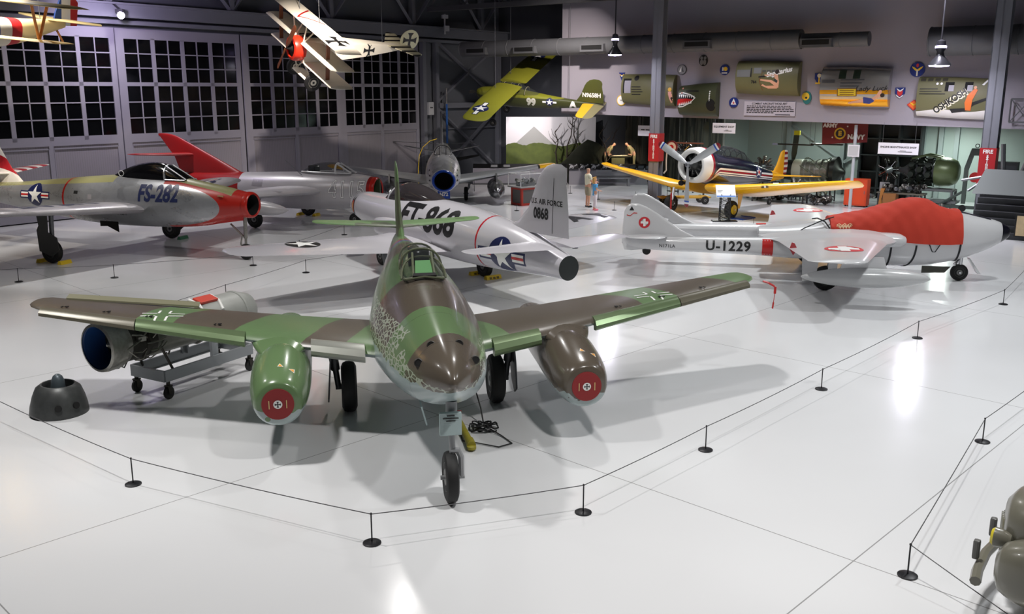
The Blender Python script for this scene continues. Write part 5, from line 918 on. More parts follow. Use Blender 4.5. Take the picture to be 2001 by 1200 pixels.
for s in (1, -1):
    wg = wing('wing', [(.50, .25, .70, 1.5, .12, 0), (.45, 2.6, .74, 1.48, .12, 0), (.28, 4.6, .79, 1.40, .10, 0)], ODW, l5, s, tip=.50, camber=1)
    decal('star_insignia', star_items(.36, stripes=False), SM, wg, (-.25, s*3.75, 1.6), (0, -1, 0), (1, 0, 0), [wg], cell=.2)
    mb = MB(); mb.tube((.2, s*.36, -.42), (.1, s*2.6, .68), .025); mb.tube((-.4, s*.36, -.42), (-.5, s*2.6, .68), .02); mb.build('wing_strut', STD, l5)
    leg(l5, (.45, s*.36, -.4), (.5, s*.9, -1.42), .03, STD, wr=.2, ww=.13)
    wing('horizontal_stabilizer', [(-4.25, .05, .12, 1.15, .06, 0), (-4.4, 1.5, .12, .9, .05, 0)], mat('stab_yellow_grey', (206, 160, 34), .5, fn=lambda t, c: (t.coord(), t.mix(t.lt(t.x[0], -4.85), c, lin((122, 116, 84))))[1]), l5, s, tip=.28, camber=0)
FN = fin('tail_fin', [(-3.9, .22, 1.45, .06), (-4.15, .6, 1.2, .06), (-4.35, 1.1, .92, .06)], mat('fin_olive', (72, 76, 30), .45), l5, tipr=.36)
decal('registration', [(text2d('N9658H', .31, .012, .92), 0, 0)], [WHITE], l5, (-4.72, .4, .60), (-1, 0, .05), (0, 0, 1), [FN, B], cell=.1)
decal('squadron_number', [(text2d('99', .52, .03, .95), 0, 0)], [mat('code_grey', (190, 190, 180), .5)], l5, (-1.5, .6, -.05), (-1, 0, 0), (0, 0, 1), [B], cell=.1)
decal('code_letter', [(text2d('A', .52, .03, .95), 0, 0)], [WHITE], l5, (-3.75, .5, .02), (-1, 0, .05), (0, 0, 1), [B], cell=.1); decal('star_insignia', [(circ(.2), 0, 0)]+star_items(.19, False, True, False), SM, l5, (-2.5, .6, .05), (-1, 0, .03), (0, 0, 1), [B], cell=.08)
for a in (20, 200): blade(l5, Vector((1.78, 0, .02)), R_(a), .95, [DARK]*4, .08, .4)
wires(l5, [(.2, 1.0, .8), (.2, -1.0, .8), (-3.5, 0, .2)])
# ---------------------------------------------------------------- hanging cream biplane, top left
CR = mat('cream_fabric', (238, 212, 150), .5, var=.05)
def nfn(t, c): t.coord(); x = t.lincomb(1, 0, .12); o = t.mix(t.mul(t.gt(x, -2.25), t.lt(x, -1.75)), c, lin((196, 34, 34))); o = t.mix(t.mul(t.gt(x, -1.75), t.lt(x, -1.2)), o, lin((236, 226, 206))); return t.mix(t.mul(t.gt(x, -1.2), t.lt(x, -.4)), o, lin((36, 74, 150)))
nb = thing('biplane', 'cream biplane with blue white and red bands hanging at the top left corner', 'airplane', (-15.526, 27.258, 6.659), (R_(-8.506), R_(2.837), R_(-101.107)))
B = fuselage('fuselage', [(1.0, .1, .42, .42, .42), (.6, .1, .46, .46, .46), (-.5, .12, .44, .46, .46), (-1.6, .15, .38, .42, .42), (-2.8, .22, .26, .32, .34), (-4.0, .35, .12, .2, .2), (-4.7, .42, .03, .12, .12)], mat('banded_fuselage', (238, 212, 150), .5, fn=nfn), nb, n=2.5)
for s in (1, -1):
    wing('wing', [(.95, .0, 1.15, 1.25, .08, 0), (.9, 3.7, 1.25, 1.2, .07, 0)], CR, nb, s, tip=.4, camber=3)
    wing('wing', [(.45, .2, .12, .8, .08, 0), (.42, 3.2, .27, .75, .07, 0)], CR, nb, s, tip=.35, camber=3)
    mb = MB(); mb.tube((.05, s*2.6, .25), (.55, s*2.75, 1.22), .04); mb.tube((.05, s*2.6, .25), (-.1, s*2.75, 1.22), .04); mb.build('vee_strut', mat('bamboo_wood', (176, 110, 50), .45, var=.4, vs=9), nb)
    mb = MB(); mb.prism([(-3.7, .05), (-4.6, .1), (-4.7, 1.3), (-4.45, 1.5), (-4.2, 1.1)], (0, 0, .55), (1, 0, 0), (0, s, 0), .05); mb.build('tailplane', CR, nb, smooth=False, bevel=.015)
    mb = MB(); mb.tube((.6, s*.3, -.3), (.5, s*.75, -1.0), .03); lg = mb.build('undercarriage_strut', CR, nb); wheel('wheel', (.5, s*.85, -1.0), .32, .1, lg, CR)
mb = MB(); mb.prism([(-4.1, 0), (-5.3, .0), (-5.35, .75), (-5.0, 1.05), (-4.5, .95), (-4.2, .4)], (0, 0, .35), (1, 0, 0), (0, 0, 1), .05); mb.build('rudder', mat('rudder_tricolour', (36, 74, 150), .5, fn=lambda t, c: (t.coord(), t.mix(t.lt(t.x[0], -4.5), c, t.mix(t.lt(t.x[0], -4.95), lin((236, 232, 226)), lin((196, 34, 34)))))[1]), nb, smooth=False, bevel=.015)
mb = MB(); mb.tube((-4.3, 0, .2), (-4.6, 0, -.15), .035); mb.build('tail_skid', mat('bamboo_wood'), nb)
mb = MB(); mb.lathe([(.44, .0), (.44, .3), (.36, .42), (.2, .42)], (.95, 0, .1), (1, 0, 0), 24); mb.build('cowling', ALLOY, nb); wires(nb, [(.3, 1, 1.2), (.3, -1, 1.2), (-3.5, 0, .5)])
# ---------------------------------------------------------------- nose art panels and emblems on the mezzanine wall
TX, NX = Vector((.809, -.588, 0)), Vector((.588, .809, 0))
OLV = mat('panel_olive_drab', (98, 96, 62), .5, var=.1, vs=1.5); OLD = mat('panel_olive_dark', (62, 66, 42), .5, var=.1, vs=1.5)
def art_panel(lab, a0, a1, z0, z1, bulge, mt, taper=0.0, shear=0.0):
    t = thing('nose_art_panel', lab, 'aircraft panel', MW((a0+a1)/2, -.02, 0)); L = t.location.copy(); mb = MB(); rs = []
    for i in range(13):
        f_ = i/12; a = a0+(a1-a0)*f_; k = 1-taper*(1-f_)*.5-.03*math.cos(f_*PI)**2; hz = (z1-z0)/2*k; zc = (z0+z1)/2+shear*(f_-.5); r = []
        for j in range(17): an = -PI*.5+PI*j/16; r.append(MW(a, -bulge*math.cos(an)**.8-.05 if abs(math.cos(an)) > 1e-6 else -.05, zc+hz*math.sin(an)**1 if True else 0)-L)
        rs.append(r)
    mb.rings(rs); return t, mb.build('skin_panel', mt, t, ang=60), L
def onp(t, p, L, name, items, mats, a, z, off=.012, cell=.1, rot=0):
    c, s = math.cos(rot), math.sin(rot); r = TX*c+Vector((0, 0, s)); u = -TX*s+Vector((0, 0, c)); return decal(name, items, mats, t, MW(a, -1.2, z)-L, r, u, [p] if p else None, off, cell)
def T(s, sz, bold=.0, x=0, y=0, sx=1, sh=0, rot=0):
    v, f = text2d(s, sz, bold, sx, sh); c, q = math.cos(rot), math.sin(rot); return ([(x+a*c-b*q, y+a*q+b*c) for a, b in v], f)
HAIR = mat('hair_dark_brown', (40, 26, 20), .7); BLND = mat('hair_blonde', (226, 176, 70), .6)
t, p, L = art_panel('olive nose panel with a blonde figure and a square window, left of the column', -2.75, .10, 4.45, 5.98, .45, OLV, .08, -.1)
onp(t, p, L, 'window', [(rect(-.22, -.4, .22, .3), 0, 0), (rect(-.14, -.4, .22, .2), 1, 1)], [DARK, mat('window_grey', (150, 148, 158), .4)], -2.42, 5.45)
onp(t, p, L, 'stencil_lines', [(rect(-.4, -.02-k*.12, .1+.06*(k % 3), .015-k*.12), 0, 0) for k in range(4)]+[(circ(.13, 14, (-.18, .42)), 0, 0)], [INK], -1.75, 5.35)
onp(t, p, L, 'painted_figure', [([(-.1, -.1), (.12, -.1), (.16, -.5), (.02, -.55)], 0, 0), ([(-.1, .0), (.1, .0), (.02, -.42), (-.02, -.4)], 1, 1), (circ(.1, 14, (0, .1)), 2, 2), ([(.0, -.3), (.2, -.62), (.3, -.66), (.12, -.25)], 3, 1)], [SKIN, mat('dress_pink', (220, 160, 150), .6), BLND, INK], -.05, 5.12)
t, p, L = art_panel('dark olive nose panel painted with a red shark mouth and white teeth', .40, 2.35, 3.92, 5.55, .5, OLD, .25, .05)
teeth = [([(-.62+k*.105, .28-k*.004-abs(k-3)*.008), (-.53+k*.105, .28-k*.004-abs(k-2)*.008), (-.575+k*.105, .12-k*.004)], 1, 3) for k in range(9)]+[([(-.62+k*.1, -.28+k*.018), (-.53+k*.1, -.27+k*.018), (-.575+k*.1, -.13+k*.018)], 1, 3) for k in range(8)]
onp(t, p, L, 'shark_mouth', [([(-.68, .32), (-.3, .37), (.1, .28), (.36, .12), (.1, -.14), (-.3, -.32), (-.68, -.36)], 1, 0), ([(-.66, .28), (-.3, .32), (.1, .23), (.30, .12), (.08, -.1), (-.3, -.27), (-.66, -.3)], 0, 1), ([(-.66, .05), (-.1, .08), (.22, .04), (.0, -.1), (-.3, -.2), (-.66, -.25)], 2, 2)]+teeth, [INK, WHITE, RED], .98, 4.72)
onp(t, p, L, 'slot_and_marks', [(rect(-.34, -.03, .34, .03), 0, 0), (circ(.05, 10, (-.52, -.1)), 1, 0), (circ(.04, 10, (-.52, .12)), 1, 0)]+[(circ(.035, 8, (.92, -.02-k*.085)), 2, 0) for k in range(6)], [INK, mat('mark_pink', (214, 150, 130), .5), WHITE], 1.12, 5.15)
onp(t, p, L, 'wing_root_cutout', [(circ(.24, 20, ry=.28), 0, 0)], [DARK], 2.12, 4.5)
t, p, L = art_panel('olive nose panel reading Sagittarius with an archer figure, number 764', 3.28, 6.20, 4.95, 6.50, .5, OLV, .06, -.1)
onp(t, p, L, 'name_lettering', [(T('Sagittarius', .30, .012, 0, 0, .95, .25, .22), 0, 0)], [WHITE], 5.33, 5.98)
onp(t, p, L, 'number', [(T('764', .17, .008), 0, 0)], [INK], 4.18, 5.55)
onp(t, p, L, 'grey_bands', [(rect(-.75, -.2, -.12, .12), 0, 0), (rect(-.1, -.2, -.04, .2), 1, 1), (rect(.05, -.05, .4, .2), 0, 0)]+[(rect(.45+k*.22, .0, .62+k*.22, .1), 2, 0) for k in range(3)], [mat('band_grey', (110, 112, 112), .5), INK, mat('band_dark', (60, 58, 46), .5)], 4.1, 5.98)
onp(t, p, L, 'archer_figure', [([(-.28, .28), (-.28, .22), (.22, .2), (.28, .28)], 0, 0), ([(.2, .3), (.34, .3), (.42, -.05), (.38, -.3), (.24, -.32), (.2, 0)], 0, 0), ([(.3, -.28), (.36, -.12), (.05, .04), (-.45, .08), (-.48, .02), (.0, -.06)], 0, 1), ([(.32, -.34), (.3, -.2), (-.2, -.22), (-.35, -.14), (-.42, -.2), (-.1, -.34)], 0, 1), (circ(.1, 14, (.3, .40)), 1, 2), ([(.2, .12), (.36, .0), (.3, -.1), (.18, .0)], 2, 3), ([(-.55, .2), (-.25, .24), (-.25, .17), (-.55, .15)], 3, 2)], [SKIN, HAIR, mat('cloth_dark_green', (40, 52, 50), .6), INK], 4.95, 5.6)
onp(t, p, L, 'bow', [([(-.02, .45), (.0, .45), (-.14, .0), (-.0, -.42), (-.03, -.42), (-.17, 0)], 0, 0)], [mat('bow_brown', (110, 60, 30), .5)], 4.6, 5.6)
PAL = mat('panel_polished_orange', (170, 168, 166), .25, .7, fn=lambda t, c: (t.coord(), t.mix(t.mx(t.rng(2, 5.02, 5.20), t.rng(2, 4.5, 4.80)), c, lin((226, 160, 40))))[1])
t, p, L = art_panel('polished metal nose panel with orange stripes and a reclining figure in blue', 7.22, 10.10, 4.45, 6.18, .5, PAL, .02, -.1)
onp(t, p, L, 'window', [(rect(-.5, -.15, -.2, .22), 0, 0), (rect(.1, -.15, .4, .22), 0, 0)], [mat('window_dark_green', (34, 48, 38), .3)], 8.5, 5.82)
onp(t, p, L, 'script_lettering', [(T('Lady Luck', .27, .004, 0, 0, 1.25, .35, .03), 0, 0)], [INK], 9.4, 5.25)
onp(t, p, L, 'yellow_plate', [(rect(-.42, -.17, .42, .17), 0, 0), (rect(-.38, -.14, .38, .14), 1, 1)]+[(rect(-.3, .06-k*.08, .3, .085-k*.08), 0, 2) for k in range(3)], [mat('plate_brown', (120, 80, 20), .5), mat('plate_yellow', (222, 190, 40), .5)], 8.4, 5.1)
onp(t, p, L, 'stencil_lines', [(rect(-.5, .1-k*.13, .5-.1*k, .15-k*.13), 0, 0) for k in range(3)]+[(rect(-1.3, .0, -.75, .14), 0, 0)], [STD], 8.6, 5.5)
onp(t, p, L, 'reclining_figure', [([(-.7, -.14), (.0, .02), (.05, -.14), (-.7, -.2)], 0, 0), ([(-.05, .08), (.35, .02), (.4, -.1), (.2, -.2), (-.05, -.18)], 1, 1), ([(.3, .02), (.55, .22), (.62, .12), (.42, -.06)], 0, 1), ([(.5, .18), (.62, .38), (.72, .36), (.68, .1), (.55, .05)], 0, 1), (circ(.09, 14, (.74, .16)), 2, 2)], [SKIN, mat('cloth_blue', (38, 56, 130), .5), HAIR], 9.15, 4.82)
OLW = mat('panel_olive_white_bottom', (100, 98, 66), .5, fn=lambda t, c: (t.coord(), t.mix(t.lt(t.math('ADD', t.x[2], t.math('MULTIPLY', t.math('SINE', t.math('MULTIPLY', t.lincomb(.809, -.588, 0), 3.0)), .05)), 4.38), c, lin((226, 222, 218))))[1])
t, p, L = art_panel('olive nose panel lettered OSHKOSH with a figure in orange and a white lower edge', 11.25, 14.15, 4.05, 5.72, .45, OLW, .03, -.12)
onp(t, p, L, 'name_lettering', [(T('OSHKOSH', .36, .025, .03, -.03, .85, 0, .62), 1, 0), (T('OSHKOSH', .36, .012, 0, 0, .85, 0, .62), 0, 1)], [INK, mat('letter_cream', (226, 222, 200), .5)], 12.55, 4.75)
onp(t, p, L, 'window', [(rect(-.14, -.2, .2, .16), 0, 0), (rect(0, -.2, .2, .04), 1, 1), (rect(.6, -.2, .9, .16), 0, 0), (rect(.7, -.2, .9, .04), 1, 1)], [DARK, mat('window_grey')], 12.45, 5.35)
onp(t, p, L, 'stencil_lines', [(rect(-.6, .28-k*.1, .1+.15*k, .31-k*.1), 0, 0) for k in range(3)]+[(rect(-.62+k*.28, .6, -.42+k*.28, .72), 1, 0) for k in range(4)]+[(circ(.05, 10, (.05+.16*k, .5)), 2, 0) for k in range(2)], [INK, mat('band_dark'), WHITE], 11.95, 4.95)
onp(t, p, L, 'painted_figure', [([(-.1, -.5), (.1, -.52), (.14, -.1), (.3, .3), (.2, .38), (-.05, .1), (-.14, -.2)], 0, 1), ([(-.7, -.45), (-.1, -.42), (.1, -.2), (.8, .06), (.8, -.04), (.2, -.3), (-.1, -.55), (-.6, -.62)], 1, 0), (circ(.06, 12, (.2, .40)), 2, 2), ([(.42, .5), (.58, .7), (.66, .68), (.5, .48)], 3, 2)], [mat('suit_orange', (220, 110, 40), .5), INK, SKIN, WHITE], 13.25, 4.9)
# raised text plaque
t = thing('text_plaque', 'pale plaque of black text below the Sagittarius panel', 'plaque', MW(4.8, -.03, 4.36)); mb = MB(); mb.box((0, 0, 0), (2.42, .05, .64), R=RM); pq = mb.build('plaque_board', mat('plaque_pale', (178, 172, 182), .6), t, smooth=False)
random.seed(4); it = [(T('COMBAT AIRCRAFT NOSE ART', .12, .002), 0, 0)]; it[0] = (([(a, b+.22) for a, b in it[0][0][0]], it[0][0][1]), 0, 0)
for r in range(5):
    x = -1.08
    while x < (1.0 if r < 4 else .1): w_ = random.uniform(.06, .2); it.append((rect(x, .10-r*.075, x+w_, .135-r*.075), 0, 0)); x += w_+.03
it.append((rect(.3, -.28, 1.0, -.25), 0, 0)); decal('plaque_text', it, [INK], pq, -NX*.03, TX, (0, 0, 1), None, off=.003)
CO = {'b': mat('emblem_blue', (24, 44, 120), .5), 'y': mat('emblem_yellow', (232, 192, 50), .5), 'w': WHITE, 'r': mat('emblem_red', (206, 50, 50), .5), 'g': mat('emblem_grey', (128, 128, 130), .5), 'k': INK, 'o': mat('emblem_orange', (232, 110, 40), .5), 't': mat('emblem_teal', (40, 110, 110), .5), 'c': mat('emblem_cream', (228, 222, 200), .5)}
def emblem(lab, a, z, items):
    t = thing('wall_emblem', lab, 'emblem', MW(a, -.025, z)); g, k = items[0]; mb = MB(); mb.prism(g, (0, 0, 0), TX, (0, 0, 1), .05); b_ = mb.build('emblem_board', CO[k], t, smooth=False)
    ks = sorted(set(k for _, k in items[1:])); decal('emblem_design', [(g, ks.index(k), i) for i, (g, k) in enumerate(items[1:])], [CO[k] for k in ks], b_, -NX*.026, TX, (0, 0, 1), None, off=.003)
shd = lambda s, y=0: [(-s, s+y), (s, s+y), (s, -.2*s+y), (.5*s, -.9*s+y), (0, -1.2*s+y), (-.5*s, -.9*s+y), (-s, -.2*s+y)]
wings = lambda s, y=0: [(0, -.25*s+y), (s*.5, .1*s+y), (s, .35*s+y), (s*.85, .0+y), (.3*s, -.5*s+y), (0, -.62*s+y), (-.3*s, -.5*s+y), (-.85*s, 0+y), (-s, .35*s+y), (-.5*s, .1*s+y)]
emblem('small blue triangular emblem with yellow wings at the wall left end', -2.97, 5.88, [([(-.17, .17), (.17, .17), (0, -.24)], 'b'), (wings(.13, .06), 'y'), (circ(.04, 12), 'w')])
emblem('round cream and yellow emblem below the blue triangle emblem', -2.97, 4.69, [(circ(.26, 28), 'y'), (circ(.22, 28), 'w'), (wings(.14, .03), 'c'), (circ(.04, 10), 'g')])
emblem('round grey sailing boat emblem right of the column', .32, 6.15, [(circ(.24, 26), 'k'), (circ(.21, 26), 'g'), ([(-.14, -.1), (-.02, -.1), (-.02, .15)], 'w'), ([(.02, -.1), (.12, -.1), (.02, .16)], 'k')])
emblem('grey four-segment shield emblem just under the duct', 1.42, 6.56, [(circ(.22, 24, ry=.26), 'k'), (circ(.07, 12, (-.09, .12)), 'g'), (circ(.07, 12, (.09, .12)), 'g'), (circ(.08, 12, (-.08, -.08), .14), 'g'), (circ(.08, 12, (.08, -.08), .14), 'g')])
emblem('round navy emblem with a yellow and white beast left of the Sagittarius panel', 2.52, 6.12, [(circ(.24, 24), 'b'), (circ(.1, 12, (.05, .04)), 'y'), (rect(-.12, -.05, -.05, .12), 'w'), (rect(-.14, -.17, .14, -.12), 'w')])
emblem('round blue emblem with white triangle and red propeller left of the plaque', 3.05, 4.63, [(circ(.23, 26), 'b'), ([(-.14, -.1), (.14, -.1), (0, .18)], 'w'), (starp(.08, (0, -.02)), 'r')])
emblem('dark shield emblem with a yellow stem and white plume', 7.0, 5.72, [(shd(.2), 'b'), (rect(-.03, -.2, .03, .08), 'y'), (circ(.09, 14, (0, .1)), 'c'), (rect(-.16, -.26, .16, -.2), 'y')])
emblem('round yellow emblem with a pale blue swoosh under the dark shield emblem', 6.48, 4.86, [(circ(.2, 24, (.03, 0), .28), 't'), (circ(.17, 24, (-.03, .06)), 'y'), (crossp(.05, .015), 'k')])
emblem('large round blue emblem with golden wings and a red flame', 11.08, 6.03, [(circ(.30, 30), 'b'), (wings(.22, .06), 'y'), (rect(-.03, -.26, .03, 0), 'c'), (circ(.05, 12, (0, .17), .08), 'r')])
emblem('blue and red shield emblem with a white bird', 10.47, 5.1, [(shd(.2), 'b'), (shd(.11, -.03), 'r'), (wings(.15, .12), 'w'), ([(-.16, -.08), (0, -.2), (.16, -.08), (.12, -.16), (0, -.24), (-.12, -.16)], 'w')])
emblem('orange diamond emblem with golden wings', 11.07, 4.6, [([(-.28, 0), (0, .2), (.28, 0), (0, -.24)], 'r'), ([(-.22, 0), (0, .15), (.22, 0), (0, -.19)], 'o'), (wings(.15, .05), 'y')])
# ---------------------------------------------------------------- signs
def sign(lab, a0, a1, z0, z1, b, txt, sub=None, posts=True):
    t = thing('hanging_sign', lab, 'sign', MW((a0+a1)/2, b, (z0+z1)/2)); mb = MB(); mb.box((0, 0, 0), (a1-a0, .03, z1-z0), R=RM); s_ = mb.build('sign_board', mat('sign_pale', (222, 220, 226), .5), t, smooth=False)
    w_ = a1-a0; it = [(T(txt, min(.17, w_*1.5/len(txt)), .003, 0, .06), 0, 0)] if txt else [(rect(-w_*.3, .02, -w_*.05, .07), 0, 0), (rect(0, .02, w_*.3, .07), 0, 0)]
    if sub: it.append((rect(0, -.14, w_*.35, -.115), 0, 0)); it.append((rect(.08, -.09, w_*.2, -.075), 0, 0))
    decal('sign_lettering', it, [INK], s_, -NX*.018, TX, (0, 0, 1), None, off=.002)
    if posts:
        for q in (-.4, .4): mb = MB(); c = TX*w_*q; mb.tube((c.x, c.y, (z1-z0)/2), (c.x, c.y, min(3.85-(z0+z1)/2, 1.2)), .008, seg=5); mb.build('hanging_wire', STEEL, t)
sign('pale hanging sign reading ENGINE MAINTENANCE SHOP', 9.82, 11.47, 2.52, 3.0, -.2, 'ENGINE MAINTENANCE SHOP', 1); sign('pale hanging sign over the propeller blade tip reading EQUIPMENT SHOP', 2.13, 3.28, 3.2, 3.68, -.2, 'EQUIPMENT SHOP', 1); sign('small pale sign left of the steel column before the forest diorama', -2.52, -1.65, 2.9, 3.42, 1.0, '')
t = thing('notice_post', 'thin pale post carrying a small framed notice behind the orange cabinet', 'post', MW(8.66, .35, 0)); mb = MB(); mb.tube((0, 0, 0), (0, 0, 3.7), .07, seg=12); mb.build('post', mat('post_pale', (176, 180, 184), .5), t); mb = MB(); mb.box(-NX*.1+Vector((0, 0, 2.58)), (.5, .04, .52), R=RM); nt = mb.build('notice_frame', mat('sign_pale'), t, smooth=False); mb = MB(); mb.box(-NX*.125+Vector((0, 0, 2.58)), (.40, .01, .42), R=RM); mb.build('notice_sheet', mat('notice_grey', (190, 190, 192), .5), nt, smooth=False)
t = thing('pennant_banner', 'dark red ARMY E NAVY pennant hanging over the engine bay', 'banner', MW(7.0, 1.0, 3.2)); mb = MB(); mb.prism([(-.05, .6), (2.0, .6), (2.0, -.28), (-.0, -.42)], (0, 0, 0), TX, (0, 0, 1), .02); bn = mb.build('banner_cloth', mat('banner_dark_red', (104, 22, 22), .7), t, smooth=False)
decal('banner_design', [(circ(.26, 28, (.78, .08)), 0, 0), (circ(.19, 28, (.78, .08)), 3, 1), (T('E', .28, .02, .78, .08), 0, 2), (T('ARMY', .24, .012, .32, .42), 1, 1), (T('NAVY', .28, .016, 1.5, -.06), 1, 1), (starp(.05, (.45, -.1)), 1, 1), (starp(.05, (1.1, .4)), 1, 1)], [mat('banner_gold', (200, 160, 40), .5), mat('banner_white', (210, 206, 200), .5), None, mat('banner_navy', (30, 24, 40), .6)][0:2]+[RED, mat('banner_navy', (30, 24, 40), .6)], bn, -NX*.012, TX, (0, 0, 1), None, off=.003)
# ---------------------------------------------------------------- engine bay
def frame_at(name, lab, cat, a, b, rz=0, z=0, group=None): return thing(name, lab, cat, MW(a, b, z), (0, 0, math.atan2(-.588, .809)+rz), group)   # local x along the wall
def stand(mb, x0, x1, y0, y1, h, r=.04):
    for x in (x0, x1):
        for y in (y0, y1): mb.tube((x, y, 0), (x, y, h), r, seg=6)
        mb.tube((x, y0, h), (x, y1, h), r, seg=6)
    for y in (y0, y1): mb.tube((x0, y, h), (x1, y, h), r, seg=6); mb.tube((x0, y, .2), (x1, y, .2), r, seg=6)
GRM = mat('engine_green_grey', (104, 112, 90), .4, .5, var=.4, vs=12); PALM = mat('engine_pale_metal', (170, 172, 160), .35, .7, var=.3, vs=10); CGN = mat('cowl_green', (96, 112, 74), .35, .2, var=.2)
t = frame_at('turbine_engine', 'long pale green turbine engine lying on a stand behind the yellow tail fin', 'engine', 6.15, 2.6); mb = MB(); stand(mb, -1.0, 1.0, -.35, .35, .8); mb.build('engine_stand', STD, t)
mb = MB(); mb.lathe([(.38, -1.55), (.45, -1.5), (.50, -1.1), (.52, -.9)], (0, 0, 1.4), (1, 0, 0), 28); mb.build('exhaust_section', mat('engine_dark_casing', (58, 60, 56), .35, .6, var=.3), t); mb = MB(); mb.lathe([(.53, -.9), (.55, -.85), (.55, -.5), (.53, -.46)], (0, 0, 1.4), (1, 0, 0), 28); mb.build('casing_band', mat('casing_cream', (190, 192, 172), .4), t)
mb = MB(); mb.lathe([(.5, -.46), (.54, -.3), (.5, -.25), (.54, -.05), (.5, 0), (.56, .2), (.52, .25), (.58, .45), (.5, .5), (.62, .8), (.55, .85)], (0, 0, 1.4), (1, 0, 0), 22); mb.build('compressor_casing', PALM, t)
mb = MB(); mb.lathe([(.55, .85), (.72, .95), (.74, 1.15), (.3, 1.3), (.1, 1.5)], (0, 0, 1.4), (1, 0, 0), 24); mb.build('intake_section', mat('engine_dark_casing'), t)
mb = MB(); random.seed(9)
for k in range(22): a = random.uniform(0, 6.28); x0 = random.uniform(-.6, .7); mb.path([(x0, .58*math.cos(a), 1.4+.58*math.sin(a)), (x0+.2, .66*math.cos(a+.2), 1.4+.66*math.sin(a+.2)), (x0+.45, .6*math.cos(a+.5), 1.4+.6*math.sin(a+.5))], .02, 5)
mb.build('pipework', GRM, t)
def radial(lab, a, b, z, R, n=9, mt=ALLOY, stand_=True, nose=True, rz=0, name='radial_engine'):
    t = frame_at(name, lab, 'engine', a, b, rz); c = Vector((0, 0, z))
    for k in range(n):
        an = 2*PI*k/n+.1; d_ = Vector((math.cos(an), 0, math.sin(an))); mb = MB(); mb.lathe([(R*.15, R*.3), (R*.2, R*.38), (R*.16, R*.46), (R*.21, R*.54), (R*.17, R*.62), (R*.21, R*.7), (R*.18, R*.8), (R*.2, R*.88), (R*.12, R)], c, d_, 10); cy = mb.build('cylinder', mt, t)
        mb = MB(); mb.tube((math.cos(an)*R*.3, -.16, z+math.sin(an)*R*.3), (math.cos(an)*R*.9, -.1, z+math.sin(an)*R*.9), .018, seg=5); mb.build('pushrod', CHROME, cy)
    mb = MB(); mb.lathe([(R*.34, .3), (R*.36, 0), (R*.34, -.12), (R*.2, -.3), (R*.1, -.5), (.03, -.55)], (0, 0, z), (0, 1, 0), 20); mb.build('crankcase', STEEL, t)
    if stand_: mb = MB(); stand(mb, -R*.5, R*.5, .1, .7, z-R*.35); mb.tube((0, .3, z-R*.4), (0, .3, z), .06); mb.build('engine_stand', STD, t)
    return t
radial('bright radial engine with spread cylinders left of the yellow tail fin', 3.45, 3.2, 1.45, .55)
radial('dark grey radial engine showing behind the white cowling', -.2, 1.6, 2.1, .55, 9, BRONZE)
radial('small dark radial engine behind the orange cabinet, right of the thin post', 9.5, 3.2, 1.6, .55, 7, BRONZE)
radial('dark radial engine low behind the tip of the yellow wing', 6.9, 1.6, .75, .42, 7, GRM); radial('grey radial engine at floor level behind the yellow wing underside', 5.6, 1.9, .7, .42, 7, ALLOY); radial('compact radial engine on a low stand left of the other floor engines', 4.3, 2.2, .75, .42, 5, BRONZE)
radial('dark radial engine standing between the maintenance sign and the green cowled engine', 10.4, 4.0, 1.3, .5, 9, BRONZE)
t = frame_at('cowled_engine', 'large engine with green cowling panels and dark cylinders on the right of the bay', 'engine', 11.55, 2.7); mb = MB(); mb.lathe([(.62, .1), (.66, .3), (.62, .7), (.5, .95), (.3, 1.05)], (0, 0, 1.65), (1, 0, 0), 28); mb.build('engine_cowl', CGN, t)
for r0 in (-.85, -.5, -.15):
    for k in range(9):
        an = 2*PI*k/9+r0; d_ = Vector((0, math.cos(an), math.sin(an))); mb = MB(); mb.lathe([(.12, .25), (.15, .35), (.11, .42), (.15, .5), (.11, .57), (.13, .66)], (r0, 0, 1.65), d_, 8); mb.build('cylinder', mat('cylinder_green_black', (34, 42, 34), .45, .4), t)
mb = MB(); mb.lathe([(.1, -1.5), (.14, -1.3), (.3, -1.1), (.34, -.9), (.36, .1), (.3, .2)], (0, 0, 1.65), (1, 0, 0), 20); mb.build('crankcase', STD, t)
mb = MB()
for y in (-.3, .3): mb.path([(-.9, y, 2.2), (-.3, y*1.3, 2.38), (.3, y, 2.28)], .05, 8)
mb.build('intake_pipe', CGN, t); mb = MB(); stand(mb, -.9, .9, -.4, .4, .85, .06); mb.box((0, 0, .35), (2.2, .9, .12)); mb.build('engine_cradle', mat('cradle_grey', (120, 124, 124), .5), t, smooth=False)
t = frame_at('engine_stand', 'tall dark green steel stand framing the end of the cowled engine', 'stand', 13.3, 2.2); mb = MB(); FR = [(-.42, .35), (-.42, 1.9), (-.2, 2.75), (.2, 2.75), (.42, 1.9), (.42, .35), (.26, .35), (.26, 1.8), (.1, 2.45), (-.1, 2.45), (-.26, 1.8), (-.26, .35)]
mb.prism(FR, (0, 0, 0), (1, 0, 0), (0, 0, 1), .16); GF = mat('frame_green_grey', (74, 86, 80), .45); mb.build('ring_frame', GF, t, smooth=False); mb = MB(); mb.tube((-.35, 0, .9), (-1.3, .0, .25), .06, seg=6); mb.box((-.6, 0, .2), (1.9, .12, .14)); mb.build('brace', GF, t, smooth=False); mb = MB(); mb.lathe([(.05, -.04), (.15, -.04), (.15, .04), (.05, .04)], (-.34, -.05, .15), (0, 1, 0), 16); mb.build('caster', BLACK, t); mb = MB(); mb.path([(.0+.08*math.cos(k*PI/4), 0, 2.86+.08*math.sin(k*PI/4)) for k in range(8)], .02, 6, closed=True); mb.build('lifting_eye', STD, t)
mb = MB(); mb.tube((0, .1, 1.5), (0, .2, 1.5), .22, seg=20); mb.build('red_disc', RED, t)
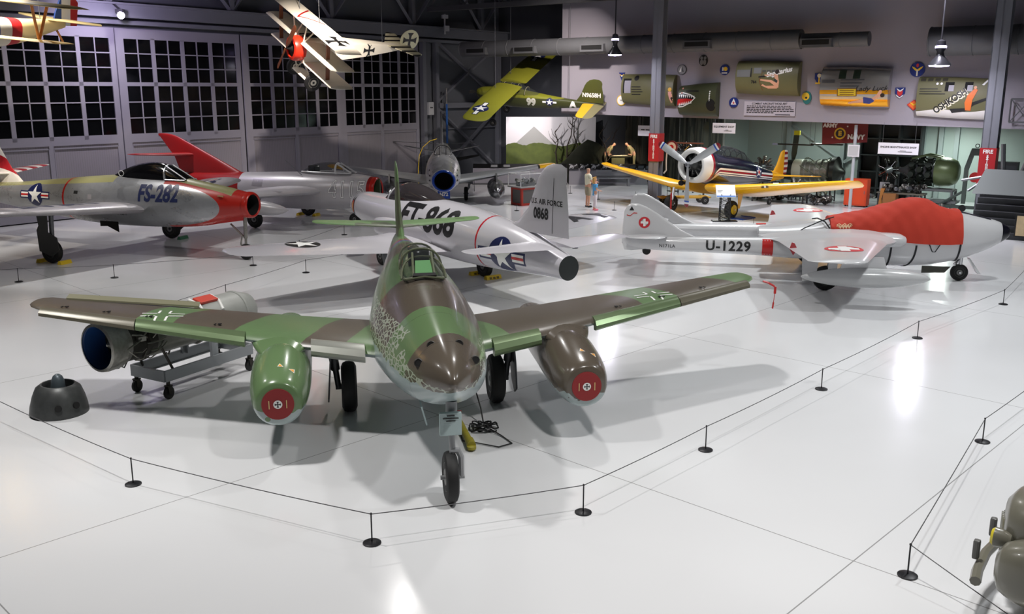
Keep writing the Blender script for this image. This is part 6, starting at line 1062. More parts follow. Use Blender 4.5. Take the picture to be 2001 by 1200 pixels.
for lab, a, w_, h, mt_ in (('green and brown storage trunk behind the tall engine stand', 14.0, .7, 1.25, mat('trunk_olive', (92, 84, 40), .6)), ): 
    t = frame_at('storage_trunk', lab, 'trunk', a, 3.4); mb = MB(); mb.box((0, 0, h/2), (w_, .6, h)); mb.build('trunk_body', mt_, t, smooth=False, bevel=.02); mb = MB(); mb.box((0, -.02, h+.02), (w_+.04, .64, .06)); mb.build('trunk_lid', CGN, t, smooth=False)
def bench(lab, a, b, w_, items, h=.75, top=mat('bench_top_grey', (96, 92, 80), .5)):
    t = frame_at('workbench', lab, 'bench', a, b); mb = MB(); mb.box((0, 0, h), (w_, .7, .06)); mb.build('bench_top', top, t, smooth=False)
    for x in (-w_/2+.08, w_/2-.08):
        for y in (-.3, .3): mb = MB(); mb.box((x, y, h/2), (.06, .06, h)); mb.build('leg', STD, t, smooth=False)
    return t
bench('long low bench of engine parts under the yellow wing', 5.2, .9, 2.6, 0, .45); bench('dark bench loaded with small engines right of the orange cabinet', 10.5, 1.7, 2.0, 0, .7)
random.seed(21)
def partpile(lab, a, b, z, w_, n, name='engine_parts', mt_=None):
    t = frame_at(name, lab, 'engine parts', a, b, z=z); 
    for q in range(3):
        mb = MB()
        for k in range(n//3):
            x, y, zz = random.uniform(-w_/2, w_/2), random.uniform(-.25, .25), random.uniform(.06, .32); dd = Vector((random.uniform(-1, 1), random.uniform(-1, 1), random.uniform(-.4, .6))).normalized(); mb.lathe([(.05, -.1), (.09, -.08), (.06, -.02), (.09, .03), (.05, .1)], (x, y, zz), dd, 9)
        mb.build(('gear_case', 'cylinder', 'pipe_cluster')[q], (ALLOY, BRONZE, STEEL)[q], t)
partpile('heap of metal engine parts on the dark bench at the right', 10.6, 1.7, .73, 1.7, 36); partpile('row of dark engine parts on the low bench under the yellow wing', 5.2, .9, .48, 2.3, 36)
partpile('pile of engine parts on the floor between the low bench and orange cabinet', 7.2, 1.0, .0, .8, 18); partpile('metal parts in front of the cowled engine', 11.9, 1.6, .0, .8, 15)
t = frame_at('added_dark_rack', 'tall dark rack of engine parts behind the pennant and notice post', 'rack', 8.9, 5.5); mb = MB()  # rack added to stand in for the dark middle of the bay
for x in (-1.4, -.5, .4, 1.4): mb.box((x, 0, 1.8), (.08, .5, 3.6))
for z in (.5, 1.3, 2.1, 2.9): mb.box((0, 0, z), (2.9, .5, .05))
mb.box((0, .24, 1.8), (2.9, .03, 3.6)); mb.build('rack_frame', mat('rack_dark', (44, 48, 50), .6), t, smooth=False)
partpile('jumble of small engine parts on the floor under the turbine engine', 4.6, 1.7, .0, 1.8, 30); partpile('scattered engine parts stacked beside the turbine stand', 6.7, 2.0, .0, 1.2, 24); partpile('engine parts at floor level left of the floor engines', 2.6, 2.0, .0, 1.4, 24); partpile('parts heap below the small radial engine right of the post', 9.4, 2.6, .3, 1.2, 24)
t = thing('orange_cabinet', 'tall orange-red steel cabinet standing in front of the thin notice post', 'cabinet', (15.78, 42.95, 0), math.atan2(-.588, .809)); OC = mat('cabinet_orange', (214, 74, 36), .4); mb = MB(); mb.box((0, 0, .66), (1.0, .55, 1.2)); cb = mb.build('cabinet_body', OC, t, smooth=False, bevel=.02); mb = MB(); mb.box((0, -.28, .66), (.92, .02, 1.1)); mb.build('cabinet_door', OC, cb, smooth=False, bevel=.008); mb = MB()
for x in (-.42, .42):
    for y in (-.2, .2): mb.tube((x, y, 0), (x, y, .08), .04, seg=8)
mb.build('foot', BLACK, t); mb = MB(); mb.tube((.4, -.3, .6), (.4, -.3, .75), .012, seg=6); mb.build('cabinet_handle', CHROME, cb)
t = thing('crate', 'orange-brown wooden crate beside the orange cabinet', 'crate', (16.95, 42.0, 0), math.atan2(-.588, .809)); mb = MB(); mb.box((0, 0, .45), (.55, .5, .5)); mb.build('crate_box', mat('crate_brown', (150, 98, 50), .6, var=.15), t, smooth=False, bevel=.01); mb = MB(); mb.prism([(-.1, 0), (.12, 0), (.05, .45), (.16, .9), (-.02, .9), (-.06, .4)], (-.42, 0, 0), (1, 0, 0), (0, 0, 1), .12); mb.build('wooden_board', mat('wood_orange', (176, 116, 52), .5, var=.15), t, smooth=False, bevel=.01); mb = MB()
for x in (-.22, .22): mb.box((x, 0, .1), (.05, .45, .2))
mb.build('foot', STD, t, smooth=False)
t = frame_at('computer_screen', 'pale grey display panel standing on the dark bench', 'display', 9.75, 1.65, z=.73); mb = MB(); mb.box((0, 0, .22), (.42, .04, .40)); mb.build('display_panel', mat('panel_pale', (158, 160, 164), .5), t, smooth=False); mb = MB(); mb.box((0, .08, .02), (.3, .2, .03)); mb.build('display_base', STD, t, smooth=False)
for lab, a, b, z0, z1, xx in (('upright grey propeller blade with a yellow tip left of the ARMY pennant', 4.85, 3.4, 1.75, 3.25, .12), ('upright dark green propeller blade behind the white cowling', 1.35, .8, 2.2, 3.7, .0)):
    t = frame_at('spare_propeller', lab, 'propeller blade', a, b, z=0); mb = MB(); mb.rings([[Vector((xx*((z-z0)/(z1-z0))+c_*.14*wf_, s_*.03, z)) for c_, s_ in ((-1, 0), (0, 1), (1, 0), (0, -1))] for z, wf_ in ((z0, .5), (z0+.4, 1), (z1-.25, 1), (z1-.05, .8), (z1, .3))]); mb.build('blade', mat('blade_grey_green', (60, 70, 60), .5), t)
    mb = MB(); mb.tube((0, 0, 0), (0, 0, z0+.1), .05); mb.lathe([(.25, 0), (.25, .05), (.05, .06)], (0, 0, 0), (0, 0, 1), 14); mb.build('blade_stand', STD, t)
    if xx: mb = MB(); mb.box((.12, 0, z1-.1), (.3, .07, .22)); mb.build('yellow_tip', mat('tip_yellow', (226, 220, 40), .5), t, smooth=False, bevel=.02)
for lab, a0, a1, z, tip in (('dark rotor blade with a pale blue tip slung across the bay', 4.25, 6.0, 2.62, 1), ('dark rotor blade hanging right of the blue-tipped blade', 5.9, 7.4, 2.68, 0), ('wooden propeller lying level behind the white cowling', -.3, 1.4, 2.62, 2)):
    t = frame_at('helicopter_rotor', lab, 'rotor blade', (a0+a1)/2, 2.8 if tip < 2 else .9, z=z); w_ = a1-a0; mb = MB(); mb.box((0, 0, 0), (w_, .22, .07)); mb.build('blade', WOODB if tip == 2 else mat('rotor_dark', (34, 38, 40), .4), t, smooth=False, bevel=.02)
    if tip == 1: mb = MB(); mb.box((-w_/2-.1, 0, -.01), (.26, .24, .08)); mb.build('blade_tip', mat('blade_tip_white_blue', (190, 200, 240), .4), t, smooth=False)
    for q in (-.4, .4): mb = MB(); mb.tube((w_*q, 0, 0), (w_*q, 0, 3.95-z-.2 if tip < 2 else 1.2), .01, seg=5); mb.build('hanging_wire', STEEL, t)
t = thing('round_dial', 'round red and cream dial mounted beside the left steel column', 'dial', (7.62, 45.25, 2.55), 0); mb = MB(); mb.lathe([(.30, -.03), (.30, .03)], (0, 0, 0), NX, 28); dl = mb.build('dial_plate', mat('dial_dark_red', (110, 34, 34), .5), t); decal('dial_face', [(circ(.23, 24), 0, 0), (circ(.11, 20), 1, 1)], [mat('dial_cream', (216, 200, 176), .5), RED], dl, -NX*.035, TX, (0, 0, 1), None, off=.003); mb = MB(); mb.path([(-.22, 0, -.1), (-.25, 0, -.6), (-.23, 0, -1.1), (-.35, 0, -1.25)], .035, 6); mb.tube((-.3, 0, 0), (.3, 0, 0), .03); mb.build('hanging_strap', mat('strap_cream', (200, 192, 176), .6), t)
t = thing('yellow_trolley', 'yellow low trolley with small wheels carrying parts behind the propeller', 'trolley', (8.05, 43.9, 0), R_(8)); mb = MB(); mb.box((0, -.3, .32), (2.4, .07, .07)); mb.box((0, .3, .32), (2.4, .07, .07)); mb.box((1.15, 0, .32), (.07, .6, .07)); mb.box((-1.15, 0, .32), (.07, .6, .07)); mb.build('trolley_frame', mat('trolley_yellow', (206, 160, 60), .5), t, smooth=False)
for x in (-.9, .9):
    for y in (-.36, .36): wheel('wheel', (x, y, .19), .19, .09, t)
partpile('dark engine parts riding on the yellow trolley', 0, 0, 0, .8, 18).location if False else None
t = thing('dark_stool', 'black folding chair beside the left steel column', 'chair', (7.75, 45.3, 0), .4); mb = MB(); mb.box((0, 0, .45), (.42, .42, .04)); mb.build('seat', BLACK, t, smooth=False); mb = MB(); mb.box((0, .2, .8), (.42, .03, .3)); mb.build('backrest', BLACK, t, smooth=False)
for x in (-.19, .19):
    for y in (-.19, .19): mb = MB(); mb.tube((x, y, 0), (x, y, .45 if y < 0 else .95), .014, seg=6); mb.build('leg', STD, t)
# ---------------------------------------------------------------- diorama, display wall and cases at the back
SKYM = mat('painted_backdrop', (206, 202, 206), .8, fn=lambda t, c: (t.coord(), t.mix(t.lt(t.math('ADD', t.x[2], t.math('MULTIPLY', t.noise(1.3, 2), .5)), 2.32), t.mix(t.mul(t.lt(t.math('ADD', t.math('MULTIPLY', t.math('ABSOLUTE', t.math('SUBTRACT', t.x[0], 1.3)), .9), t.x[2]), 3.1), t.gt(t.x[2], 0)), c, lin((150, 150, 148))), t.mix(t.noise(2.2, 3), lin((96, 108, 44)), lin((56, 66, 30)))))[1])
t = thing('painted_backdrop', 'painted diorama backdrop of a pale sky above grassy green hills', 'backdrop', (0, 0, 0)); mb = MB(); mb.box((2.3, 56.4, 2.05), (5.3, .08, 3.2)); mb.build('backdrop_board', SKYM, t, smooth=False); mb = MB(); mb.box((2.3, 56.5, 1.8), (.1, .12, 3.6)); mb.build('backdrop_support', STD, t, smooth=False)
random.seed(2)
t = thing('diorama_hill', 'dark earth mound in front of the painted diorama backdrop', 'mound', (4.3, 54.9, 0)); mb = MB(); rs = []
for i in range(12):
    f_ = i/11; r = []
    for j in range(14): x = -2.2+4.2*j/13; h_ = (1.9*math.exp(-((x-.2)/1.5)**2)+.5)*math.sin(PI*min(.97, .04+f_*.8))+random.uniform(-.06, .06); r.append(Vector((x, -.8+1.3*f_, h_ if 0 < i < 11 else 0)))
    rs.append(r)
mb.rings(rs, 0, (0, 0), closed=False); mb.build('mound', mat('mound_earth', (40, 42, 30), .95, var=.4, vs=3, bump=.6, bs=5), t)
def tree(lab, x, y, h, n, z=0, mt_=mat('bark_dark', (58, 48, 42), .9, var=.3)):
    t = thing('bare_tree', lab, 'tree', (x, y, z)); mb = MB(); q = [(random.uniform(-.06, .06)*k, 0, h*k/6) for k in range(7)]; mb.path(q, [.07-.009*k for k in range(7)], 7); mb.build('trunk', mt_, t); mb = MB()
    for k in range(n): b_ = random.uniform(.3, .9); s_ = random.choice((-1, 1)); z0 = h*b_; x0 = q[int(b_*6)][0]; L = random.uniform(.3, .7); mb.path([(x0, 0, z0), (x0+s_*L*.5, random.uniform(-.2, .2), z0+L*.5), (x0+s_*L*.7, random.uniform(-.2, .2), z0+L*1.1)], [.022, .015, .006], 5)
    mb.build('branch', mt_, t)
for lab, x, y, h, n in (('thin bare dark tree left of the others against the pale painted sky', 2.75, 55.9, 3.3, 6), ('tall bare dark tree at the middle of the pale painted sky', 3.35, 56.0, 3.9, 9), ('bare dark tree standing at the right edge of the painted sky', 3.85, 56.1, 3.9, 9), ('pale-trunked bare tree between mound and campers', 5.2, 53.75, 3.2, 7), ('second pale-trunked bare tree leaning right near the campers', 5.75, 55.3, 3.0, 6), ('dark bare tree in front of the forest curtain behind the campers', 7.3, 55.4, 3.6, 8), ('dark bare tree close to the left side of the left steel column', 8.6, 54.2, 3.6, 8)): tree(lab, x, y, h, n)
FOR = mat('forest_print', (34, 34, 30), .9, fn=lambda t, c: (t.coord(), t.mix(t.math('MULTIPLY', t.gt(t.noise(1.0, 3, (7, 7, .35)), .54), .8), c, lin((66, 62, 54))))[1])
t = thing('forest_curtain', 'dark forest curtain hanging behind the campers', 'curtain', (0, 0, 0)); mb = MB()
pts = [MW(-6.2+7.2*k/40, 6.25+.06*math.sin(k*1.9), 0) for k in range(41)]; mb.rings([[Vector((p_.x, p_.y, .02)) for p_ in pts]+[Vector((p_.x, p_.y+.04, .02)) for p_ in pts[::-1]], [Vector((p_.x, p_.y, 3.78)) for p_ in pts]+[Vector((p_.x, p_.y+.04, 3.78)) for p_ in pts[::-1]]]); mb.build('curtain_cloth', FOR, t)
GWL = mat('display_wall_grey', (128, 126, 134), .6)
t = thing('display_counter', 'low grey display wall with sloping black top in front of the dioramas', 'display counter', (0, 0, 0)); mb = MB(); mb.box((.45, 53.25, .46), (5.3, .4, .92)); mb.build('counter_front', GWL, t, smooth=False); mb = MB(); mb.box((.45, 53.22, .04), (5.3, .42, .08)); mb.build('kick_board', STD, t, smooth=False); mb = MB(); mb.box((.45, 53.35, .98), (5.3, .6, .06), R=Matrix.Rotation(R_(22), 3, 'X')); mb.build('counter_top', mat('counter_black', (20, 20, 22), .4), t, smooth=False)
t = thing('display_counter', 'grey display wall section behind the two visitors and bench', 'display counter', (0, 0, 0)); mb = MB(); mb.box((5.4, 53.15, .46), (4.4, .4, .92)); mb.build('counter_front', GWL, t, smooth=False); mb = MB(); mb.box((5.4, 53.25, .98), (4.4, .6, .05), R=Matrix.Rotation(R_(22), 3, 'X')); mb.build('counter_top', mat('counter_black'), t, smooth=False)
PANW = mat('panel_print', (170, 170, 176), .5, fn=lambda t, c: t.mix(t.gt(t.noise(9, 3), .5), c, (.02, .02, .02)))
for k, x in enumerate((-1.0, -.3)): tt = thing('information_board', ('left of two pale printed panels on the black counter top at the corner', 'right of two pale printed panels on the black counter top at the corner')[k], 'information board', (x, 53.2, .97), (R_(22), 0, 0)); mb = MB(); mb.box((0, 0, .055), (.5, .38, .02)); mb.build('board_plate', mat('panel_plate_dark', (30, 30, 34), .4), tt, smooth=False); mb = MB(); mb.box((0, 0, .07), (.36, .28, .01)); mb.build('panel_print', mat('print_pale', (140, 142, 146), .5), tt, smooth=False)
NTH = ('first', 'second', 'third', 'fourth', 'fifth')
for k in range(5): tt = thing('information_board', NTH[k]+' from left of five black-and-white photo panels behind the two visitors', 'information board', (3.45+k*.62, 53.0, .99), (R_(40), 0, 0), 'photo panels behind the visitors'); mb = MB(); mb.box((0, 0, .03), (.56, .42, .03)); mb.build('panel_plate', mat('panel_plate_dark'), tt, smooth=False); mb = MB(); mb.box((0, 0, .05), (.50, .34, .01)); mb.build('panel_photo', PANW, tt, smooth=False)
for k in range(3): tt = thing('information_board', NTH[k]+' from left of three dark panels in front of the campers', 'information board', (6.75+k*.42, 52.75-.2*k, .97), (R_(35), 0, -.3), 'dark panels before the campers'); mb = MB(); mb.box((0, 0, .03), (.38, .34, .03)); mb.build('panel_plate', mat('panel_plate_dark'), tt, smooth=False); mb = MB(); mb.box((0, 0, .05), (.30, .24, .01)); mb.build('panel_print', mat('print_slate', (84, 90, 100), .5), tt, smooth=False)
t = thing('bench', 'grey metal bench with a slatted backrest behind the two visitors', 'bench', (5.6, 52.35, 0)); BM = mat('bench_metal', (120, 122, 128), .45, .3)
for z in (.62, .80): mb = MB(); mb.box((0, .12, z), (1.85, .04, .14)); mb.build('backrest_slat', BM, t, smooth=False)
mb = MB(); mb.box((0, -.12, .44), (1.9, .45, .05)); mb.build('seat', BM, t, smooth=False); mb = MB(); mb.box((.1, .09, .82), (.3, .02, .05)); mb.build('name_plate', INK, t, smooth=False)
for x in (-.85, .85): mb = MB(); mb.box((x, -.12, .22), (.12, .4, .44)); mb.build('leg', BM, t, smooth=False)
# red based display case
t = thing('display_case', 'red-framed display plinth with a white-edged clear case holding an engine', 'display case', (.62, 43.7, 0), R_(35)); mb = MB(); mb.box((0, 0, .38), (1.0, .8, .76)); mb.build('plinth_panel', mat('plinth_grey', (96, 94, 92), .6), t, smooth=False); mb = MB(); RC = mat('case_red', (176, 52, 38), .5)
for x in (-.47, .47):
    for y in (-.37, .37): mb.box((x, y, .4), (.10, .10, .8))
for z in (.05, .77):
    for y in (-.38, .38): mb.box((0, y, z), (1.04, .09, .10))
    for x in (-.48, .48): mb.box((x, 0, z), (.09, .84, .10))
mb.build('plinth_frame', RC, t, smooth=False); mb = MB(); mb.box((0, 0, .84), (1.3, 1.05, .05)); mb.build('case_base', mat('case_base', (150, 148, 146), .5), t, smooth=False); mb = MB()
for x in (-.62, .62):
    for y in (-.5, .5): mb.box((x, y, 1.15), (.025, .025, .6))
    mb.box((x, 0, 1.45), (.025, 1.02, .03))
for y in (-.5, .5): mb.box((0, y, 1.45), (1.26, .025, .03))
mb.build('case_edge', WHITE, t, smooth=False); mb = MB(); mb.box((0, 0, 1.15), (1.22, .98, .58)); mb.build('case_glass', mat('case_glass', (200, 210, 210), .02, alpha=.10), t, smooth=False)
t = thing('model_engine', 'sectioned metal engine inside the clear display case', 'engine', (.62, 43.7, .87), R_(35)); random.seed(8)
for nm, mt_, n_ in (('cylinder', ALLOY, 10), ('crankcase', STEEL, 8), ('pipework', BRONZE, 8)):
    mb = MB()
    for k in range(n_): mb.lathe([(.04, -.09), (.08, -.07), (.06, 0), (.08, .04), (.03, .1)], (random.uniform(-.4, .4), random.uniform(-.25, .25), random.uniform(.1, .3)), (random.uniform(-1, 1), random.uniform(-1, 1), random.uniform(0, 1)), 9)
    if nm == 'crankcase': mb.box((0, 0, .08), (.8, .4, .16))
    mb.build(nm, mt_, t)
# ---------------------------------------------------------------- air stair and file cabinet at the right edge
t = thing('boarding_stairs', 'dark boarding steps with silver side panels at the right edge', 'stairs', (17.55, 33.4, 0), R_(-37)); DK = mat('stair_dark', (52, 54, 58), .6); mb = MB()
for k in range(7): mb.box((.0+k*.0, k*.27, .11+k*.215), (2.2, .30, .22+.0)); mb.box((0, k*.27+.14, (.11+k*.215)/2), (2.2, .04, .11+k*.215))
mb.build('stair_step', DK, t, smooth=False); mb = MB(); mb.prism([(-1.15, 0), (1.2, 0), (1.2, .95), (-.85, .95)], (0, .3, 1.52), (1, 0, 0), (0, .45, 1), .05); mb.build('silver_side_panel', mat('stair_silver', (146, 150, 152), .4, .4), t, smooth=False)
mb = MB(); mb.tube((-1.3, .3, 1.6), (-.9, .6, 1.95), .05, seg=6); mb.tube((-1.6, .6, 1.95), (-.95, .6, 2.1), .05, seg=6); mb.tube((-.3, .9, 2.3), (-.4, .9, 3.3), .08, seg=8); mb.tube((.3, .9, 2.3), (.6, .9, 3.3), .08, seg=8); mb.build('handrail', STEEL, t)
mb = MB(); mb.box((.75, -.35, .55), (.55, .05, .8)); pb = mb.build('poster_board', mat('poster_frame', (24, 24, 26), .4), t, smooth=False); mb = MB(); mb.box((.75, -.38, .55), (.45, .02, .7)); mb.build('poster', mat('poster_cream', (214, 190, 150), .5, var=.3, vs=5), pb, smooth=False)
t = thing('filing_cabinet', 'dark grey tall cabinet right of the right steel column', 'cabinet', tuple(MW(14.4, 2.6, 0)), math.atan2(-.588, .809)); mb = MB(); mb.box((0, 0, 1.1), (1.0, .6, 2.2)); cb = mb.build('cabinet_body', mat('cabinet_charcoal', (46, 52, 54), .5), t, smooth=False)
for z in (1.85, 1.35, .85): mb = MB(); mb.box((0, -.31, z), (.9, .02, .44)); dw = mb.build('drawer', mat('drawer_charcoal', (52, 58, 60), .5), cb, smooth=False); mb = MB(); mb.box((-.1, -.33, z), (.3, .02, .05)); mb.build('handle', STEEL, dw, smooth=False)
t = thing('truss_section', 'grey welded truss section fixed high on the wall at the right edge', 'truss', tuple(MW(15.3, -.2, 3.95))); mb = MB()
for z in (0, .9): mb.tube(-TX*.55+Vector((0, 0, z)), TX*1.4+Vector((0, 0, z)), .035, seg=6)
for x in (-.55, .35, 1.2): mb.tube(TX*x, TX*x+Vector((0, 0, .9)), .03, seg=6); mb.tube(TX*x, TX*(x+.7)+Vector((0, 0, .9)), .022, seg=6); mb.tube(TX*(x+.7), TX*x+Vector((0, 0, .9)), .022, seg=6)
mb.build('truss_frame', STEEL, t)
# ---------------------------------------------------------------- barrier posts and cords
IRON = mat('black_iron', (30, 30, 34), .4, .3); CORD = mat('grey_cord', (84, 84, 86), .6)
def make_post():
    t = thing('stanchion', '', 'barrier post', (0, 0, 0), 0, 'short black barrier posts around the aircraft'); mb = MB(); mb.lathe([(.108, 0), (.108, .014), (.09, .022), (.02, .028)], (0, 0, 0), (0, 0, 1), 28); mb.build('base', IRON, t)
    mb = MB(); mb.tube((0, 0, .02), (0, 0, .375), .009, seg=10); pl = mb.build('pole', IRON, t); mb = MB(); mb.lathe([(.009, 0), (.013, .004), (.013, .02), (.005, .026)], (0, 0, .365), (0, 0, 1), 10); mb.build('cap', IRON, pl); return t
posts = [((-5.13, 11.83), 'black barrier post at lower left, below the green engine nacelle'), ((-1.65, 10.14), 'black barrier post at the bottom, left of the nose wheel'), ((.9, 10.96), 'black barrier post right of the nose wheel of the camouflaged jet'),
 ((2.87, 13.07), 'second black barrier post to the right of the camouflaged jet nose wheel'), ((5.52, 15.97), 'black barrier post on the right floor below the wing tip ribbon'), ((8.72, 19.5), 'black barrier post on open floor below the twin-boom jet tank'), ((12.23, 22.76), 'black barrier post below the black nose of the twin-boom jet'),
 ((4.35, 9.38), 'black barrier post at lower right nearest the grey car'), ((7.14, 13.4), 'black barrier post at the right edge above the grey car'), ((-13.72, 25.57), 'black barrier post at the far left below the red-nosed jet wheel'), ((-11.3, 26.15), 'black barrier post below the yellow chocks, second from the left edge'),
 ((-7.87, 28.06), 'black barrier post under the pale wing tip of the straight-wing jet'), ((-6.02, 26.92), 'black barrier post in front of the middle of the pale straight wing'), ((-7.29, 23.35), 'black barrier post right behind the grey tail of the turbojet on the dolly'), ((-7.0, 30.56), 'black barrier post half hidden behind the pale straight wing'),
 ((-6.18, 34.26), 'black barrier post under the tailplane of the camouflaged jet'), ((2.13, 31.28), 'black barrier post right of the round tailpipe cover'), ((3.0, 48.43), 'black barrier post left of the two visitors near the grey counter'), ((4.2, 45.66), 'black barrier post directly behind the girl in the blue top'),
 ((4.53, 41.48), 'black barrier post right of the girl near the pale tail fins'), ((3.62, 43.9), 'black barrier post between the legs of the two visitors'), ((.21, 41.3), 'black barrier post in front of the red display plinth'), ((13.81, 28.94), 'black barrier post behind the nose wheel of the twin-boom jet'), ((9.32, 35.96), 'black barrier post between twin-boom jet and yellow-winged airplane'), ((6.0, 45.6), 'black barrier post left of the left steel column')]
p0 = make_post()
for i, ((x, y), lab) in enumerate(posts): t = p0 if i == 0 else copy_tree(p0); t.location = (x, y, 0); t['label'] = lab
def rope(lab, pts, sag=.012):
    t = thing('barrier_rope', lab, 'cord', (pts[0][0], pts[0][1], 0)); mb = MB(); o_ = Vector((pts[0][0], pts[0][1], 0)); P = []
    for i in range(len(pts)-1):
        a = Vector(pts[i] if len(pts[i]) == 3 else (*pts[i], .372)); b = Vector(pts[i+1] if len(pts[i+1]) == 3 else (*pts[i+1], .372)); L = (b-a).length
        for k in range(9): f_ = k/9; q = a.lerp(b, f_); q.z -= sag*L*4*f_*(1-f_)*.5; P.append(q-o_)
    P.append(b-o_); mb.path(P, .0062, 5); mb.build('rope_strand', CORD, t)
rope('thin dark barrier cord curving around the front of the camouflaged jet', [(-8.15, 14.2), (-5.13, 11.83), (-1.65, 10.14), (.9, 10.96), (2.87, 13.07), (5.52, 15.97), (8.72, 19.5), (12.23, 22.76), (14.2, 25.5)])
rope('thin barrier cord between the two posts beside the grey car', [(8.6, 14.9), (7.14, 13.4), (4.35, 9.38), (4.95, 8.2, .15)], .004)
rope('thin barrier cord running under the red-nosed jet at far left', [(-16.5, 24.9), (-13.72, 25.57), (-11.3, 26.15), (-7.87, 28.06)]); rope('thin barrier cord from the turbojet tail to the pale wing', [(-9.0, 20.6, .15), (-7.29, 23.35), (-6.02, 26.92), (-4.6, 27.6, .5)]); rope('thin barrier cord behind the pale straight wing below the swept jet', [(-7.87, 28.06), (-7.0, 30.56), (-6.18, 34.26)])
rope('thin barrier cord beside the two visitors', [(3.0, 48.43), (4.2, 45.66), (3.62, 43.9), (4.53, 41.48), (6.0, 45.6)]) if False else rope('thin barrier cord beside the two visitors', [(4.2, 45.66), (3.62, 43.9), (4.53, 41.48), (6.2, 40.8)])
# ---------------------------------------------------------------- people
def skel(name, J, E, R, mt, parent, sub=2):
    me = bpy.data.meshes.new(name); me.from_pydata([tuple(p_) for p_ in J], E, []); o = bpy.data.objects.new(name, me); C.objects.link(o); md = o.modifiers.new('s', 'SKIN'); s2 = o.modifiers.new('u', 'SUBSURF'); s2.levels = sub; s2.render_levels = sub
    for i, v_ in enumerate(me.skin_vertices[0].data): r = R[i]; v_.radius = (r, r) if isinstance(r, (int, float)) else r; v_.use_root = (i == 0)
    dg = bpy.context.evaluated_depsgraph_get(); m2 = bpy.data.meshes.new_from_object(o.evaluated_get(dg)); bpy.data.objects.remove(o); bpy.data.meshes.remove(me)
    m2.materials.clear(); m2.materials.append(mt); m2.shade_smooth(); m2.name = name; n_ = bpy.data.objects.new(name, m2); C.objects.link(n_); n_.parent = parent; return n_
def person(lab, loc, rz, H_, shirt, short, hair, shoe, legm=None, lean=0.0, armz=.0, longhair=False, child=False, skirt=False, armf=.12, mannequin=False):
    t = thing('person', lab, 'person', loc, rz); k = H_/1.78; ln = lambda z: lean*max(0, z-.92)       # lean forward (+x)
    V = lambda x, y, z: Vector((x*k, y*k, z*k)) if z < .92 or not lean else Vector(((x*math.cos(lean)+(z-.92)*math.sin(lean))*k, y*k, (.92+(z-.92)*math.cos(lean)-x*math.sin(lean))*k)); S = SKIN
    wd = .85 if child else 1
    hand = []
    J = [V(0, 0, .95), V(0, 0, 1.12), V(0, 0, 1.32), V(0, 0, 1.46), V(.0, 0, 1.53), V(.01, 0, 1.60), V(.012, 0, 1.68), V(.0, 0, 1.745)]; E = [(i, i+1) for i in range(7)]; R = [.13*wd, .125*wd, .145*wd, .10, .055, .070, .088, .06]
    for s in (1, -1):
        b = len(J); J += [V(0, s*.17*wd, 1.42), V(-.02+armf*.4, s*.23*wd, 1.14), V(armf+.08, s*.20*wd, .95+armz), V(armf+.16, s*.19*wd, .90+armz*1.35)]; E += [(3, b), (b, b+1), (b+1, b+2), (b+2, b+3)]; R += [.058, .046, .034, .034]
        h0 = b+3
        for f_ in range(5): q = V(armf+.20+(.012*f_ if f_ < 4 else -.03), s*(.19*wd-.028+.018*f_), .86+armz*1.4+(.0 if f_ < 4 else .03)); J.append(q); E.append((h0, len(J)-1)); R.append(.010)
        b = len(J); J += [V(0, s*.09, .88), V(.02, s*.10, .48), V(-.01, s*.10, .10), V(.0, s*.10, .05), V(.13, s*.11, .03)]; E += [(0, b), (b, b+1), (b+1, b+2), (b+2, b+3), (b+3, b+4)]; R += [.088, .058, .042, .045, .034]
    sc_ = lambda r: r*k if isinstance(r, (int, float)) else (r[0]*k, r[1]*k)
    body = skel('body', J, E, [sc_(r) for r in R], S, t)
    # shirt
    J2 = [V(0, 0, .96), V(0, 0, 1.12), V(0, 0, 1.32), V(0, 0, 1.45)]; E2 = [(0, 1), (1, 2), (2, 3)]; R2 = [.155*wd, .15*wd, .165*wd, .10]
    for s in (1, -1): b = len(J2); J2 += [V(0, s*.18*wd, 1.42), V(-.015+armf*.3, s*.225*wd, 1.22)]+([V(armf+.06, s*.20*wd, 1.0+armz)] if mannequin else []); E2 += [(3, b), (b, b+1)]+([(b+1, b+2)] if mannequin else []); R2 += [.08, .07]+([.05] if mannequin else [])
    if skirt: J2.append(V(0, 0, .80)); E2.append((0, len(J2)-1)); R2.append(.18)
    skel('shirt', J2, E2, [sc_(r) for r in R2], shirt, t)
    J3 = [V(0, 0, .98), V(0, 0, .88)]; E3 = [(0, 1)]; R3 = [.135*wd, .13*wd]
    zl = .55 if legm is None else .12
    for s in (1, -1): b = len(J3); J3 += [V(0, s*.09, .80), V(.02, s*.10, .5 if legm is None else .48)]+([] if legm is None else [V(-.005, s*.10, .13)]); E3 += [(1, b), (b, b+1)]+([] if legm is None else [(b+1, b+2)]); R3 += [.105, .085 if legm is None else .066]+([] if legm is None else [.052])
    skel('trousers', J3, E3, [sc_(r) for r in R3], short if legm is None else legm, t)
    J4 = [V(-.01, 0, 1.70), V(-.02, 0, 1.74)]; E4 = [(0, 1)]; R4 = [.094, .075]
    if longhair: J4 += [V(-.07, 0, 1.6), V(-.10, 0, 1.42)]; E4 += [(0, 2), (2, 3)]; R4 += [.085, .06]
    mbh = skel('hair', J4, E4, [sc_(r) for r in R4], hair, t)
    if not longhair: mbh.scale = (1, 1, 1)
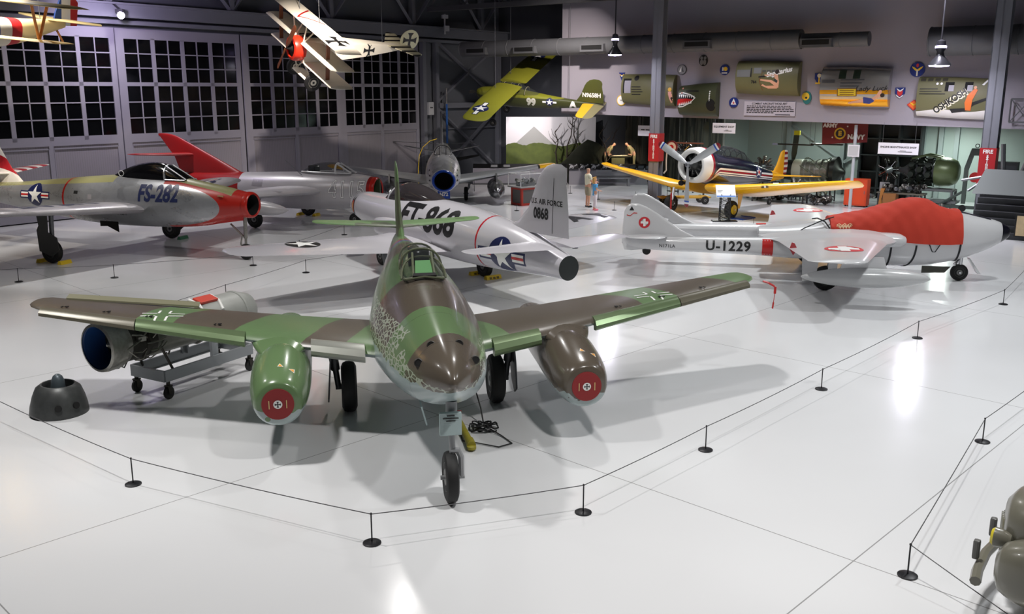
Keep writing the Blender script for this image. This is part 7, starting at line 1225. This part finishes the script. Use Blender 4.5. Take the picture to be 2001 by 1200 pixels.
    mb = MB(); mb.ball(V(.095, 0, 1.645), .016*k, seg=8, rn=5); mb.ball(V(.088, .03, 1.67), .010*k, 1, 6, 4); mb.ball(V(.088, -.03, 1.67), .010*k, 1, 6, 4); mb.box(V(.09, 0, 1.605), (.012*k, .045*k, .010*k), m=2); mb.ball(V(.0, .085, 1.65), (.018*k, .012*k, .03*k), 0, 8, 5); mb.ball(V(.0, -.085, 1.65), (.018*k, .012*k, .03*k), 0, 8, 5); mb.build('face', [SKIN, INK, mat('lip', (170, 90, 80), .6)], body)
    for s in (1, -1): mb = MB(); q = V(.05, s*.105, .045); mb.ball(q, (.14*k, .05*k, .05*k), seg=12, rn=6); mb.build('shoe', shoe, t)
    return t
person('man in a cream shirt and khaki shorts with black shoes watching the planes', (3.44, 42.6, 0), R_(25), 1.80, mat('shirt_cream', (226, 222, 196), .8), mat('shorts_khaki', (150, 142, 118), .8), mat('hair_grey_thin', (176, 150, 130), .8), BLACK, armz=.18, armf=.2)
person('blonde girl in a light blue top and white leggings with pink shoes', (3.66, 41.45, 0), R_(15), 1.46, mat('top_sky_blue', (96, 172, 222), .8), None, mat('hair_golden', (206, 160, 90), .8), mat('shoe_pink', (230, 110, 130), .6), legm=mat('leggings_white', (232, 220, 224), .8), longhair=True, child=True, skirt=True, armz=.12)
KH = mat('khaki_uniform', (146, 134, 96), .9)
person('khaki uniformed person bending over the camp table from the left', (5.35, 54.3, .75), R_(0), 1.75, KH, KH, mat('hair_khaki', (120, 104, 80), .9), BLACK, legm=KH, lean=.75, armf=.12, armz=.0, mannequin=True)
person('khaki uniformed person bending over the camp table from the right', (7.0, 54.2, .75), R_(180), 1.75, KH, KH, HAIR, BLACK, legm=KH, lean=.7, armf=.12, armz=.0, mannequin=True)
t = thing('camp_platform', 'dark low platform under the camp diorama', 'platform', (6.2, 54.3, 0)); mb = MB(); mb.box((0, 0, .37), (2.6, 1.4, .74)); mb.build('platform_box', mat('platform_dark', (34, 32, 28), .9), t, smooth=False)
t = thing('camp_table', 'olive crate table with papers between the two khaki figures', 'table', (6.15, 54.2, .74)); mb = MB(); mb.box((-.1, 0, .38), (.75, .5, .72)); mb.build('crate', mat('crate_olive', (88, 84, 52), .8), t, smooth=False, bevel=.01); mb = MB(); mb.box((.0, 0, .77), (1.3, .6, .04)); mb.build('table_top', mat('table_olive', (70, 64, 44), .8), t, smooth=False)
t = thing('map_paper', 'pale maps spread on the camp table', 'map', (6.15, 54.2, 1.54)); mb = MB(); mb.box((-.15, -.02, .0), (.5, .4, .012), rz=.2); mb.box((.25, .0, .012), (.4, .35, .012), rz=-.3); mb.build('paper_sheet', mat('paper', (236, 214, 180), .8), t, smooth=False)
# ---------------------------------------------------------------- olive grey car at the lower right corner
t = thing('vintage_car', 'olive-grey vintage car front entering at the lower right corner', 'car', (6.07, 7.97, 0), R_(140)); t.location.x += .05; t.location.y += .08; t.scale = (1.1, 1.1, 1.1); CP = mat('car_olive_grey', (112, 110, 98), .3, coat=.3, var=.03)
def shell(name, secs, mt_, n=3.2):
    mb = MB(); rs = []
    for i in range(len(secs)-1):
        for k in range(5): x = secs[i][0]+(secs[i+1][0]-secs[i][0])*k/5; q = interp(secs, x); rs.append(fus_ring(x, q[5], q[1], max(q[2], .004), max(q[3], .004), max(q[4], .004), n, 0, 32))
    q = secs[-1]; rs.append(fus_ring(q[0], q[5], q[1], q[2], q[3], q[4], n, 0, 32)); mb.rings(rs); return mb.build(name, mt_, t, ang=50)
shell('bonnet', [(1.22, .84, .12, .20, .25, 0), (1.14, .86, .34, .28, .3, 0), (.8, .90, .46, .32, .35, 0), (0, .94, .52, .31, .4, 0), (-1.0, .92, .6, .28, .45, 0), (-1.6, .95, .66, .28, .5, 0)], CP, 2.6)
for s in (1, -1):
    shell('mudguard', [(1.16, .60, .08, .12, .12, s*.52), (1.10, .62, .17, .20, .24, s*.54), (.85, .66, .23, .26, .34, s*.56), (.4, .70, .25, .24, .20, s*.58), (-.1, .66, .22, .22, .10, s*.60), (-.6, .50, .2, .14, .08, s*.60)], CP, 2.6)
    wheel('wheel', (.42, s*.62, .36), .36, .2, t)
    mb = MB(); mb.lathe([(.01, -.14), (.06, -.11), (.085, -.03), (.09, .03)], (1.20, s*.36, .78), (1, 0, 0), 20); hl = mb.build('headlamp', CP, t); mb = MB(); mb.lathe([(.088, 0), (.07, .025), (.01, .035)], (1.23, s*.36, .78), (1, 0, 0), 20); mb.build('headlamp_glass', mat('lamp_yellow_glass', (206, 190, 60), .2), hl)
    mb = MB(); mb.box((1.38, s*.30, .58), (.06, .07, .19)); mb.build('bumper_overrider', mat('overrider_grey', (96, 96, 94), .4), t, smooth=False, bevel=.02)
mb = MB(); mb.path([(1.30, -.58, .40), (1.33, -.4, .42), (1.36, 0, .42), (1.33, .4, .42), (1.30, .58, .40)], .05, 8); mb.build('bumper', CP, t)
mb = MB()
for k in range(9): mb.box((1.25-abs(k-4)*.012, -.16+k*.04, .72), (.03, .014, .34))
mb.build('grille', mat('grille_pale', (176, 176, 170), .3, .5), t, smooth=False)
mb = MB(); mb.box((-1.9, 0, .95), (1.0, 1.35, .8)); mb.box((-.6, 0, .42), (3.4, 1.1, .12)); mb.build('car_body', CP, t, smooth=False, bevel=.1)
for x, y in ((-1.9, .62), (-1.9, -.62)): wheel('wheel', (x, y, .36), .36, .2, t)
mb = MB(); mb.path([(.3, .40, .98), (.3, .44, 1.10), (.15, .46, 1.12), (.05, .44, 1.0)], .03, 6); mb.box((.18, .45, 1.08), (.16, .04, .12)); mb.build('bonnet_bracket', CP, t, smooth=False)
bpy.context.view_layer.update()
